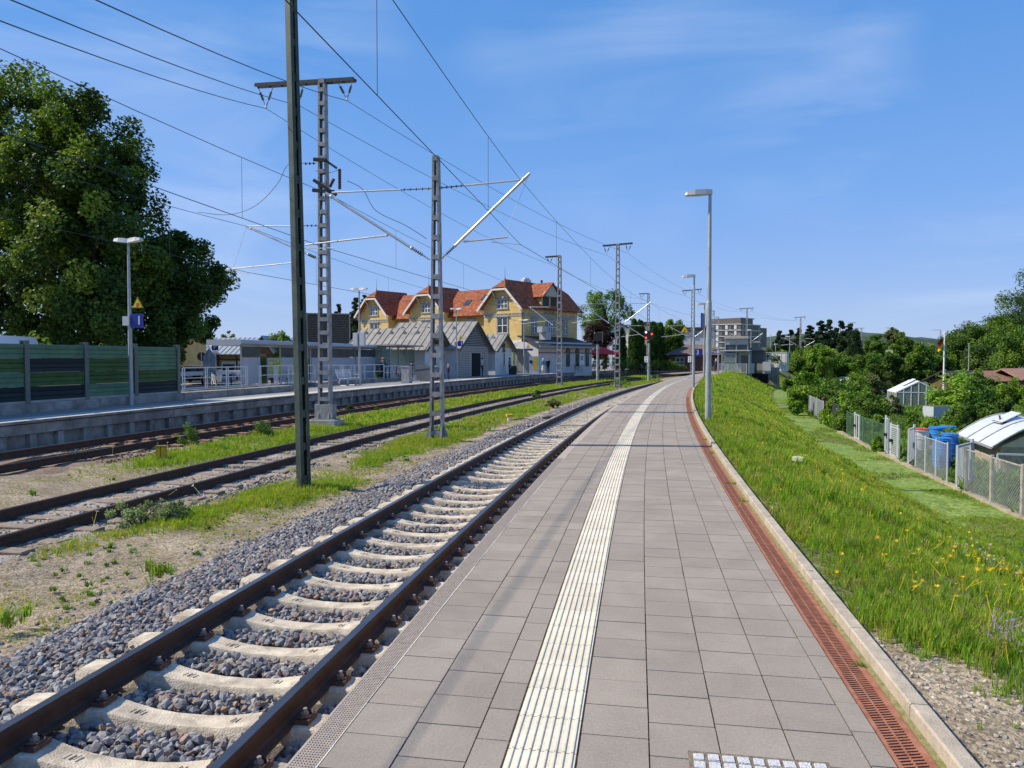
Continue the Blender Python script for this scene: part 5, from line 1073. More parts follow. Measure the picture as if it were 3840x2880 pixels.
# ================================================================== BUILDINGS, PLATFORM FURNITURE, PEOPLE, GARDENS
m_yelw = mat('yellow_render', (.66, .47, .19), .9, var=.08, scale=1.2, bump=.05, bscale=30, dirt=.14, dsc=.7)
m_ochre_shade = mat('ochre_and_shaded_render', (.46, .33, .13), .85, var=.08, scale=1.2)  # darker yellow render; on the connecting wings it holds the eave shade
m_whtw = mat('white_render', (.70, .69, .67), .85, var=.05, scale=1.5, dirt=.15, dsc=.8)
m_gryw = mat('pale_grey_render', (.50, .50, .50), .85, var=.06, scale=1.2)
m_trim = mat('grey_stone_trim', (.33, .335, .34), .8, var=.1, scale=3)
m_wfr = mat('white_window_frame', (.75, .75, .74), .6, var=0)
m_glz = mat('dark_window_glass', (.045, .06, .075), .12, var=.3, scale=1.2, spec=.6)
m_barge = mat('white_bargeboard', (.66, .64, .60), .7, var=.06)
m_seam = mat('grey_seam_roof', (.32, .30, .27), .65, metal=.05, var=.08, scale=1.5, dirt=.25, dsc=1.2)
m_seam2 = mat('pale_seam_roof', (.34, .38, .42), .5, metal=.2, var=.08, scale=1.5)
m_slate = mat('dark_slate', (.035, .036, .04), .7, var=.2, scale=3)
m_slat = mat('grey_wood_slats', (.14, .125, .11), .8, var=.3, scale=5)
m_timb = mat('brown_timber', (.14, .08, .045), .8, var=.2, scale=5)
m_bricka = mat('arch_brick', (.22, .075, .05), .85, var=.25, scale=14)
m_rail_ = mat('pale_railing_paint', (.55, .56, .57), .5, var=.04)
m_panel = mat('grey_shelter_panel', (.42, .42, .44), .5, var=.04, scale=1)
m_glass = glassmat('shelter_glass', (.30, .36, .34), .42)
m_gframe = mat('shelter_frame', (.38, .39, .39), .45, metal=.2, var=.04)
def tilemat(name, a, b):
    m = mat(name, a, .85, var=.3, scale=3.5, col2=b, dirt=.35, dsc=1.0, peb=.25, psc=4.5); n, l = m.node_tree.nodes, m.node_tree.links; bs_ = n['Principled BSDF']
    g = n.new('ShaderNodeNewGeometry'); sp_ = n.new('ShaderNodeSeparateXYZ'); l.new(g.outputs['Position'], sp_.inputs[0])
    mu = n.new('ShaderNodeMath'); mu.operation = 'MULTIPLY'; mu.inputs[1].default_value = 1 / .30; l.new(sp_.outputs[2], mu.inputs[0])
    fr = n.new('ShaderNodeMath'); fr.operation = 'FRACT'; l.new(mu.outputs[0], fr.inputs[0])
    bp = n.new('ShaderNodeBump'); bp.inputs['Strength'].default_value = 1; bp.inputs['Distance'].default_value = .10; l.new(fr.outputs[0], bp.inputs['Height']); l.new(bp.outputs[0], bs_.inputs['Normal']); return m
m_tile = tilemat('clay_tiles', (.25, .064, .030), (.41, .125, .052))
def window(parent, c, w, h, ax, cols=2, trim=.12, ped=True, name='window', rows=2):
    """ax 'x': in a wall facing -X; 'y': in a wall facing -Y. c is the centre on the wall face"""
    B = lambda mb, u, v, du, dv, o, th: mb.box((c[0] - (o if ax == 'x' else -u), c[1] - (o if ax == 'y' else -u), c[2] + v), (th if ax == 'x' else du, du if ax == 'x' else th, dv))
    mb = MB()
    for sg in (-1, 1): B(mb, sg * (w / 2 + trim / 2), 0, trim, h + .02, .03, .10)
    B(mb, 0, -h / 2 - .06, w + 2 * trim + .14, .12, .05, .16); B(mb, 0, h / 2 + .07, w + 2 * trim + .1, .14, .04, .13)
    if ped: B(mb, 0, h / 2 + .19, w + 2 * trim + .34, .10, .08, .22)
    wn_ = mb.build(name, m_trim, parent)
    g = MB(); B(g, 0, 0, w, h, .012, .02); g.build('pane', m_glz, wn_)
    f = MB()
    for k in range(cols + 1): B(f, -w / 2 + w * k / cols, 0, .09, h, .028, .03)
    for k in range(rows + 1): B(f, 0, -h / 2 + h * k / rows, w, .07, .030, .03)
    f.build('frame', m_wfr, wn_); return wn_
def slab(mb, quad, th, mi=0):
    """a thick plate: four corners, thickness downwards along its normal"""
    q = [Vector(p) for p in quad]; n = (q[1] - q[0]).cross(q[2] - q[0]).normalized(); n = -n if n.z > 0 else n
    mb.add([tuple(p) for p in q] + [tuple(p + n * th) for p in q], [(0, 1, 2, 3), (7, 6, 5, 4), (0, 4, 5, 1), (1, 5, 6, 2), (2, 6, 7, 3), (3, 7, 4, 0)], mi)
# ---- the yellow station building: local +X runs back along the shaded front, +Y runs left along the sunny gables
KZ = 85.0; K = gat(1957.7, KZ, 0); e1 = math.atan2(.783, .622)
ST = thing('station_building', (K.x, K.y, 0), e1, 'large yellow station building with three gables, red tiled roofs and white window frames', 'building')
EV, RG, LF = 7.95, 10.95, 11.5
def pavilion(y0, y1, x1, first):
    ym = (y0 + y1) / 2; hw = (y1 - y0) / 2; oh = .75; zr = RG; ze = EV - .35; zh = RG - 1.05; yh = hw * (zr - zh) / (zr - EV + .0)
    mb = MB(); mb.prism([(y0, -.8), (y1, -.8), (y1, EV), (ym + yh, zh), (ym - yh, zh), (y0, EV)], 0, x1, axis='x'); mb.build('wall', m_yelw, ST)
    sl = (zr - EV) / hw; zeave = EV - sl * oh * .62; r = MB(); yo0, yo1 = y0 - oh * .62, y1 + oh * .62; xo = -oh
    # slopes end at the half hips
    for sg, yo in ((-1, yo0), (1, yo1)):
        q = [(xo, yo, zeave), (x1 + (oh if first else 0), yo, zeave), (x1 + (oh if first else 0), ym + sg * yh, zh), (x1 - (.6 if first else 0), ym, zr), (.45, ym, zr), (xo, ym + sg * yh, zh)]
        v = [Vector(p) for p in q]; n = (v[1] - v[0]).cross(v[4] - v[0]).normalized(); n = -n if n.z > 0 else n
        r.add([tuple(p) for p in v] + [tuple(p + n * .16) for p in v], [(0, 1, 2, 3, 4, 5), (11, 10, 9, 8, 7, 6)] + [(i, i + 6, (i + 1) % 6 + 6, (i + 1) % 6) for i in range(6)])
    r.add([(xo, ym - yh, zh), (xo, ym + yh, zh), (.45, ym, zr)], [(0, 1, 2)])
    if first: r.add([(x1 + oh, ym + yh, zh), (x1 + oh, ym - yh, zh), (x1 - .6, ym, zr)], [(0, 1, 2)])
    r.v = [(x, y, z + .14) for x, y, z in r.v]; rf = r.build('roof', m_tile, ST)
    b = MB()
    for sg, yo in ((-1, yo0), (1, yo1)): b.bar((xo - .03, yo, zeave - .10), (xo - .03, ym + sg * yh, zh - .10), .06, .26)
    b.bar((xo - .03, ym - yh, zh - .1), (xo - .03, ym + yh, zh - .1), .06, .22)
    for sg, yo in ((-1, y0), (1, y1)): b.bar((0, yo + sg * .0, EV - .9), (xo, yo + sg * .2, EV - .35), .1, .12); b.bar((0, ym + sg * yh * 1.2, zh - 1.0), (xo, ym + sg * yh, zh - .25), .08, .1)
    b.build('bargeboard', m_barge, rf)
    f = MB(); f.tube((.45, ym, zr - .1), (.45, ym, zr + .35), .10, .04, 8); f.tube((.45, ym, zr + .35), (.45, ym, zr + 1.7), .025, .01, 6); f.build('finial', m_slate, rf)
    fr = MB(); fr.box((-.03, ym, 6.72), (.06, y1 - y0, .12)); fr.box((-.03, ym, 6.98), (.08, y1 - y0, .10))
    n = int((y1 - y0) / .55)
    for i in range(n): fr.box((-.02, y0 + (i + .5) * (y1 - y0) / n, 6.85), (.05, .2, .2))
    if first:
        fr.box((x1 / 2, -.03, 6.70), (x1, .06, .12)); fr.box((x1 / 2, -.03, 6.98), (x1, .08, .10)); n = int(x1 / .6)
        for i in range(n): fr.box(((i + .5) * x1 / n, -.02, 6.84), (.22, .05, .2))
    fr.build('frieze', m_trim, ST)
    w = window(ST, (0, ym, 8.12), 1.45, 1.0, 'x', 3); MB().box((-.05, ym, 8.85), (.14, .6, .42)).build('window_crown', m_trim, w); MB().box((-.1, ym, 8.82), (.04, .42, .34)).build('upper_pane', m_wfr, w)
    window(ST, (0, ym, 5.6), 1.5, 1.75, 'x', 2)
    return rf
rf1 = pavilion(0, 5.8, LF, True); pavilion(12.4, 18.7, 6, False); pavilion(22.8, 28.5, 6, False)
for y0, y1 in ((5.8, 12.4), (18.7, 22.8)):
    MB().box((4.6, (y0 + y1) / 2, 3.2), (6.6, y1 - y0, 8.0)).build('wall', m_ochre_shade, ST); r = MB()  # shade under the eaves is put into the wing walls' colour
    slab(r, [(.55, y0 - .6, 7.0), (.55, y1 + .6, 7.0), (4.3, y1 + 1.6, 10.55), (4.3, y0 - 1.6, 10.55)], .16); slab(r, [(8.5, y0, 7.0), (8.5, y1, 7.0), (4.3, y1, 10.55), (4.3, y0, 10.55)], .16); rr = r.build('roof', m_tile, ST)
    if y1 < 13:
        for yy, xx in ((8.2, 2.6), (10.6, 2.0)): k = MB(); z = 7.0 + (xx - .55) * .947; slab(k, [(xx, yy - .45, z + .08), (xx, yy + .45, z + .08), (xx + .75, yy + .45, z + .79), (xx + .75, yy - .45, z + .79)], .06); k.build('skylight', m_glz, rr)
    window(ST, (1.3, (y0 + y1) / 2, 5.6), 1.0, 1.6, 'x', 2)
    MB().path([(.7, y0 + .3, 6.9), (1.25, y0 + .1, 6.2), (1.25, y0 + .1, 3)], .06, 6).build('downpipe', m_slate, ST)
# front: dormer gable with two dark openings, three windows, lettering
d = MB(); d.prism([(3.75, 7.3), (7.15, 7.3), (7.15, 9.25), (3.75, 9.25)], -.02, 2.2); dm = d.build('dormer', m_yelw, ST)
d = MB(); d.prism([(3.55, 9.22), (7.35, 9.22), (5.45, 10.85)], -.34, -.26); d.build('dormer_gable', mat('grey_boards', (.56, .55, .53), .75, var=.1, scale=9), dm)
k = MB()
for x in np.arange(3.9, 7.1, .24): k.box((x, -.35, 9.22 + .43 * (1.85 - abs(x - 5.45)) ), (.03, .02, max(.05, .82 * (1.85 - abs(x - 5.45)))))
k.build('board_joints', m_trim, dm)
r = MB()
for sg in (-1, 1): slab(r, [(5.45 + sg * 2.05, -.55, 9.05), (5.45 + sg * 2.05, 2.4, 9.05), (5.45, 2.9, 10.92), (5.45, -.55, 10.92)], .13)
r.build('dormer_roof', m_tile, dm)
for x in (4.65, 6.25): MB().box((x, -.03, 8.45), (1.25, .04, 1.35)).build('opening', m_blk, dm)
for x, w, c in ((2.34, .85, 2), (5.63, 1.7, 4), (8.81, .85, 2)): window(ST, (x, 0, 5.5), w, 1.6, 'y', c)
lettering('LEUTKIRCH', .56, (5.7, -.03, 7.22), (math.pi / 2, 0, 0), m_timb, ST, 'station_name')
MB().box((-.02, 2.9, 1.9), (.05, 5.8, 3.8)).build('ground_floor_render', m_whtw, ST)
lettering('BRAUEREI', .62, (-.06, 2.05, 3.25), (math.pi / 2, 0, -math.pi / 2), m_trim, ST, 'brewery_lettering')
MB().path([(-.1, -.12, 7.0), (-.05, -.05, 6.6), (-.05, -.05, .2)], .06, 6).build('downpipe', m_slate, ST)
ch = MB(); ch.box((5.2, 3.4, 11.1), (1.5, .5, .7)); ch.box((5.2, 3.4, 11.5), (.9, .4, .3)); ch.build('chimney', m_whtw, rf1); MB().tube((8.2, 3.2, 10.6), (8.2, 3.2, 11.5), .12, n=8).ball((8.2, 3.2, 11.5), .16).build('chimney', m_slate, rf1)
# low extension with the dark roof
EXT = MB(); EXT.box((4.7, -1.5, 1.6), (11.2, 3.0, 4.0)); ex = EXT.build('extension_wall', m_gryw, ST)
r = MB(); slab(r, [(-1.6, -3.7, 3.2), (11.0, -3.7, 3.2), (10.4, 0, 4.35), (-.9, 0, 4.35)], .14); r.build('extension_roof', m_slate, ex)
MB().box((4.7, -3.72, 3.05), (12.6, .1, .2)).build('fascia', m_trim, ex); MB().box((4.7, -3.03, 2.35), (11.2, .05, .10)).build('string_course', m_bricka, ex)
for x in (5.0, 7.0, 9.2):
    a = MB(); a.prism([(x + .48 * math.cos(t), 2.35 + .62 * math.sin(t)) for t in np.linspace(0, math.pi, 10)], -3.06, -3.0); aw = a.build('arched_window', m_bricka, ex); b = MB(); b.prism([(x + .34 * math.cos(t), 2.35 + .46 * math.sin(t)) for t in np.linspace(0, math.pi, 10)], -3.08, -3.0); b.build('pane', m_glz, aw); MB().box((x, -3.04, 1.5), (.7, .06, 1.5)).build('lower_pane', m_glz, aw)
p = MB(); p.box((7.9, -3.06, 1.6), (1.0, .05, 1.35)); po = p.build('poster_frame', m_wfr, ex); MB().box((7.9, -3.09, 1.75), (.6, .02, .55)).box((7.9, -3.09, 1.15), (.5, .02, .06)).build('poster_print', m_trim, po)
MB().box((1.1, -2.5, 4.3), (1.0, .9, .9)).box((.7, -2.5, 5.0), (1.3, .7, .65)).build('ventilation_unit', m_galv, ex)
# ---- small seam-roofed houses square to the platform
def kiosk(px, Z, wid, ln, ev, ap, label, face, name='annexe', oh=.55, cat='building'):
    c = gat(px, Z, 0); s, t = inv(c.x, c.y); o = thing(name, (c.x, c.y, 0), tyaw(s), label, cat, 'small roofed station annexes'); h = wid / 2
    MB().box((-ln / 2, 0, ev / 2 - .35), (ln, wid, ev + .7)).build('wall', m_whtw, o)
    MB().prism([(-h, ev), (h, ev), (0, ap)], -ln, 0, axis='x').build('gable', face, o)
    r = MB(); sl = (ap - ev) / h
    for sg in (-1, 1):
        slab(r, [(-ln - .3, sg * (h + oh), ev - sl * oh), (oh * .8, sg * (h + oh), ev - sl * oh), (oh * .8, 0, ap + .02), (-ln - .3, 0, ap + .02)], .1)
        for x in np.arange(-ln - .2, oh * .8, .62): r.bar((x, sg * (h + oh), ev - sl * oh + .03), (x, 0, ap + .05), .035, .05)
    ro = r.build('roof', m_seam, o); b = MB()
    for sg in (-1, 1): b.bar((oh * .82, sg * (h + oh), ev - sl * oh - .08), (oh * .82, 0, ap - .06), .06, .2)
    b.build('bargeboard', mat('dark_green_timber', (.05, .075, .055), .7, var=.1), ro)
    for x in np.linspace(-ln * .9, -ln * .2, 5): MB().prism([(x - .15, 0), (x + .15, 0), (x, .22)], -h * .34, -h * .22, M=Matrix.Translation((0, 0, ap - sl * h * .3))).build('roof_vent', m_seam, ro)
    return o, h
def arch_win(o, x, y, z, w, h):
    mb = MB(); mb.prism([(y + (w / 2 + .12) * math.cos(t), z + h * .5 + (w / 2 + .25) * math.sin(t)) for t in np.linspace(0, math.pi, 10)], x, x + .04, axis='x'); a = mb.build('arched_window', m_bricka, o)
    mb = MB(); mb.box((x + .03, y, z), (.06, w, h)); mb.build('window_frame', m_wfr, a); mb = MB(); mb.box((x + .06, y, z), (.02, w * .7, h * .9)); mb.prism([(y + w * .45 * math.cos(t), z + h * .5 + w * .5 * math.sin(t)) for t in np.linspace(0, math.pi, 8)], x + .04, x + .06, axis='x'); mb.build('pane', m_glz, a)
ka, h = kiosk(1636, 63, 4.7, 7.0, 2.75, 4.3, 'small white annexe with a long grey seam roof, left of the louvred gable', m_ochre_shade); arch_win(ka, 0, -.4, 1.3, .55, 1.3); MB().box((.03, 1.2, 1.0), (.06, .9, 2.1)).build('door', m_timb, ka); MB().box((.04, 0, 3.1), (.06, .8, .35)).build('name_plate', m_slate, ka)
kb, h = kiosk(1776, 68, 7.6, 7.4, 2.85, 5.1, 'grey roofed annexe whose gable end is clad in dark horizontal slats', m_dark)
sl_ = MB()
for z in np.arange(.1, 5.0, .16):
    w = 3.75 if z < 2.85 else 3.75 * (5.1 - z) / 2.25
    if w > .15:
        if z < 2.2: sl_.box((.10, -2.3, z), (.05, 2.9, .085)); sl_.box((.10, 2.9, z), (.05, 1.6, .085))
        else: sl_.box((.10, 0, z), (.05, 2 * w, .085))
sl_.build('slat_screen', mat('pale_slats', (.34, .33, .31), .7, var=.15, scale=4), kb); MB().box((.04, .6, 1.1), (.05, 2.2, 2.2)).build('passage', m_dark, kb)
kc, h = kiosk(1889, 75, 5.0, 4.0, 2.75, 4.15, 'smallest white annexe with a yellow gable and an arched window', m_yelw); arch_win(kc, 0, 0, 1.55, .62, 1.5); MB().box((.05, -.2, 3.05), (.06, .9, .4)).build('name_plate', m_slate, kc)
# slatted tower, metal roofed building, brick hut, flats
c = gat(1232, 82, -.6); o = thing('slatted_tower', c, .25, 'dark square tower clad in horizontal wooden slats behind the bicycle shelter', 'building')
MB().box((0, 0, 3.4), (4.3, 4.3, 7.1)).build('core', mat('tower_dark', (.05, .045, .042), .9, var=.2), o); t = MB()
for z in np.arange(.2, 7.1, .19): t.box((0, -2.2, z), (4.5, .05, .09)); t.box((-2.2, 0, z), (.05, 4.5, .09)); t.box((2.2, 0, z), (.05, 4.5, .09))
t.build('slat_screen', m_slat, o); t = MB()
for x in (-2.25, 0, 2.25): t.box((x, -2.27, 3.5), (.14, .1, 7.2))
t.box((0, 0, 7.15), (4.7, 4.7, .12)); t.build('tower_frame', mat('weathered_beam', (.30, .28, .25), .8, var=.2, scale=5), o)
c = gat(868, 78, -.75); o = thing('metal_roofed_building', c, -.10, 'low yellow building with a pale blue grey seam roof across the forecourt', 'building')
MB().box((-.3, 3.0, 1.5), (8.4, 6, 3.0)).build('wall', m_ochre_shade, o); r = MB(); slab(r, [(-5.0, -.7, 2.9), (4.1, -.7, 2.9), (4.1, 3.0, 4.75), (-5.0, 3.0, 4.75)], .1)
for x in np.arange(-4.8, 4.1, .55): r.bar((x, -.7, 2.93), (x, 3.0, 4.78), .03, .05)
slab(r, [(2.6, -1.2, 3.0), (2.6, 3, 4.2), (3.9, 3, 4.85), (3.9, -1.2, 4.85)], .08); slab(r, [(5.2, -1.2, 3.0), (5.2, 3, 4.2), (3.9, 3, 4.85), (3.9, -1.2, 4.85)], .08); ro = r.build('roof', m_seam2, o)
for x in (-2.7, .8): k = MB(); slab(k, [(x - .3, .9, 3.78), (x + .3, .9, 3.78), (x + .3, 1.6, 4.13), (x - .3, 1.6, 4.13)], .06); k.build('skylight', m_wfr, ro)
MB().prism([(2.7, 2.9), (5.1, 2.9), (3.9, 4.7)], -.95, -.8).build('timber_gable', m_timb, o); f = MB()
for x in (-4.4, -3.1, -1.4, .6, 1.9, 3.0, 4.1): f.box((x, -.06, 1.6), (.13, .1, 2.8))
f.box((-.2, -.06, 2.35), (8.5, .1, .13)); f.box((-.2, -.06, 2.85), (8.5, .1, .16)); f.build('timber_frame', m_timb, o)
for x in (-2.25, -.6, .05, 1.2, 2.4): w_ = MB(); w_.box((x, -.04, 1.15), (.95, .06, 2.0)); q = w_.build('window', m_wfr, o); MB().box((x, -.08, 1.2), (.66, .02, 1.3)).build('pane', m_glz, q)
c = gat(706, 74, -.75); o = thing('cream_house', c, -.1, 'cream house corner with a red arched window behind the green barrier', 'building'); MB().box((-.8, 2, 1.45), (3.4, 4, 2.9)).build('wall', mat('cream_render', (.66, .58, .42), .85, var=.06), o); a = MB(); a.prism([(.1 + .62 * math.cos(t), 1.7 + .5 * math.sin(t)) for t in np.linspace(0, math.pi, 10)], -.05, 0); aw = a.build('arched_window', m_redp, o); MB().box((.1, -.05, 1.1), (.8, .06, 1.2)).build('frame', m_wfr, aw); MB().box((.1, -.09, 1.1), (.5, .03, 1.1)).build('pane', m_glz, aw)
MB().prism([(-2.8, 2.9), (1.2, 2.9), (1.2, 3.1), (-2.8, 4.2)], -.4, 4.2).build('roof', m_seam2, o)
c = gat(600, 70, -.7); o = thing('yellow_house', c, -.1, 'yellow house glimpsed through the tree trunks above the green barrier', 'building'); MB().box((0, 2, 2.1), (5.0, 4, 4.2)).build('wall', m_yelw, o); MB().prism([(-2.9, 4.2), (2.9, 4.2), (0, 5.4)], -.5, 4.5).build('roof', m_seam2, o); window(o, (.8, 0, 2.6), .9, 1.3, 'y')
c = gat(330, 72, -.7); o = thing('long_shed', c, 0, 'long pale blue roofed building behind the tree trunks', 'building'); MB().box((0, 2, 1.3), (9, 4, 2.6)).build('wall', m_whtw, o); r = MB(); slab(r, [(-5, -.6, 2.6), (5, -.6, 2.6), (5, 2, 4.0), (-5, 2, 4.0)], .1); r.build('roof', m_seam2, o); window(o, (2.2, 0, 1.5), 1.2, 1.0, 'y')
c = gat(2610, 118, -.1); o = thing('brick_hut', c, -.45, 'small brown brick house with a hipped tiled roof behind the lamps', 'building'); MB().box((0, 0, 1.2), (7.5, 5, 2.6)).build('wall', mat('brown_brick', (.16, .08, .06), .85, var=.25, scale=8), o); r = MB(); r.add([(-4.5, -3.2, 2.4), (4.5, -3.2, 2.4), (4.5, 3.2, 2.4), (-4.5, 3.2, 2.4), (-1.6, 0, 4.0), (1.6, 0, 4.0)], [(0, 1, 5, 4), (1, 2, 5), (2, 3, 4, 5), (3, 0, 4)]); r.build('roof', mat('brown_tiles', (.16, .11, .09), .85, var=.25, scale=6), o); window(o, (-2, -2.5, 1.3), 1.2, 1.1, 'y')
for px, Z, w, h, lab, cl in ((2255, 165, 9, 9.5, 'white flat roofed block behind the copper beech', m_whtw), (2352, 190, 13, 10, 'pale block of flats between the cypress columns', m_whtw), (2418, 185, 7.0, 10.5, 'cream block of flats glimpsed beside the railway signal', mat('cream_block', (.62, .50, .38), .85, var=.05)), (2580, 170, 12, 8.5, 'grey roofed house behind the cross braced mast', m_gryw)):
    o = thing('block_of_flats', gat(px, Z, -.5), -.3, lab, 'building'); MB().box((0, 3, h / 2), (w, 7, h)).build('wall', cl, o)
    for i in range(3):
        for x in np.linspace(-w * .35, w * .35, 4): window(o, (x, -.5, 1.8 + i * 2.9), w * .11, 1.3, 'y', 2, .08, False)
    MB().prism([(-w / 2 - .4, h), (w / 2 + .4, h), (w / 2 - 1, h + .9), (-w / 2 + 1, h + .9)], -.9, 6.9).build('roof', m_slate, o)
# the dark modern flats: sunny face to the left, shaded face to the right
m_fl1 = mat('taupe_cladding', (.165, .145, .13), .8, var=.12, scale=.8); m_band = mat('pale_band', (.62, .60, .56), .8, var=.04)
c = gat(2776, 370, 4.8); o = thing('modern_flats', c, math.radians(-36), 'modern dark taupe block of flats with pale floor bands and a stepped top', 'building')
AL, BL = 9.2, 12.0      # local -X face 9 m (sunny), local -Y... built as: A along -X from the corner, B along +X
def face(mb, u0, u1, z0, z1, dep): pass
ang = math.radians(62)
A = MB(); Tm = Matrix.Rotation(0, 4, 'Z')
body = MB(); body.prism([(0, 0), (-7.2, 4.6), (-2.2, 14.5), (8.5, 9.0)], -9, 14.2, axis='z'); body.prism([(-7.6, 4.9), (0, 0.0), (5, 5), (-6, 12)], 14.2, 17.2, axis='z'); body.prism([(8.5, 9.0), (11.4, 12.2), (3, 18), (-1, 13)], -9, 13.0, axis='z'); body.prism([(0, .2), (6.0, 6.4), (0, 12), (-5, 9)], 17.2, 17.6, axis='z')
o.rotation_euler = (0, 0, 0); o.scale = (1.75, 1.6, 1); body.build('wall', m_fl1, o)
def onface(p0, p1, u, z, w, h, m, name, par, d=.06, mb=None):
    p0, p1 = Vector((*p0, 0)), Vector((*p1, 0)); dr = (p1 - p0).normalized(); n = Vector((dr.y, -dr.x, 0)); q = p0 + dr * u; r = math.atan2(dr.y, dr.x); own = mb is None; mb = mb or MB(); mb.box((q.x + n.x * d, q.y + n.y * d, z), (w, .16, h), r)
    return mb.build(name, m, par) if own else mb
fa, fb = ((-7.2, 4.6), (0, 0)), ((0, 0), (8.5, 9.0)); la_, lb = math.hypot(7.2, 4.6), math.hypot(8.5, 9.0)
bn = MB()
for z in (2.3, 5.2, 8.2, 11.3, 14.3): onface(*fa, la_ / 2, z, la_ + .3, .42, None, None, None, .1, bn); onface(*fb, lb / 2, z, lb + .3, .42, None, None, None, .1, bn)
bn.build('floor_band', m_band, o)
for z in (3.8, 6.8, 9.8, 12.8):
    for u in (1.2, 4.0, 6.6):
        w_ = onface(*fa, u, z, 1.7, 1.9, m_glz, 'window', o, .03); onface(*fa, u + .45, z, .7, 1.9, m_wfr, 'curtain', w_, .06)
    for u in (1.2, 3.4): onface(*fb, u, z, 1.6, 1.9, m_glz, 'window', o, .03)
    onface(*fb, lb - 1.2, z, 1.1, 1.6, m_glz, 'window', o, .03)
# ---- green noise barrier and its plinth
cz = {'g': mat('barrier_sage', (.10, .205, .12), .6, var=.08, scale=2, dirt=.3, dsc=1.5), 'l': mat('barrier_leaf_green', (.045, .105, .022), .6, var=.1, scale=2, dirt=.3, dsc=1.5), 'd': mat('barrier_petrol', (.006, .018, .022), .6, var=.1, scale=2)}
m_post = mat('barrier_post', (.13, .155, .13), .6, var=.1, scale=3)
TB = -14.6; pst = [s_for(x, TB) for x in (94, 318, 504, 664)]; pst = [pst[0] - (pst[1] - pst[0]) * 1.0] + pst; pst = [pst[0] - 5] + pst
NB = thing('noise_barrier', ts(pst[2], TB, .05), 0, 'green panelled noise barrier in four shades on a concrete plinth, under the dark trees', 'noise barrier')
LB = lambda v: local(NB, v)
pat = ['gldg', 'gldd', 'glgd', 'gdld', 'gllg', 'ggld']
for i in range(len(pst) - 1):
    a, b = pst[i] + .09, pst[i + 1] - .09
    for k, ch_ in enumerate(pat[i + (6 - len(pst) + 1) - 0 if False else min(i + 1, 5)]):
        z1 = 2.12 - k * .43; z0 = z1 - .425; mb = MB(); n = 6
        for j in range(3):
            h0 = z0 + j * .1416; pr = [(TB - .05, h0), (TB + .05, h0 + .004), (TB + .05, h0 + .115), (TB + .028, h0 + .1416), (TB - .05, h0 + .1416)] if j < 2 else [(TB - .05, h0), (TB + .05, h0 + .004), (TB + .07, h0 + .10), (TB + .03, h0 + .1416), (TB - .05, h0 + .1416)]
            bb = len(mb.v)
            for s_ in (a, b): mb.v += [tuple(LB(ts(s_, t_, z_))) for t_, z_ in pr]
            mb.f += [(bb + q, bb + 5 + q, bb + 5 + (q + 1) % 5, bb + (q + 1) % 5) for q in range(5)]; mb.m += [0] * 5
        mb.build('barrier_panel', cz[ch_], NB)
    mb = MB(); mb.bar(LB(ts(a, TB, .36)), LB(ts(b, TB, .36)), .16, .1); mb.build('base_beam', m_conc, NB)
for s_ in pst[1:]:
    mb = MB(); c = LB(ts(s_, TB, 1.2)); yw = tyaw(s_)
    mb.box(c + Vector((.0, 0, 0)), (.16, .012, 2.05), yw); mb.box(LB(ts(s_, TB + .085, 1.2)), (.012, .17, 2.05), yw); mb.box(LB(ts(s_, TB - .085, 1.2)), (.012, .17, 2.05), yw); mb.build('barrier_post', m_post, NB)
mb = MB(); s = pst[0]
while s < pst[-1] + 8: sweep(mb, [(-14.35, .05), (-14.35, .34), (-14.9, .34), (-14.9, .05)], s, s + 1.99, 1.99); s += 2
tag(mb.build('plinth_wall', m_concd), 'low concrete plinth wall under the noise barrier, running on past its end', 'wall')
# ---- railings along the platform back, on low walls
def railing(px0, px1, t, z0, label, step=1.35, h=1.05, base=True):
    s0, s1 = s_for(px0, t), s_for(px1, t); o = thing('railing', ts(s0, t, z0), 0, label, 'railing', 'pale railings behind the raised platform'); L = lambda s_, z: local(o, ts(s_, t, z)); n = max(1, int(round((s1 - s0) / step)))
    for i in range(n + 1):
        s_ = s0 + (s1 - s0) * i / n
        for d in (-.07, .07): mb.bar(L(s_ + d, z0), L(s_ + d, z0 + h), .035, .06)
    mb.build('posts', m_rail_, o)
    for z in (h, h * .55, .12): q = MB(); q.bar(L(s0, z0 + z), L(s1, z0 + z), .045, .05 if z == h else .03); q.build('rail_bar', m_rail_, o)
    return o
railing(688, 925, -17.0, .22, 'pale railing between the barrier end and the bicycle shelter'); railing(975, 1180, -16.4, .25, 'pale railing in front of the bicycle shelter, left of the masts'); railing(1195, 1440, -16.3, .22, 'pale railing behind the metal bench'); railing(1440, 1530, -16.4, .1, 'pale railing before the glass waiting shelter', .6); railing(1562, 1660, -16.6, .05, 'pale railing beside the grey grit bin')
for a, b, t, z, lab in ((690, 1180, -16.7, .28, 'low concrete wall below the left railings'), (1185, 1520, -16.1, .26, 'low concrete wall behind the metal bench')):
    s0, s1 = s_for(a, t), s_for(b, t); mb = MB(); sweep(mb, [(t, 0), (t, z), (t - .35, z), (t - .35, 0)], s0, s1, 2); tag(mb.build('low_wall', m_concd), lab, 'wall')
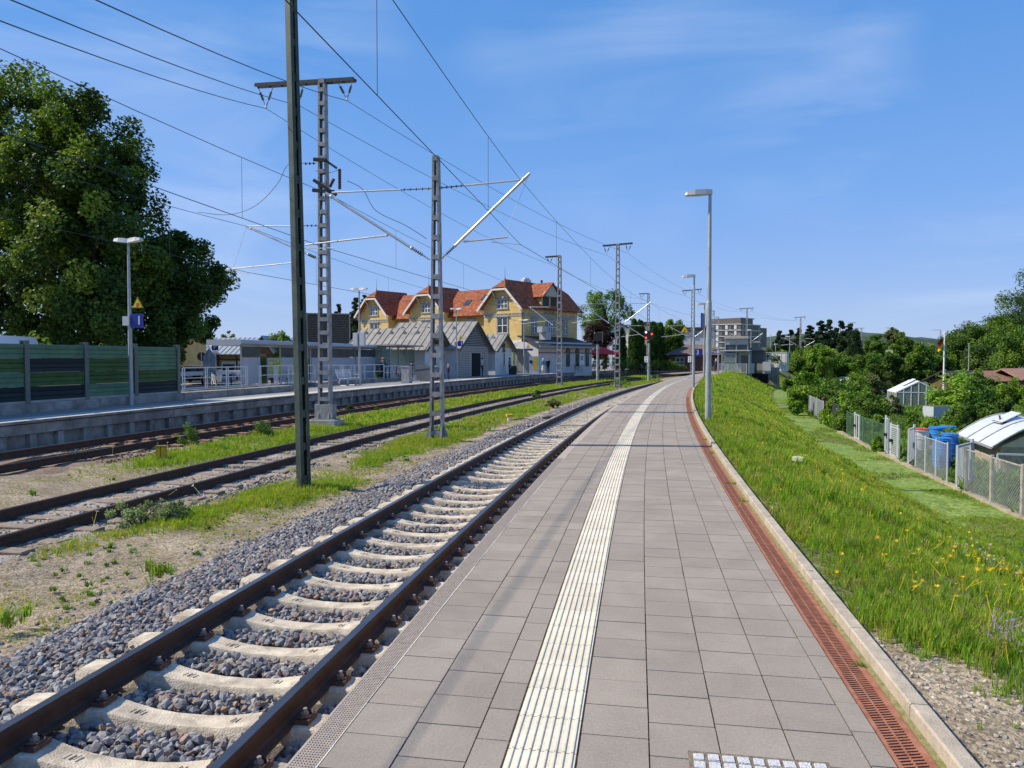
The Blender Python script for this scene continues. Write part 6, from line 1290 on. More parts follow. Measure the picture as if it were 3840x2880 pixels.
# ---- bicycle shelter with a rounded roof edge
TS_ = -19.0; s0, s1 = s_for(872, TS_), s_for(1424, TS_); o = thing('bicycle_shelter', ts((s0 + s1) / 2, TS_, 0), 0, 'long bicycle shelter with grey panels and a flat rounded metal roof', 'shelter'); L = lambda s_, t_, z: local(o, ts(s_, t_, z))
prf = [(-18.6, 2.40)] + [(-18.6 + .16 * math.sin(a), 2.56 - .16 * math.cos(a)) for a in np.linspace(.3, 2.8, 7)] + [(-18.6, 2.72), (-20.6, 2.72), (-20.6, 2.40)]
mb = MB(); n = 8
for i in range(n + 1):
    for t_, z_ in prf: mb.v.append(tuple(L(s0 + (s1 - s0) * i / n, t_, z_)))
k = len(prf)
for i in range(n):
    for j in range(k): mb.f.append((i * k + j, i * k + k + j, i * k + k + (j + 1) % k, i * k + (j + 1) % k)); mb.m.append(0)
mb.f += [tuple(range(k)), tuple(n * k + j for j in reversed(range(k)))]; mb.m += [0, 0]; mb.build('roof', mat('brushed_roof', (.40, .40, .40), .35, metal=.6, var=.05), o, smooth=True)
for a, b, z0_, z1_ in ((908, 975, .3, 1.75), (1055, 1116, .3, 1.75), (1168, 1240, .3, 1.75), (1245, 1330, .1, 1.75), (1334, 1408, .1, 1.75)):
    u, v = s_for(a, -18.9), s_for(b, -18.9); mb = MB(); mb.bar(L(u, -18.9, (z0_ + z1_) / 2), L(v, -18.9, (z0_ + z1_) / 2), .06, z1_ - z0_); pn_ = mb.build('wall_panel', m_panel, o)
    for q in (u, v): MB().bar(L(q, -18.95, 0), L(q, -18.95, 2.42), .09, .09, up=(1, 0, 0)).build('post', m_gframe, pn_)
    mb = MB(); mb.bar(L(u, -18.9, 2.08), L(v, -18.9, 2.08), .02, .55); mb.build('upper_pane', m_glz, pn_)
u, v = s_for(975, -19.2), s_for(1000, -19.2); MB().bar(L(u, -19.2, 1.0), L(v, -19.2, 1.0), .05, 1.6).build('green_door', mat('leaf_green_panel', (.02, .10, .012), .5, var=.05), o)
u, v = s_for(1003, -18.6), s_for(1056, -18.6); q = thing('notice_board', ts((u + v) / 2, -18.6, 0), 0, 'framed notice board with two yellow posters at the bicycle shelter', 'notice board'); LQ = lambda s_, z: local(q, ts(s_, -18.6, z))
MB().bar(LQ(u, 1.15), LQ(v, 1.15), .08, 1.15).build('frame', m_gframe, q)
for a, b in ((.08, .48), (.52, .92)): MB().bar(LQ(u + (v - u) * a, 1.2) , LQ(u + (v - u) * b, 1.2), .10, .85).build('poster', mat('poster_yellow', (.62, .58, .08), .5, var=.5, scale=6, col2=(.12, .16, .10)), q)
MB().bar(LQ(u, 0), LQ(u, 1), .05, .05, up=(1, 0, 0)).bar(LQ(v, 0), LQ(v, 1), .05, .05, up=(1, 0, 0)).build('posts', m_gframe, q)
# ---- waiting shelters of glass
def glass_box(px0, px1, yb, t, h, dep, label, canopy=True, nx=3, z0=.05):
    s0, s1 = s_for(px0, t), s_for(px1, t); o = thing('glass_shelter', ts((s0 + s1) / 2, t, z0), tyaw((s0 + s1) / 2), label, 'shelter', 'glass waiting shelters'); W_ = (s1 - s0); fr = MB(); gl = MB()
    for i in range(nx + 1):
        y = -W_ / 2 + W_ * i / nx
        for x in (0, -dep): fr.box((x, y, h / 2), (.06, .06, h))
    for x in (0, -dep):
        for z in (.15, h * .48, h): fr.box((x, 0, z), (.05, W_, .05))
    for y in (-W_ / 2, W_ / 2):
        for z in (.15, h * .48, h): fr.box((-dep / 2, y, z), (dep, .05, .05))
    fr.build('frame', m_gframe, o)
    for i in range(nx):
        y = -W_ / 2 + W_ * (i + .5) / nx; MB().box((-dep, y, h * .55), (.012, W_ / nx - .06, h * .8)).build('pane', m_glass, o)
    for y in (-W_ / 2, W_ / 2): MB().box((-dep / 2, y, h * .55), (dep - .06, .012, h * .8)).build('pane', m_glass, o)
    if canopy: MB().box((-dep * .35, 0, h + .10), (dep * 1.6, W_ + .7, .10)).build('canopy', m_galvd, o)
    MB().box((-dep + .35, 0, .45), (.4, W_ * .7, .06)).box((-dep + .35, 0, .22), (.1, .1, .44)).build('bench', m_slat, o); return o
glass_box(1462, 1556, 1450, -17.6, 2.55, 1.5, 'glass waiting shelter with a thin flat canopy, left of the white annexe'); glass_box(1912, 2020, 1400, -16.8, 2.6, 1.4, 'large glass shelter in front of the station entrance, left of the ticket machine', nx=4); glass_box(2112, 2152, 1394, -16.6, 2.5, 1.2, 'small glass shelter beside the station clock', nx=2); glass_box(2352, 2405, 1384, -16.4, 2.4, 1.4, 'distant glass shelter below the cypress columns', nx=2)
s = s_for(2062, -17.5); o = thing('entrance_canopy', ts(s, -17.5, .05), tyaw(s), 'tall glazed entrance porch with a flat canopy on the station front', 'porch'); MB().box((-.6, 0, 2.6), (2.8, 4.4, .14)).build('canopy', m_galvd, o)
fr = MB()
for y in (-2, -.7, .7, 2):
    fr.box((0, y, 2.2), (.08, .08, 4.3))
for z in (2.9, 4.3): fr.box((0, 0, z), (.07, 4.1, .08))
fr.build('frame', m_gframe, o)
for y in (-1.35, 0, 1.35): MB().box((-.02, y, 3.6), (.02, 1.2, 1.3)).build('pane', m_glz, o)
MB().box((-1.6, 0, 1.3), (.1, 4, 2.5)).build('entrance_wall', m_panel, o); MB().box((-1.5, .6, 1.1), (.1, 1.5, 2.2)).build('door', m_glz, o); MB().box((.3, -.4, 2.15), (.12, 1.6, .3)).build('display', m_blk, o)
# ---- bench, bins, machine, boards
s = s_for(1305, -15.3); o = thing('metal_bench', ts(s, -15.3, .05), tyaw(s), 'white perforated metal bench on grey curved feet beside the platform lamp', 'bench')
for y in (-.55, .55):
    mb = MB(); mb.path([(-.05, y, .44), (.28, y, .42), (.30, y, .2), (.2, y, .0), (-.25, y, 0), (-.3, y, .2), (-.18, y, .42)], .055, 6); mb.build('foot', m_gframe, o)
mw = mat('white_mesh_metal', (.70, .70, .70), .5, var=.0)
se, ba = MB(), MB()
for x in np.linspace(-.2, .28, 9): se.bar((x, -.85, .45), (x, .85, .45), .028, .02)
for z in np.linspace(.5, .95, 8): ba.bar((-.24 - (z - .5) * .3, -.85, z), (-.24 - (z - .5) * .3, .85, z), .02, .028)
for y in (-.85, -.02, .02, .85): ba.bar((-.22, y, .44), (-.38, y, .98), .03, .03); se.bar((-.24, y, .44), (.3, y, .44), .03, .03)
se.build('seat', mw, o); ba.build('backrest', mw, o); MB().path([(.2, .88, .45), (.26, .88, .66), (-.2, .88, .68)], .02, 6).build('armrest', m_gframe, o)
p = on(1526, 1437, .05); s, t = inv(p.x, p.y); o = thing('litter_bin', p, tyaw(s), 'tall slant topped grey metal litter bin at the end of the low wall', 'bin'); MB().prism([(-.28, 0), (.28, 0), (.28, 1.12), (-.28, .98)], -.25, .25).build('body', m_galvd, o); MB().box((0, 0, 1.1), (.62, .56, .05)).build('lid', m_gframe, o)
p = on(1605, 1428, .05); s, t = inv(p.x, p.y); o = thing('grit_bin', p, tyaw(s), 'large rounded dark grey grit bin on the raised platform', 'grit bin'); m_grit = mat('grey_plastic', (.15, .165, .18), .5, var=.1)
MB().prism([(-.95, .42), (-.75, .08), (-.2, 0), (.5, .05), (.9, .25), (1.0, .6), (.8, .95), (.1, 1.12), (-.6, 1.0), (-.9, .75)], -.55, .55).build('body', m_grit, o); MB().prism([(-.9, .8), (.8, 1.0), (.1, 1.18), (-.6, 1.05)], -.58, .58).build('lid', m_grit, o)
p = on(2003, 1402, .05); s, t = inv(p.x, p.y); o = thing('ticket_machine', p, tyaw(s) + .2, 'pale ticket machine with a yellow front on the raised platform', 'ticket machine'); MB().box((0, 0, .95), (1.0, .6, 1.9)).build('body', m_grybox, o); MB().box((.2, -.31, 1.15), (.45, .03, 1.3)).build('front', mat('machine_yellow', (.75, .52, .05), .5, var=.1), o); MB().box((-.3, -.31, 1.3), (.3, .02, .3)).build('screen', m_blk, o)
# ---- red parasol with people at a table
p = Vector((*gat(2255, 97, 0).xy, .0)); o = thing('red_parasol', p, 0, 'large red parasol at the cafe right of the station building', 'parasol'); MB().tube((0, 0, 0), (0, 0, 3.2), .035, n=6).build('pole', m_wht, o); mb = MB(); n = 8; mb.v = [(0, 0, 3.25)] + [(2.6 * math.cos(2 * math.pi * i / n), 2.6 * math.sin(2 * math.pi * i / n), 2.35) for i in range(n)] + [(2.6 * math.cos(2 * math.pi * i / n), 2.6 * math.sin(2 * math.pi * i / n), 2.2) for i in range(n)]
for i in range(n): mb.f += [(0, 1 + i, 1 + (i + 1) % n), (1 + i, 9 + i, 9 + (i + 1) % n, 1 + (i + 1) % n)]; mb.m += [0, 0]
mb.build('canopy', mat('red_cloth', (.62, .025, .03), .8, var=.06), o)
o = thing('cafe_table', p + Vector((-1.0, -.8, 0)), 0, 'small pale cafe table under the red parasol', 'table'); MB().tube((0, 0, .70), (0, 0, .74), .45, n=14).build('tabletop', m_wht, o); MB().tube((0, 0, 0), (0, 0, .7), .04, n=6).build('leg', m_galv, o)
c = gat(1490, 80, -.3); o = thing('green_parasol', c, 0, 'bright green square parasol seen behind the glass shelter', 'parasol'); MB().add([(-2.1, -2, 2.5), (2.1, -2, 2.5), (2.1, 2, 2.5), (-2.1, 2, 2.5), (0, 0, 3.1), (-2.1, -2, 2.3), (2.1, -2, 2.3), (2.1, 2, 2.3), (-2.1, 2, 2.3)], [(0, 1, 4), (1, 2, 4), (2, 3, 4), (3, 0, 4), (5, 6, 1, 0), (6, 7, 2, 1), (7, 8, 3, 2), (8, 5, 0, 3)]).build('canopy', mat('lime_cloth', (.16, .42, .04), .8, var=.05), o); MB().tube((0, 0, 0), (0, 0, 3.0), .05, n=6).build('pole', m_galv, o)
# ---- forecourt: car, signs, pillar
c = on(712, 1441, -.55); o = thing('parked_car', c, .12, 'dark estate car parked on the forecourt, seen from behind with red tail lights', 'car'); mc = mat('dark_car_paint', (.02, .012, .014), .25, metal=.3, var=0)
MB().prism([(-.9, .32), (.9, .32), (.93, .75), (.86, .98), (.70, 1.52), (-.70, 1.52), (-.86, .98), (-.93, .75)], 0, 3.9).build('body', mc, o)
MB().prism([(-.66, 1.02), (.66, 1.02), (.58, 1.42), (-.58, 1.42)], -.03, 0).build('rear_window', m_glz, o)
for x in (-.78, .78):
    MB().box((x, -.02, .88), (.2, .05, .2)).build('tail_light', m_redp, o)
    for y in (.7, 3.1): w = MB().tube((x * 1.05, y, .32), (x * 1.24, y, .32), .32, n=14).build('wheel', m_blk, o); MB().tube((x * 1.1, y, .32), (x * 1.26, y, .32), .19, n=10).build('rim', m_galv, w)
MB().box((0, -.025, .72), (.5, .03, .12)).build('number_plate', m_wht, o); MB().box((0, 1.9, 1.56), (1.3, 2.4, .05)).build('roof_rails', m_galv, o)
def pole_sign(px, yb, yt, z, label, fn, r=.035):
    p = on(px, yb, z); o = thing('sign_post', p, 0, label, 'sign', None); H = at(px, yt, p.y).z - z; MB().tube((0, 0, 0), (0, 0, H), r, n=6).build('pole', m_galv, o); fn(o, H); return o
def f_round(o, H): MB().tube((0, .03, H - 1.3), (0, -.0, H - 1.3), .42, n=18).build('sign_disc', m_slate, o)
def f_p(o, H): board(o, (0, -.05, H - .3), .62, .62, m_blue, 'P', .58, 0, name='parking_sign'); board(o, (0, -.05, H - .8), .5, .25, m_wht, None, name='extra_plate')
def f_pt(o, H): MB().prism([(-.5, H - 2.6), (.5, H - 2.6), (.5, H - .8), (0, H - .1), (-.5, H - .8)], -.03, .03).build('pointed_panel', m_galvd, o)
pole_sign(757, 1432, 1285, -.5, 'sign post with a dark round sign seen from behind', f_round); pole_sign(809, 1430, 1290, -.5, 'sign post with a blue parking sign lettered P', f_p); pole_sign(786, 1440, 1300, -.4, 'sign post with a grey pointed panel', f_pt, .05)
p = on(822, 1432, -.5); o = thing('service_pillar', p, 0, 'short pale service pillar on the forecourt', 'pillar'); MB().box((0, 0, .55), (.34, .3, 1.1)).build('body', m_wht, o); MB().box((0, 0, 1.12), (.4, .36, .06)).build('cap', m_grybox, o)
p = on(867, 1448, -.4); o = thing('bollard', p, 0, 'slim black bollard on the forecourt beside the railing', 'bollard'); MB().tube((0, 0, 0), (0, 0, .85), .05, n=8).ball((0, 0, .88), .06).build('body', m_blk, o)
p = gat(1076, 62, -.5); o = thing('lantern', p, 0, 'old fashioned lantern post above the bicycle shelter roof', 'lantern'); MB().tube((0, 0, 0), (0, 0, 3.2), .05, n=6).build('pole', m_slate, o); MB().tube((0, 0, 3.2), (0, 0, 3.75), .12, .2, 6).build('lamp_glass', m_grybox, o); MB().tube((0, 0, 3.75), (0, 0, 3.85), .42, .08, 8).build('lamp_cap', m_slate, o)
# ---- bicycles
def bicycle(p, rz, label, m, sc=1.0):
    o = thing('bicycle', p, rz, label, 'bicycle', 'bicycles parked along the raised platform')
    for x in (-.52, .52): w = MB().ring((0, x, .34), .33, .022, 'x', 20, 5).build('wheel', m_blk, o); k = MB(); [k.tube((0, x, .34), (0, x + .32 * math.cos(a), .34 + .32 * math.sin(a)), .003, n=3) for a in np.arange(0, 6.28, .52)]; k.build('spokes', m_galv, w)
    f = MB(); P = {'bb': (0, -.05, .30), 'st': (0, -.2, .82), 'hd': (0, .36, .80), 'ht': (0, .34, .95), 'r': (0, -.52, .34), 'f': (0, .52, .34)}
    for a, b in (('bb', 'st'), ('st', 'hd'), ('bb', 'hd'), ('bb', 'r'), ('st', 'r'), ('ht', 'f')): f.tube(P[a], P[b], .022, n=6)
    f.build('frame', m, o); MB().box((0, -.22, .90), (.14, .26, .06)).build('saddle', m_blk, o); MB().tube((-.3, .34, 1.02), (.3, .34, 1.02), .014, n=6).tube((0, .34, .9), (0, .34, 1.02), .015, n=6).build('handlebar', m_blk, o); return o
mk1, mk2, mk3 = mat('bike_white', (.7, .7, .68), .4, var=0), mat('bike_dark', (.03, .035, .045), .4, var=0), mat('bike_red', (.4, .05, .04), .4, var=0)
for px, yb, z, rz, lab, m in ((801, 1459, -.05, .9, 'white city bicycle behind the left railing', mk1), (1080, 1449, .0, 1.25, 'dark bicycle at the bicycle shelter, behind the tall green mast', mk2), (1452, 1429, .05, .4, 'white bicycle leaning on the railing by the shrub', mk1), (1490, 1427, .05, .7, 'red bicycle parked before the glass shelter', mk3), (1512, 1426, .05, .9, 'dark bicycle parked nearest the litter bin', mk2), (2163, 1396, .05, 1.15, 'dark bicycle leaning on the grey extension wall', mk2), (2375, 1385, .05, 1.2, 'bicycle left in the distant glass shelter', mk2), (2398, 1385, .05, 1.3, 'bicycle standing right in the distant glass shelter', mk1), (2425, 1384, .05, 1.2, 'bicycle behind the white distance board', mk2)):
    bicycle(on(px, yb, z), tyaw(60) + rz, lab, m)
# ---- people
m_skin = mat('skin', (.48, .29, .20), .6, var=0)
def person(p, rz, h, cols, label, pose=None, hair=(.03, .022, .018), cap=None, skirt=None, bare=True):
    """one continuous skinned body; cols = (top, bottom, shoes)"""
    J = {'pel': (0, 0, .53, .085), 'bel': (0, 0, .62, .078), 'che': (0, .0, .73, .092), 'nec': (0, .005, .845, .032), 'hea': (0, .012, .90, .050), 'top': (0, .01, .965, .042)}
    for s_, sg in (('l', -1), ('r', 1)):
        J.update({'sh' + s_: (sg * .105, 0, .805, .038), 'el' + s_: (sg * .135, -.01, .64, .027), 'wr' + s_: (sg * .13, .05, .50, .020), 'ha' + s_: (sg * .125, .075, .45, .022), 'hi' + s_: (sg * .055, 0, .50, .058), 'kn' + s_: (sg * .062, .012, .28, .040), 'an' + s_: (sg * .065, -.015, .055, .027), 'to' + s_: (sg * .072, .06, .022, .024)})
    for k, v in (pose or {}).items(): J[k] = (*v, J[k][3])
    names = list(J); ix = {n: i for i, n in enumerate(names)}
    E = [('pel', 'bel'), ('bel', 'che'), ('che', 'nec'), ('nec', 'hea'), ('hea', 'top')]
    for s_ in 'lr': E += [('che', 'sh' + s_), ('sh' + s_, 'el' + s_), ('el' + s_, 'wr' + s_), ('wr' + s_, 'ha' + s_), ('pel', 'hi' + s_), ('hi' + s_, 'kn' + s_), ('kn' + s_, 'an' + s_), ('an' + s_, 'to' + s_)]
    me = bpy.data.meshes.new('person_rig'); me.from_pydata([tuple(c * h for c in J[n][:3]) for n in names], [(ix[a], ix[b]) for a, b in E], []); o = link('person_rig', me)
    mo = o.modifiers.new('skin', 'SKIN'); me.skin_vertices[0].data[0].use_root = True
    for i, n in enumerate(names): me.skin_vertices[0].data[i].radius = (J[n][3] * h,) * 2
    o.modifiers.new('sub', 'SUBSURF').levels = 1; bpy.context.view_layer.update(); bm_ = bpy.data.meshes.new_from_object(o.evaluated_get(bpy.context.evaluated_depsgraph_get())); bpy.data.objects.remove(o)
    bm_.materials.clear(); ms = [mat('cloth_%d_%d_%d' % tuple(int(v * 255) for v in c), c, .85, var=.05) for c in cols[:3]]
    for m in (ms[0], ms[1], ms[2], m_skin): bm_.materials.append(m)
    def zone(n): return 3 if n in ('nec', 'hea', 'top') or n[:2] == 'ha' or (bare and n[:2] == 'wr') else 0 if n in ('bel', 'che') or n[:2] in ('sh', 'el', 'wr') else 2 if n[:2] in ('to',) else 1
    Z = [zone(n) for n in names]; PJ = np.array([J[n][:3] for n in names]) * h
    mi = [Z[int(np.argmin(((PJ - np.array(pl.center)) ** 2).sum(1)))] for pl in bm_.polygons]; bm_.polygons.foreach_set('material_index', mi); bm_.polygons.foreach_set('use_smooth', [True] * len(mi)); bm_.name = 'person'
    b = link('person', bm_); b.location = p; b.rotation_euler = (0, 0, rz); tag(b, label, 'person')
    hx = J['hea']; c = [v * h for v in (hx[0], hx[1] - .012, hx[2] + .022)]
    MB().ball(c, (.056 * h, .058 * h, .060 * h), 10, 7).build('hair', mat('hair_%d' % int(hair[0] * 255), hair, .8, var=.1), b)
    f = MB(); f.ball((hx[0] * h, (hx[1] + .055) * h, (hx[2] + .0) * h), (.009 * h, .014 * h, .014 * h), 6, 4); f.build('nose', m_skin, b); f = MB()
    for sg in (-1, 1): f.ball(((hx[0] + sg * .02) * h, (hx[1] + .047) * h, (hx[2] + .012) * h), .007 * h, 6, 4)
    f.build('eyes', m_blk, b)
    if cap: MB().ball((c[0], c[1] + .004 * h, c[2] + .012 * h), (.060 * h, .063 * h, .05 * h), 10, 6).box((c[0], c[1] + .06 * h, c[2] + .012 * h), (.08 * h, .06 * h, .012 * h)).build('cap', mat('cap_%d' % int(cap[0] * 255), cap, .8, var=0), b)
    if skirt: mb = MB(); mb.tube((0, 0, .24 * h), (0, 0, .56 * h), .125 * h, .085 * h, 12); mb.build('skirt', mat('skirt_cloth', skirt, .85, var=.2, scale=20), b)
    return b
nv, bl = (.015, .02, .05), (.015, .015, .018)
person(on(777, 1437, -.45), 3.3, 1.75, (bl, bl, bl), 'person in dark clothes walking on the forecourt beyond the left railing')
person(on(1022, 1450, .0), 1.4, 1.72, ((.62, .16, .07), (.02, .03, .08), bl), 'person in an orange red shirt bending over at the bicycle shelter', {'che': (0, .16, .66), 'nec': (0, .24, .72), 'hea': (0, .29, .74), 'top': (0, .35, .75), 'shl': (-.10, .19, .68), 'shr': (.10, .19, .68), 'ell': (-.12, .22, .52), 'elr': (.12, .22, .52), 'wrl': (-.1, .26, .40), 'wrr': (.1, .26, .40), 'hal': (-.09, .28, .36), 'har': (.09, .28, .36), 'bel': (0, .06, .60)})
person(on(1437, 1429, .05), 2.6, 1.75, ((.03, .05, .09), bl, bl), 'cyclist with an orange helmet standing by the dark shrub', cap=(.62, .22, .05))
SIT = {'knl': (-.065, .20, .33), 'knr': (.065, .20, .33), 'anl': (-.07, .19, .09), 'anr': (.07, .19, .09), 'tol': (-.07, .27, .06), 'tor': (.07, .27, .06), 'hil': (-.055, .04, .34), 'hir': (.055, .04, .34), 'pel': (0, 0, .36), 'bel': (0, 0, .45), 'che': (0, .01, .56), 'nec': (0, .02, .675), 'hea': (0, .03, .73), 'top': (0, .03, .795), 'shl': (-.105, .01, .635), 'shr': (.105, .01, .635), 'ell': (-.13, .06, .48), 'elr': (.13, .06, .48), 'wrl': (-.09, .16, .40), 'wrr': (.09, .16, .40), 'hal': (-.06, .20, .39), 'har': (.06, .20, .39)}
person(on(1544, 1430, .05), -1.2, 1.5, (bl, bl, bl), 'person in black standing with a pale bag beside the glass shelter')
b_ = on(1552, 1429, .05); o = thing('pale_bag', b_, 0, 'pale grey bag beside the person in black at the glass shelter', 'bag'); MB().prism([(-.2, 0), (.2, 0), (.17, .42), (-.17, .42)], -.1, .1).build('body', m_grybox, o); MB().path([(-.1, 0, .4), (-.06, 0, .56), (.06, 0, .56), (.1, 0, .4)], .012, 5).build('handle', m_blk, o)
person(on(1681, 1426, .05), -1.0, 1.22, (nv, nv, (.5, .5, .5)), 'child with a white cap in dark blue clothes on the raised platform', cap=(.75, .75, .72), pose={'kn' 'l': (-.05, .06, .28), 'anl': (-.05, .03, .06), 'tol': (-.05, .11, .04), 'ell': (-.17, 0, .66), 'wrl': (-.22, .02, .55), 'hal': (-.24, .03, .51)})
person(on(1808, 1412, .05), -1.6, 1.80, ((.62, .62, .60), bl, bl), 'man in a white shirt and dark trousers before the slatted gable', cap=(.30, .18, .09), pose={'ell': (-.14, .05, .66), 'wrl': (-.06, .13, .66), 'hal': (-.02, .14, .67), 'elr': (.14, .05, .66), 'wrr': (.06, .13, .67), 'har': (.02, .14, .68)})
person(on(1911, 1405.5, .05), -1.2, 1.78, ((.26, .28, .32), nv, bl), 'man in a grey shirt standing beside a dark suitcase')
c = on(1925, 1405, .05); o = thing('suitcase', c, .2, 'large dark suitcase standing on the platform beside the man in grey', 'suitcase'); MB().box((0, 0, .48), (.62, .42, .82)).build('body', m_blk, o); MB().path([(-.15, 0, .88), (-.15, 0, 1.05), (.15, 0, 1.05), (.15, 0, .88)], .015, 5).build('handle', m_galv, o); MB().box((0, 0, .04), (.5, .36, .08)).build('wheels', m_slate, o)
person(on(2037, 1402.5, .05), .2, 1.70, ((.02, .30, .52), (.55, .50, .48), (.5, .4, .35)), 'white haired woman in a bright blue jacket and pale skirt', hair=(.75, .74, .72), skirt=(.58, .54, .52))
person(on(2055, 1402, .05), .4, 1.74, (bl, bl, (.4, .4, .42)), 'person in black with an orange scarf, beside the woman in blue', hair=(.35, .10, .04)); 
q = on(2055, 1402, .05); 
person(on(2685, 1398, 0), -.6, 1.72, ((.02, .03, .07), nv, bl), 'white haired person in dark blue at the end of the near platform', hair=(.7, .69, .66))
person(Vector((*gat(2226, 96, 0).xy, .0)), 1.2, 1.72, ((.45, .28, .24), (.5, .5, .5), bl), 'person in a pink top sitting under the red parasol', SIT); person(Vector((*gat(2236, 97, 0).xy, .0)), -1.5, 1.74, ((.30, .22, .20), bl, bl), 'person in brown sitting opposite under the red parasol', SIT)
for px, Z, rz in ((2226, 96, 1.2), (2236, 97, -1.5)):
    o = thing('cafe_chair', Vector((*gat(px, Z, 0).xy, 0)), rz, 'pale cafe chair under the red parasol, on the ' + ('side nearer the grey building' if px < 2230 else 'side away from the grey building'), 'chair', 'cafe chairs under the red parasol'); MB().box((0, .02, .44), (.42, .42, .04)).build('seat', m_grybox, o); MB().box((0, -.2, .72), (.42, .04, .5)).build('backrest', m_grybox, o)
    for a in (-.18, .18):
        for b in (-.17, .2): MB().tube((a, b, 0), (a, b, .43), .018, n=5).build('leg', m_galv, o)
# ---- end of the near platform: shelter, stair housing, lift box, retaining wall
p = on(2755, 1399, 0); s_, t_ = inv(p.x, p.y)
o = thing('platform_shelter', ts(s_, 5.9, 0), tyaw(s_), 'grey glazed shelter and stair housing at the end of the near platform', 'shelter')
def X_(px, z, dy): q = at(px, 1345, ts(s_, 5.9).y + dy); return local(o, (q.x, q.y, z)).x
x0, x1, x2 = X_(2704, 0, 0), X_(2762, 0, 0), X_(2812, 0, 0)
MB().box(((x0 + x2) / 2, .8, 2.62), (x2 - x0 + .2, 3.2, .12)).build('canopy', mat('pale_canopy', (.52, .52, .50), .6, var=.05), o); fr = MB()
for x in (x0 + .1, x1, x2): fr.box((x, -.6, 1.3), (.09, .09, 2.6)); fr.box((x, 2.2, 1.3), (.09, .09, 2.6))
for z in (.2, 1.3): fr.box(((x0 + x1) / 2, -.6, z), (x1 - x0, .06, .06))
fr.build('frame', m_gframe, o); MB().box(((x0 + x1) / 2, -.55, 1.3), (x1 - x0 - .1, .02, 2.1)).build('pane', m_glass, o); MB().box(((x1 + x2) / 2 + .1, 1.6, 1.25), (x2 - x1, .1, 2.5)).build('rear_wall', m_panel, o); MB().box((x1 + .9, 1.5, 1.05), (.9, .06, 2.0)).build('door', m_glz, o)
xa, xb = X_(2722, 0, 5), X_(2808, 0, 5); lb_ = MB(); lb_.box(((xa + xb) / 2, 5.2, 2.0), (xb - xa, 2.6, 4.0)); li = lb_.build('lift_housing', m_glz, o); fr = MB()
for x in (xa, (xa + xb) / 2, xb): fr.box((x, 3.87, 3.3), (.12, .1, 1.5))
for z in (2.65, 3.45, 4.0): fr.box(((xa + xb) / 2, 3.87, z), (xb - xa + .1, .1, .12))
fr.build('frame', m_gframe, li); MB().box(((xa + xb) / 2, 3.9, 3.72), (xb - xa, .03, .45)).build('upper_panel', m_panel, li); MB().box(((xa + xb) / 2, 5.0, 4.25), (xb - xa + .2, 3.0, .3)).build('lift_roof', mat('pale_brown_roof', (.40, .36, .32), .8, var=.1), li)
xc, xd = X_(2815, 0, 6), X_(2870, 0, 6); MB().box(((xc + xd) / 2, 6.5, 1.2), (xd - xc, 3.0, 3.2)).build('stair_housing', mat('dark_cladding', (.10, .105, .10), .7, var=.15), o); MB().box(((xc + xd) / 2, 6.4, 2.85), (xd - xc + .5, 3.4, .35)).build('stair_roof', mat('olive_fascia', (.20, .21, .18), .7, var=.1), o)
mb = MB()
for x in np.linspace(X_(2842, 0, 3), X_(2868, 0, 3), 9): mb.box((x, 3.2, .55), (.05, .05, 1.1))
mb.build('stair_railing', mat('yellowish_bars', (.55, .52, .35), .6, var=0), o); MB().box((X_(2819, 0, 1), 1.0, .55), (.7, .3, 1.15)).build('parapet_block', m_gryw, o); MB().box((X_(2882, 0, 6), 4.5, .6), (.9, 2, 1.4)).build('parapet_block', m_gryw, o)
rl = thing('railing', ts(s_ - 1.6, 5.6, 0), tyaw(s_), 'grey barred railing in front of the near platform shelter', 'railing'); mb = MB(); L0, L1 = X_(2702, 0, -2), X_(2811, 0, -2)
for x in np.linspace(L0, L1, 34): mb.tube((x, 0, .1), (x, 0, 1.05), .016, n=5)
mb.build('bars', m_rail_, rl)
for z in (1.08, .1): MB().bar((L0, 0, z), (L1, 0, z), .05, .05).build('rail_bar', m_rail_, rl)
for x in np.linspace(L0, L1, 4): MB().box((x, 0, .55), (.07, .07, 1.15)).build('post', m_rail_, rl)
rw = thing('retaining_wall', ts(s_ + 2, 8.2, 0), tyaw(s_), 'weathered concrete retaining wall under the platform end, beside the bank path', 'wall'); mb = MB(); xe = X_(2815, 0, 2); a_ = local(rw, at(2770, 1345, ts(s_ + 1, 8).y)); b1_ = local(rw, at(2817, 1345, ts(s_ + 1, 8).y)); c1_ = local(rw, at(2897, 1345, ts(s_ + 8, 8).y))
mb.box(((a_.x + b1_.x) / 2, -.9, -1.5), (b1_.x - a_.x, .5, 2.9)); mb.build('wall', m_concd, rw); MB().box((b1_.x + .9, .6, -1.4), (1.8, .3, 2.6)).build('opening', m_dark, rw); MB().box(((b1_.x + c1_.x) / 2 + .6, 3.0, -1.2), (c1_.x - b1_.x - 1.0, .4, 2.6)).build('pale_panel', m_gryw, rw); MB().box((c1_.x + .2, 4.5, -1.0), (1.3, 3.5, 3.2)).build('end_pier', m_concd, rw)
for px, Z, w, h, lab, m in ((2890, 118, 5.2, 2.9, 'white site cabin beyond the platform end', m_whtw), ):
    o = thing('site_cabin', gat(px, Z, -.3), -.5, lab, 'cabin'); MB().box((0, 0, h / 2), (w, 2.6, h)).build('body', m, o); mb = MB(); [mb.box((x, -1.31, h / 2), (.04, .03, h)) for x in np.linspace(-w / 2 + .2, w / 2 - .2, 9)]; mb.build('ribs', m_gryw, o); MB().box((0, 0, h + .05), (w + .1, 2.7, .1)).build('roof', m_grybox, o); MB().box((-1.6, -1.33, 1.1), (.9, .04, 2)).build('door', m_grybox, o)
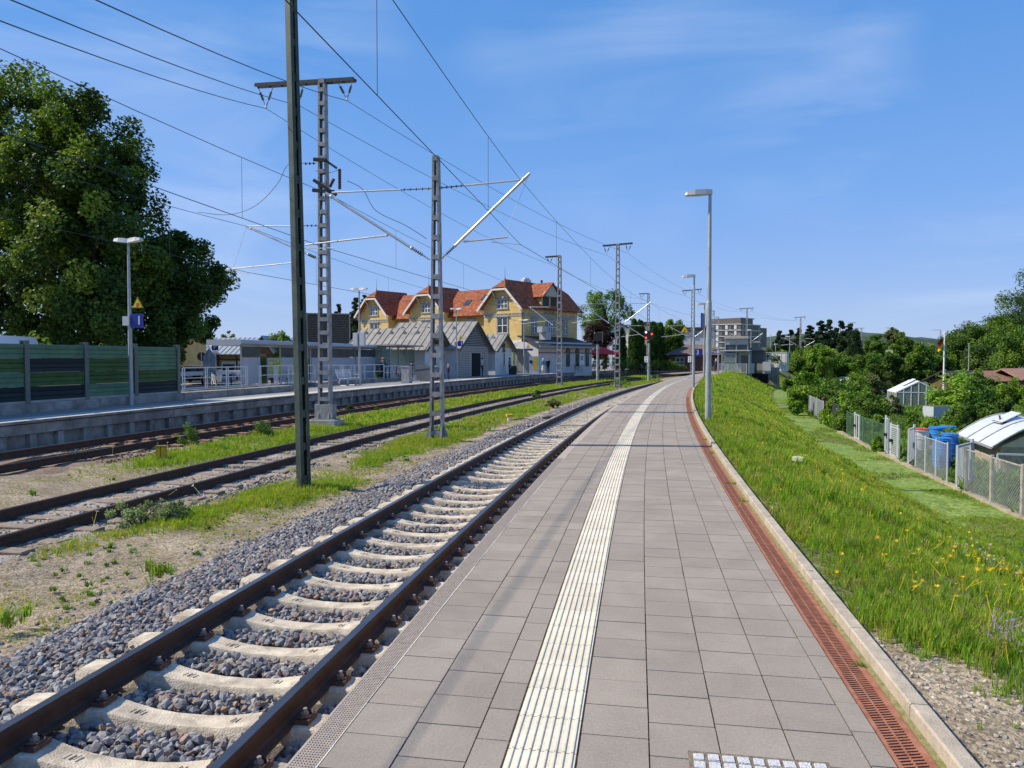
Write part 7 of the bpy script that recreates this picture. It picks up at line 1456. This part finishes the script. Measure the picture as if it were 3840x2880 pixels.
o = thing('white_pile', gat(2958, 150, -.6), 0, 'white covered heap with an orange marker on the grass beyond the bank', 'heap'); MB().prism([(-1.6, 0), (1.4, 0), (1.2, 1.2), (.6, 1.7), (-.6, .9)], -1, 1).build('cover', m_wht, o); MB().tube((-1.0, -.2, 1.6), (-1.0, -.3, 1.6), .6, n=14).build('orange_marker', mat('orange', (.85, .30, .02), .5, var=0), o); MB().tube((-1.0, -.15, 0), (-1.0, -.15, 1.6), .05, n=6).build('marker_post', m_galv, o)
p = on(2946, 1352, 0); o = thing('white_lamp', gat(2908, 125, -.3), 0, 'small distant lamp with a round pale head beyond the cabin', 'lamp'); MB().tube((0, 0, 0), (0, 0, 4.4), .06, n=6).build('pole', m_galv, o); MB().box((.1, 0, 4.45), (.5, .3, .2)).build('lamp_head', m_wht, o)
o = lamp(s_for(2960, 3.0), 3.0, -.3, ztop(1262, ts(s_for(2960, 3.0), 3).y) + .3, (-1,), 'distant single lamp right of the site cabin', .08, .05, .8, m_lampw); tri_sign(o, -1.4, 3.5, .9)
lamp(s_for(2889, 3.0), 3.0, -.3, ztop(1253, ts(s_for(2889, 3.0), 3).y) + .3, (-1,), 'distant slim lamp post behind the modern flats', .07, .04, .6, m_lampw)
lamp(s_for(2815, 2.0), 2.0, 0, ztop(1238, ts(s_for(2815, 2.0), 2).y), (-1,), 'platform lamp rising behind the lift housing roof', .08, .05, .7, m_lampw)
# ---- gardens: fence, gates, greenhouses, frame, barrels, flag
GZ = -1.93
m_wirep = mat('fence_wire', (.38, .40, .40), .6, metal=.2, var=0); m_wireg = mat('green_fence_wire', (.09, .17, .10), .6, var=0); m_gate = mat('pale_gate_paint', (.46, .49, .52), .5, var=.06)
def mesh_fence(px0, px1, t, h, label, m, mp, pitch=.075, r=.0045, post=.03, np_=None):
    s0, s1 = s_for(px0, t), s_for(px1, t); s0, s1 = min(s0, s1), max(s0, s1); o = thing('mesh_fence', ts(s0, t, GZ), 0, label, 'fence', 'garden fences along the path'); L = lambda s_, z: local(o, ts(s_, t, GZ + z)); mb = MB(); n = np_ or max(1, int(round((s1 - s0) / 2.3)))
    for d in (-1, 1):
        k = -h
        while k < (s1 - s0) + h:
            a, b = (k, k + h) if d > 0 else (k + h, k); z0, z1 = .04, h
            u0, u1 = max(0, min(s1 - s0, a)), max(0, min(s1 - s0, b))
            if a != b and abs(u1 - u0) > .02: f0, f1 = (u0 - a) / (b - a), (u1 - a) / (b - a); mb.bar(L(s0 + u0, z0 + (z1 - z0) * f0), L(s0 + u1, z0 + (z1 - z0) * f1), r * 2, r * 2)
            k += pitch
    mb.build('wire_mesh', m, o)
    for i in range(n + 1): MB().tube(L(s0 + (s1 - s0) * i / n, -.2), L(s0 + (s1 - s0) * i / n, h + .06), post, n=8).build('fence_post', mp, o)
    MB().tube(L(s0, h), L(s1, h), .012 if post < .04 else .02, n=5).build('top_rail', mp, o); return o
m_cpost = mat('concrete_fence_post', (.34, .32, .29), .9, var=.2, scale=6, bump=.3)
mesh_fence(3630, 3990, 12.1, 1.18, 'grey chain link fence with concrete posts at the right picture edge', m_wirep, m_cpost, .10, .0028, .05, 3)
mesh_fence(3440, 3560, 12.15, 1.15, 'grey chain link fence between the two pale gates', m_wirep, m_gate, .10, .0028, .025, 3)
mesh_fence(3345, 3372, 12.2, 1.2, 'short grey wire panel left of the white gate', m_wirep, m_gate, .12, .003, .04, 1)
mesh_fence(3180, 3318, 12.2, 1.1, 'thin green wire fence with climbing plants', m_wireg, m_wireg, .12, .003, .03, 4)
mesh_fence(3110, 3150, 12.2, 1.25, 'dark grey mesh fence beside the rusty post', mat('anthracite_wire', (.05, .06, .065), .6, var=0), mat('anthracite_post', (.05, .06, .065), .6, var=0), .09, .005, .04, 2)
mesh_fence(3010, 3090, 12.2, 1.15, 'pale wire fence at the far end of the garden path', m_wirep, m_gate, .14, .004, .03, 4)
def gate(px, t, w, h, label, n, open_=0.0, m=m_gate, vert=True):
    s_ = s_for(px, t); o = thing('garden_gate', ts(s_, t, GZ), tyaw(s_) + open_, label, 'gate', 'gates in the garden fence'); f = MB()
    for y in (0, w): f.box((0, y, h / 2), (.055, .055, h))
    for z in (.10, h - .03): f.box((0, w / 2, z), (.045, w, .045))
    f.build('gate_frame', m, o); b = MB()
    if vert:
        for i in range(n): b.box((0, (i + .5) * w / n, h / 2 + .03), (.02, w / n * .32, h - .2))
    else:
        for i in range(n): b.box((0, w / 2, .15 + (h - .2) * i / n), (.012, w, .022))
    b.build('gate_bars', m, o); MB().tube((0, w + .08, -.1), (0, w + .08, h + .08), .04, n=8).build('gate_post', m, o); MB().box((-.06, w - .1, h * .55), (.1, .16, .1)).build('lock', m_blk, o); return o
gate(3596, 12.1, 1.25, 1.22, 'pale blue grey garden gate with vertical bars, nearest in the fence', 11, math.radians(-35)); gate(3412, 12.15, .95, 1.25, 'white garden gate with vertical bars left of the blue barrels', 6, math.radians(-25)); gate(3376, 12.2, .9, 1.15, 'white wire garden gate with a black lock', 14, 0, vert=False); gate(3228, 12.2, .9, 1.15, 'narrow pale framed gate in the green fence', 2)
gate(3336, 12.2, .3, 1.4, 'slim white gate end with a tall post', 2)
for px, yb, yt, lab in ((3091, 1571, 1487, 'tall pointed rusty brown steel post in the garden fence'), (3019, 1540, 1480, 'second rusty brown post farther along the garden fence'), (2999, 1502, 1455, 'small rusty brown post at the far end of the path')):
    p = on(px, yb, GZ); h = (yb - yt) / F_PX * p.y; o = thing('rusty_post', p, .3, lab, 'post', 'rusty posts in the garden fence'); w = 22 / F_PX * p.y; MB().prism([(-w / 2, 0), (w / 2, 0), (w / 2, h * .9), (0, h), (-w / 2, h * .9)], -.05, .05).build('plate', mat('corten', (.13, .045, .028), .85, var=.25, scale=6), o); MB().box((0, .06, h * .3), (w * .9, .03, .06)).build('cross_plate', m_rust, o)
def greenhouse(px, yb, w, ln, ev, ap, rz, label, nw=6):
    p = on(px, yb, GZ); o = thing('greenhouse', p, rz, label, 'greenhouse', 'white framed greenhouses'); f = MB(); h = w / 2; gl = MB()
    for y in (0, ln):
        for i in range(nw + 1): x = -h + w * i / nw; f.box((x, y, (ev + (ap - ev) * (1 - abs(x) / h)) / 2), (.05, .05, ev + (ap - ev) * (1 - abs(x) / h)))
        f.bar((-h, y, ev), (0, y, ap), .06, .07); f.bar((h, y, ev), (0, y, ap), .06, .07); f.bar((-h, y, .05), (h, y, .05), .05, .1); f.bar((-h, y, ev), (h, y, ev), .05, .05)
    for x in (-h, h):
        f.bar((x, 0, ev), (x, ln, ev), .07, .08)
        for j in range(6): y = ln * j / 5; f.box((x, y, ev / 2), (.045, .045, ev)); f.bar((x, y, ev), (0, y, ap), .045, .045)
    f.bar((0, 0, ap), (0, ln, ap), .07, .08); f.build('frame', m_wht, o)
    for y in (0, ln): g = MB(); g.prism([(-h, .05), (h, .05), (h, ev), (0, ap), (-h, ev)], y - .006, y + .006); g.build('end_pane', m_glass, o)
    for sg in (-1, 1):
        g = MB(); g.box((sg * h, ln / 2, ev / 2), (.012, ln, ev)); g.build('side_pane', m_glass, o); g = MB(); slab(g, [(sg * h, 0, ev + .02), (sg * h, ln, ev + .02), (0, ln, ap + .02), (0, 0, ap + .02)], .012); g.build('roof_pane', mat('milky_roof_pane', (.66, .69, .68), .35, var=.06), o)
    g = MB(); slab(g, [(-h * .55, ln * .3, ev + (ap - ev) * .5 + .10), (-h * .55, ln * .6, ev + (ap - ev) * .5 + .10), (-.02, ln * .6, ap + .16), (-.02, ln * .3, ap + .16)], .02); g.build('roof_flap', m_wht, o); return o
greenhouse(3444, 1531, 2.95, 3.2, 1.15, 1.95, math.radians(-17), 'white framed glass greenhouse with a pitched roof in the gardens'); greenhouse(3340, 1462, 2.0, 2.4, 1.3, 2.1, math.radians(-14), 'smaller weathered greenhouse behind the white one', 4)
o = thing('bean_tunnel', on(3210, 1462, GZ), .2, 'pale rounded cloche frame left of the purple shrub', 'cloche'); MB().prism([(1.5 * math.cos(a), 1.5 * math.sin(a)) for a in np.linspace(0, math.pi, 10)], 0, 2.4).build('cover', mat('pale_net', (.5, .55, .5), .9, var=.1), o); MB().tube((1.2, 0, 0), (1.2, 0, 2.6), .04, n=6).box((1.2, 0, 2.7), (.16, .16, .4)).build('marker_pole', m_wht, o)
# cold frame hut with curved translucent lids
o = thing('cold_frame', Vector((16.95, 24.2, GZ)), math.radians(-17.6), 'low garden frame house with a curved pale translucent roof, one flap propped open', 'cold frame')
o.scale = (.74, 1.05, .86); MB().box((0, 0, .5), (3.2, 3.4, 1.0)).build('wall', mat('old_boards', (.46, .36, .23), .85, var=.25, scale=6), o); MB().prism([(-1.6, 1.0), (1.6, 1.0), (0.2, 1.85)], -1.7, 1.7).build('gable', mat('pale_boards', (.62, .53, .34), .85, var=.1, scale=6), o)
m_poly = mat('polycarbonate', (.60, .64, .70), .3, var=.1, scale=3); r = MB(); N = 7; pr = [(-2.0 + 2.2 * i / N, 1.0 + .92 * math.sin(i / N * math.pi / 2)) for i in range(N + 1)] + [(.2 + 1.8 * i / 4, 1.92 - .9 * (i / 4)) for i in range(1, 5)]
for i in range(len(pr) - 1): slab(r, [(pr[i][0], -1.95, pr[i][1]), (pr[i][0], 1.95, pr[i][1]), (pr[i + 1][0], 1.95, pr[i + 1][1]), (pr[i + 1][0], -1.95, pr[i + 1][1])], .02)
ro = r.build('roof', m_poly, o); b = MB()
for y in (-1.95, -.65, .65, 1.95): b.path([(x, y, z + .03) for x, z in pr], .022, 5)
b.build('roof_bar', m_galvd, ro); MB().bar((-2.05, -2, .98), (-2.05, 2, .98), .05, .08).build('eave_rail', m_galv, ro); MB().box((-.6, .3, 1.74), (.75, .9, .02)).build('roof_opening', m_dark, ro); q = MB(); slab(q, [(-1.0, -.15, 1.72), (-1.0, .75, 1.72), (-.2, .75, 2.12), (-.2, -.15, 2.12)], .02); q.build('open_flap', m_poly, ro); MB().bar((-.75, .3, 1.5), (-.85, .3, 1.98), .06, .06).build('prop', m_timb, ro)
MB().bar((-1.9, -2.2, .8), (1.8, -2.2, .8), .06, .06).bar((-1.9, -2.2, 0), (-1.9, -2.2, .8), .06, .06).build('front_rail', m_gate, o)
def barrel(px, yb, h, r, m, label, lid=None):
    p = on(px, yb, GZ); o = thing('water_barrel', p, 0, label, 'barrel', 'water barrels in the garden'); MB().tube((0, 0, 0), (0, 0, h * .5), r * .92, r, 18, cap=True).tube((0, 0, h * .5), (0, 0, h), r, r * .93, 18).build('body', m, o, smooth=True); b = MB(); [b.ring((0, 0, z), r * .985, .018, 'z', 20, 5) for z in (h * .3, h * .68, h * .97)]; b.build('hoops', m, o); MB().tube((0, 0, h), (0, 0, h + .04), r * .98, n=18).build('lid', lid or m, o); return o
m_bb = mat('barrel_blue', (.025, .20, .60), .45, var=.08, scale=5); m_wb = mat('barrel_white', (.62, .62, .57), .5, var=.08, scale=5)
barrel(3445, 1712, 1.0, .34, m_wb, 'white water barrel with a red rim, left of the blue barrels', m_redp); barrel(3530, 1757, .98, .28, m_bb, 'front blue water barrel behind the chain link fence'); barrel(3560, 1730, .95, .28, m_bb, 'second blue barrel, right behind the front one'); barrel(3515, 1672, .75, .34, m_bb, 'blue tub at the back of the garden plot'); barrel(3555, 1668, .75, .32, m_bb, 'rear blue tub beside the other tub')
p = on(3537, 1510, GZ); o = thing('flagpole', p, 0, 'tall white flagpole flying a black red and gold flag in the gardens', 'flagpole'); H = ztop(1249, p.y) - GZ; MB().tube((0, 0, 0), (0, 0, H), .075, .05, 10).ball((0, 0, H), .08).build('pole', m_wht, o); hang = MB()
fl = thing_f = None
cols_ = [mat('flag_black', (.012, .012, .012), .8, var=0), mat('flag_red', (.62, .02, .02), .8, var=0), mat('flag_gold', (.85, .58, .02), .8, var=0)]
for k in range(3):
    mb = MB(); n = 6
    for i in range(n + 1):
        u = i / n; x = -.06 - .46 * u; y = .10 * math.sin(u * 5 + k * .6); z0 = H - .35 - k * .24 - .45 * u; mb.v += [(x, y, z0), (x, y + .03 * math.sin(u * 7), z0 - .26)]
    for i in range(n): mb.f.append((2 * i, 2 * i + 2, 2 * i + 3, 2 * i + 1)); mb.m.append(0)
    q = mb.build('flag_stripe', cols_[k], o)
p = on(3630, 1490, GZ); o = thing('bare_pole', p, 0, 'plain grey pole without a flag, right of the flagpole', 'pole'); MB().tube((0, 0, 0), (0, 0, ztop(1290, p.y) - GZ), .05, .04, 8).build('pole', m_galv, o); MB().ball((0, 0, ztop(1290, p.y) - GZ), .06).build('knob', m_galv, o)
for px, y, w, h, lab, c_ in ((3600, 1395, 3.6, 2.6, 'dark roofed garden hut behind the vine hedge', m_slate), (3720, 1390, 3.0, 2.6, 'brown roofed garden hut behind the vines', mat('hut_tiles', (.30, .16, .11), .85, var=.2, scale=5)), (3830, 1385, 4.0, 2.8, 'brown roofed garden hut at the right edge', mat('hut_tiles2', (.36, .20, .14), .85, var=.2, scale=5))):
    o = thing('garden_hut', gat(px, 62, GZ), .35, lab, 'hut', 'garden huts'); MB().box((0, 0, h * .38), (w, 2.6, h * .76)).build('wall', m_timb, o); r = MB()
    for sg in (-1, 1): slab(r, [(-w / 2 - .4, sg * 1.8, h * .68), (w / 2 + .4, sg * 1.8, h * .68), (w / 2 + .4, 0, h), (-w / 2 - .4, 0, h)], .1)
    r.build('roof', c_, o); window(o, (.3, -1.3, h * .45), .7, .6, 'y', 2, .06, False)
p = on(2932, 1533, GZ); o = thing('stone_slab', p, .1, 'pale stone slab lying across the mown path', 'slab'); MB().box((0, 0, .05), (1.55, .7, .16)).build('slab', m_conc, o); MB().box((0, 0, .0), (1.7, .85, .1)).build('bed', m_soil, o)
p = on(3540, 1566, GZ); o = thing('raised_bed', p, .1, 'pale blue grey raised bed box in front of the greenhouse', 'raised bed'); MB().box((0, 0, .35), (2.1, 1.0, .7)).build('box', mat('blue_grey_boards', (.40, .46, .50), .7, var=.1), o); MB().box((0, 0, .71), (1.95, .85, .04)).build('soil', m_soil, o)
mb = MB(); sweep(mb, [(12.0, GZ - .05), (12.22, GZ - .05), (12.22, GZ + .07), (12.0, GZ + .07)], 9, 40, .8); tag(mb.build('edging_stones', mat('sandstone_edging', (.36, .30, .22), .9, var=.25, scale=4, bump=.4)), 'row of low edging stones under the garden fence', 'edging')

c = gat(-82, 45, -.6); o = thing('white_van', c, .1, 'roof of a white van just showing above the green barrier at the left edge', 'van'); MB().prism([(-1.0, .4), (1.0, .4), (1.02, 1.9), (.9, 3.1), (.7, 3.75), (-.7, 3.75), (-.9, 3.1), (-1.02, 1.9)], 0, 5.2).build('body', m_wht, o); MB().box((0, -.02, 2.5), (1.5, .05, .7)).build('rear_window', m_glz, o)
for x in (-.85, .85):
    for y in (.9, 4.2): MB().tube((x, y, .36), (x * 1.2, y, .36), .36, n=12).build('wheel', m_blk, o)
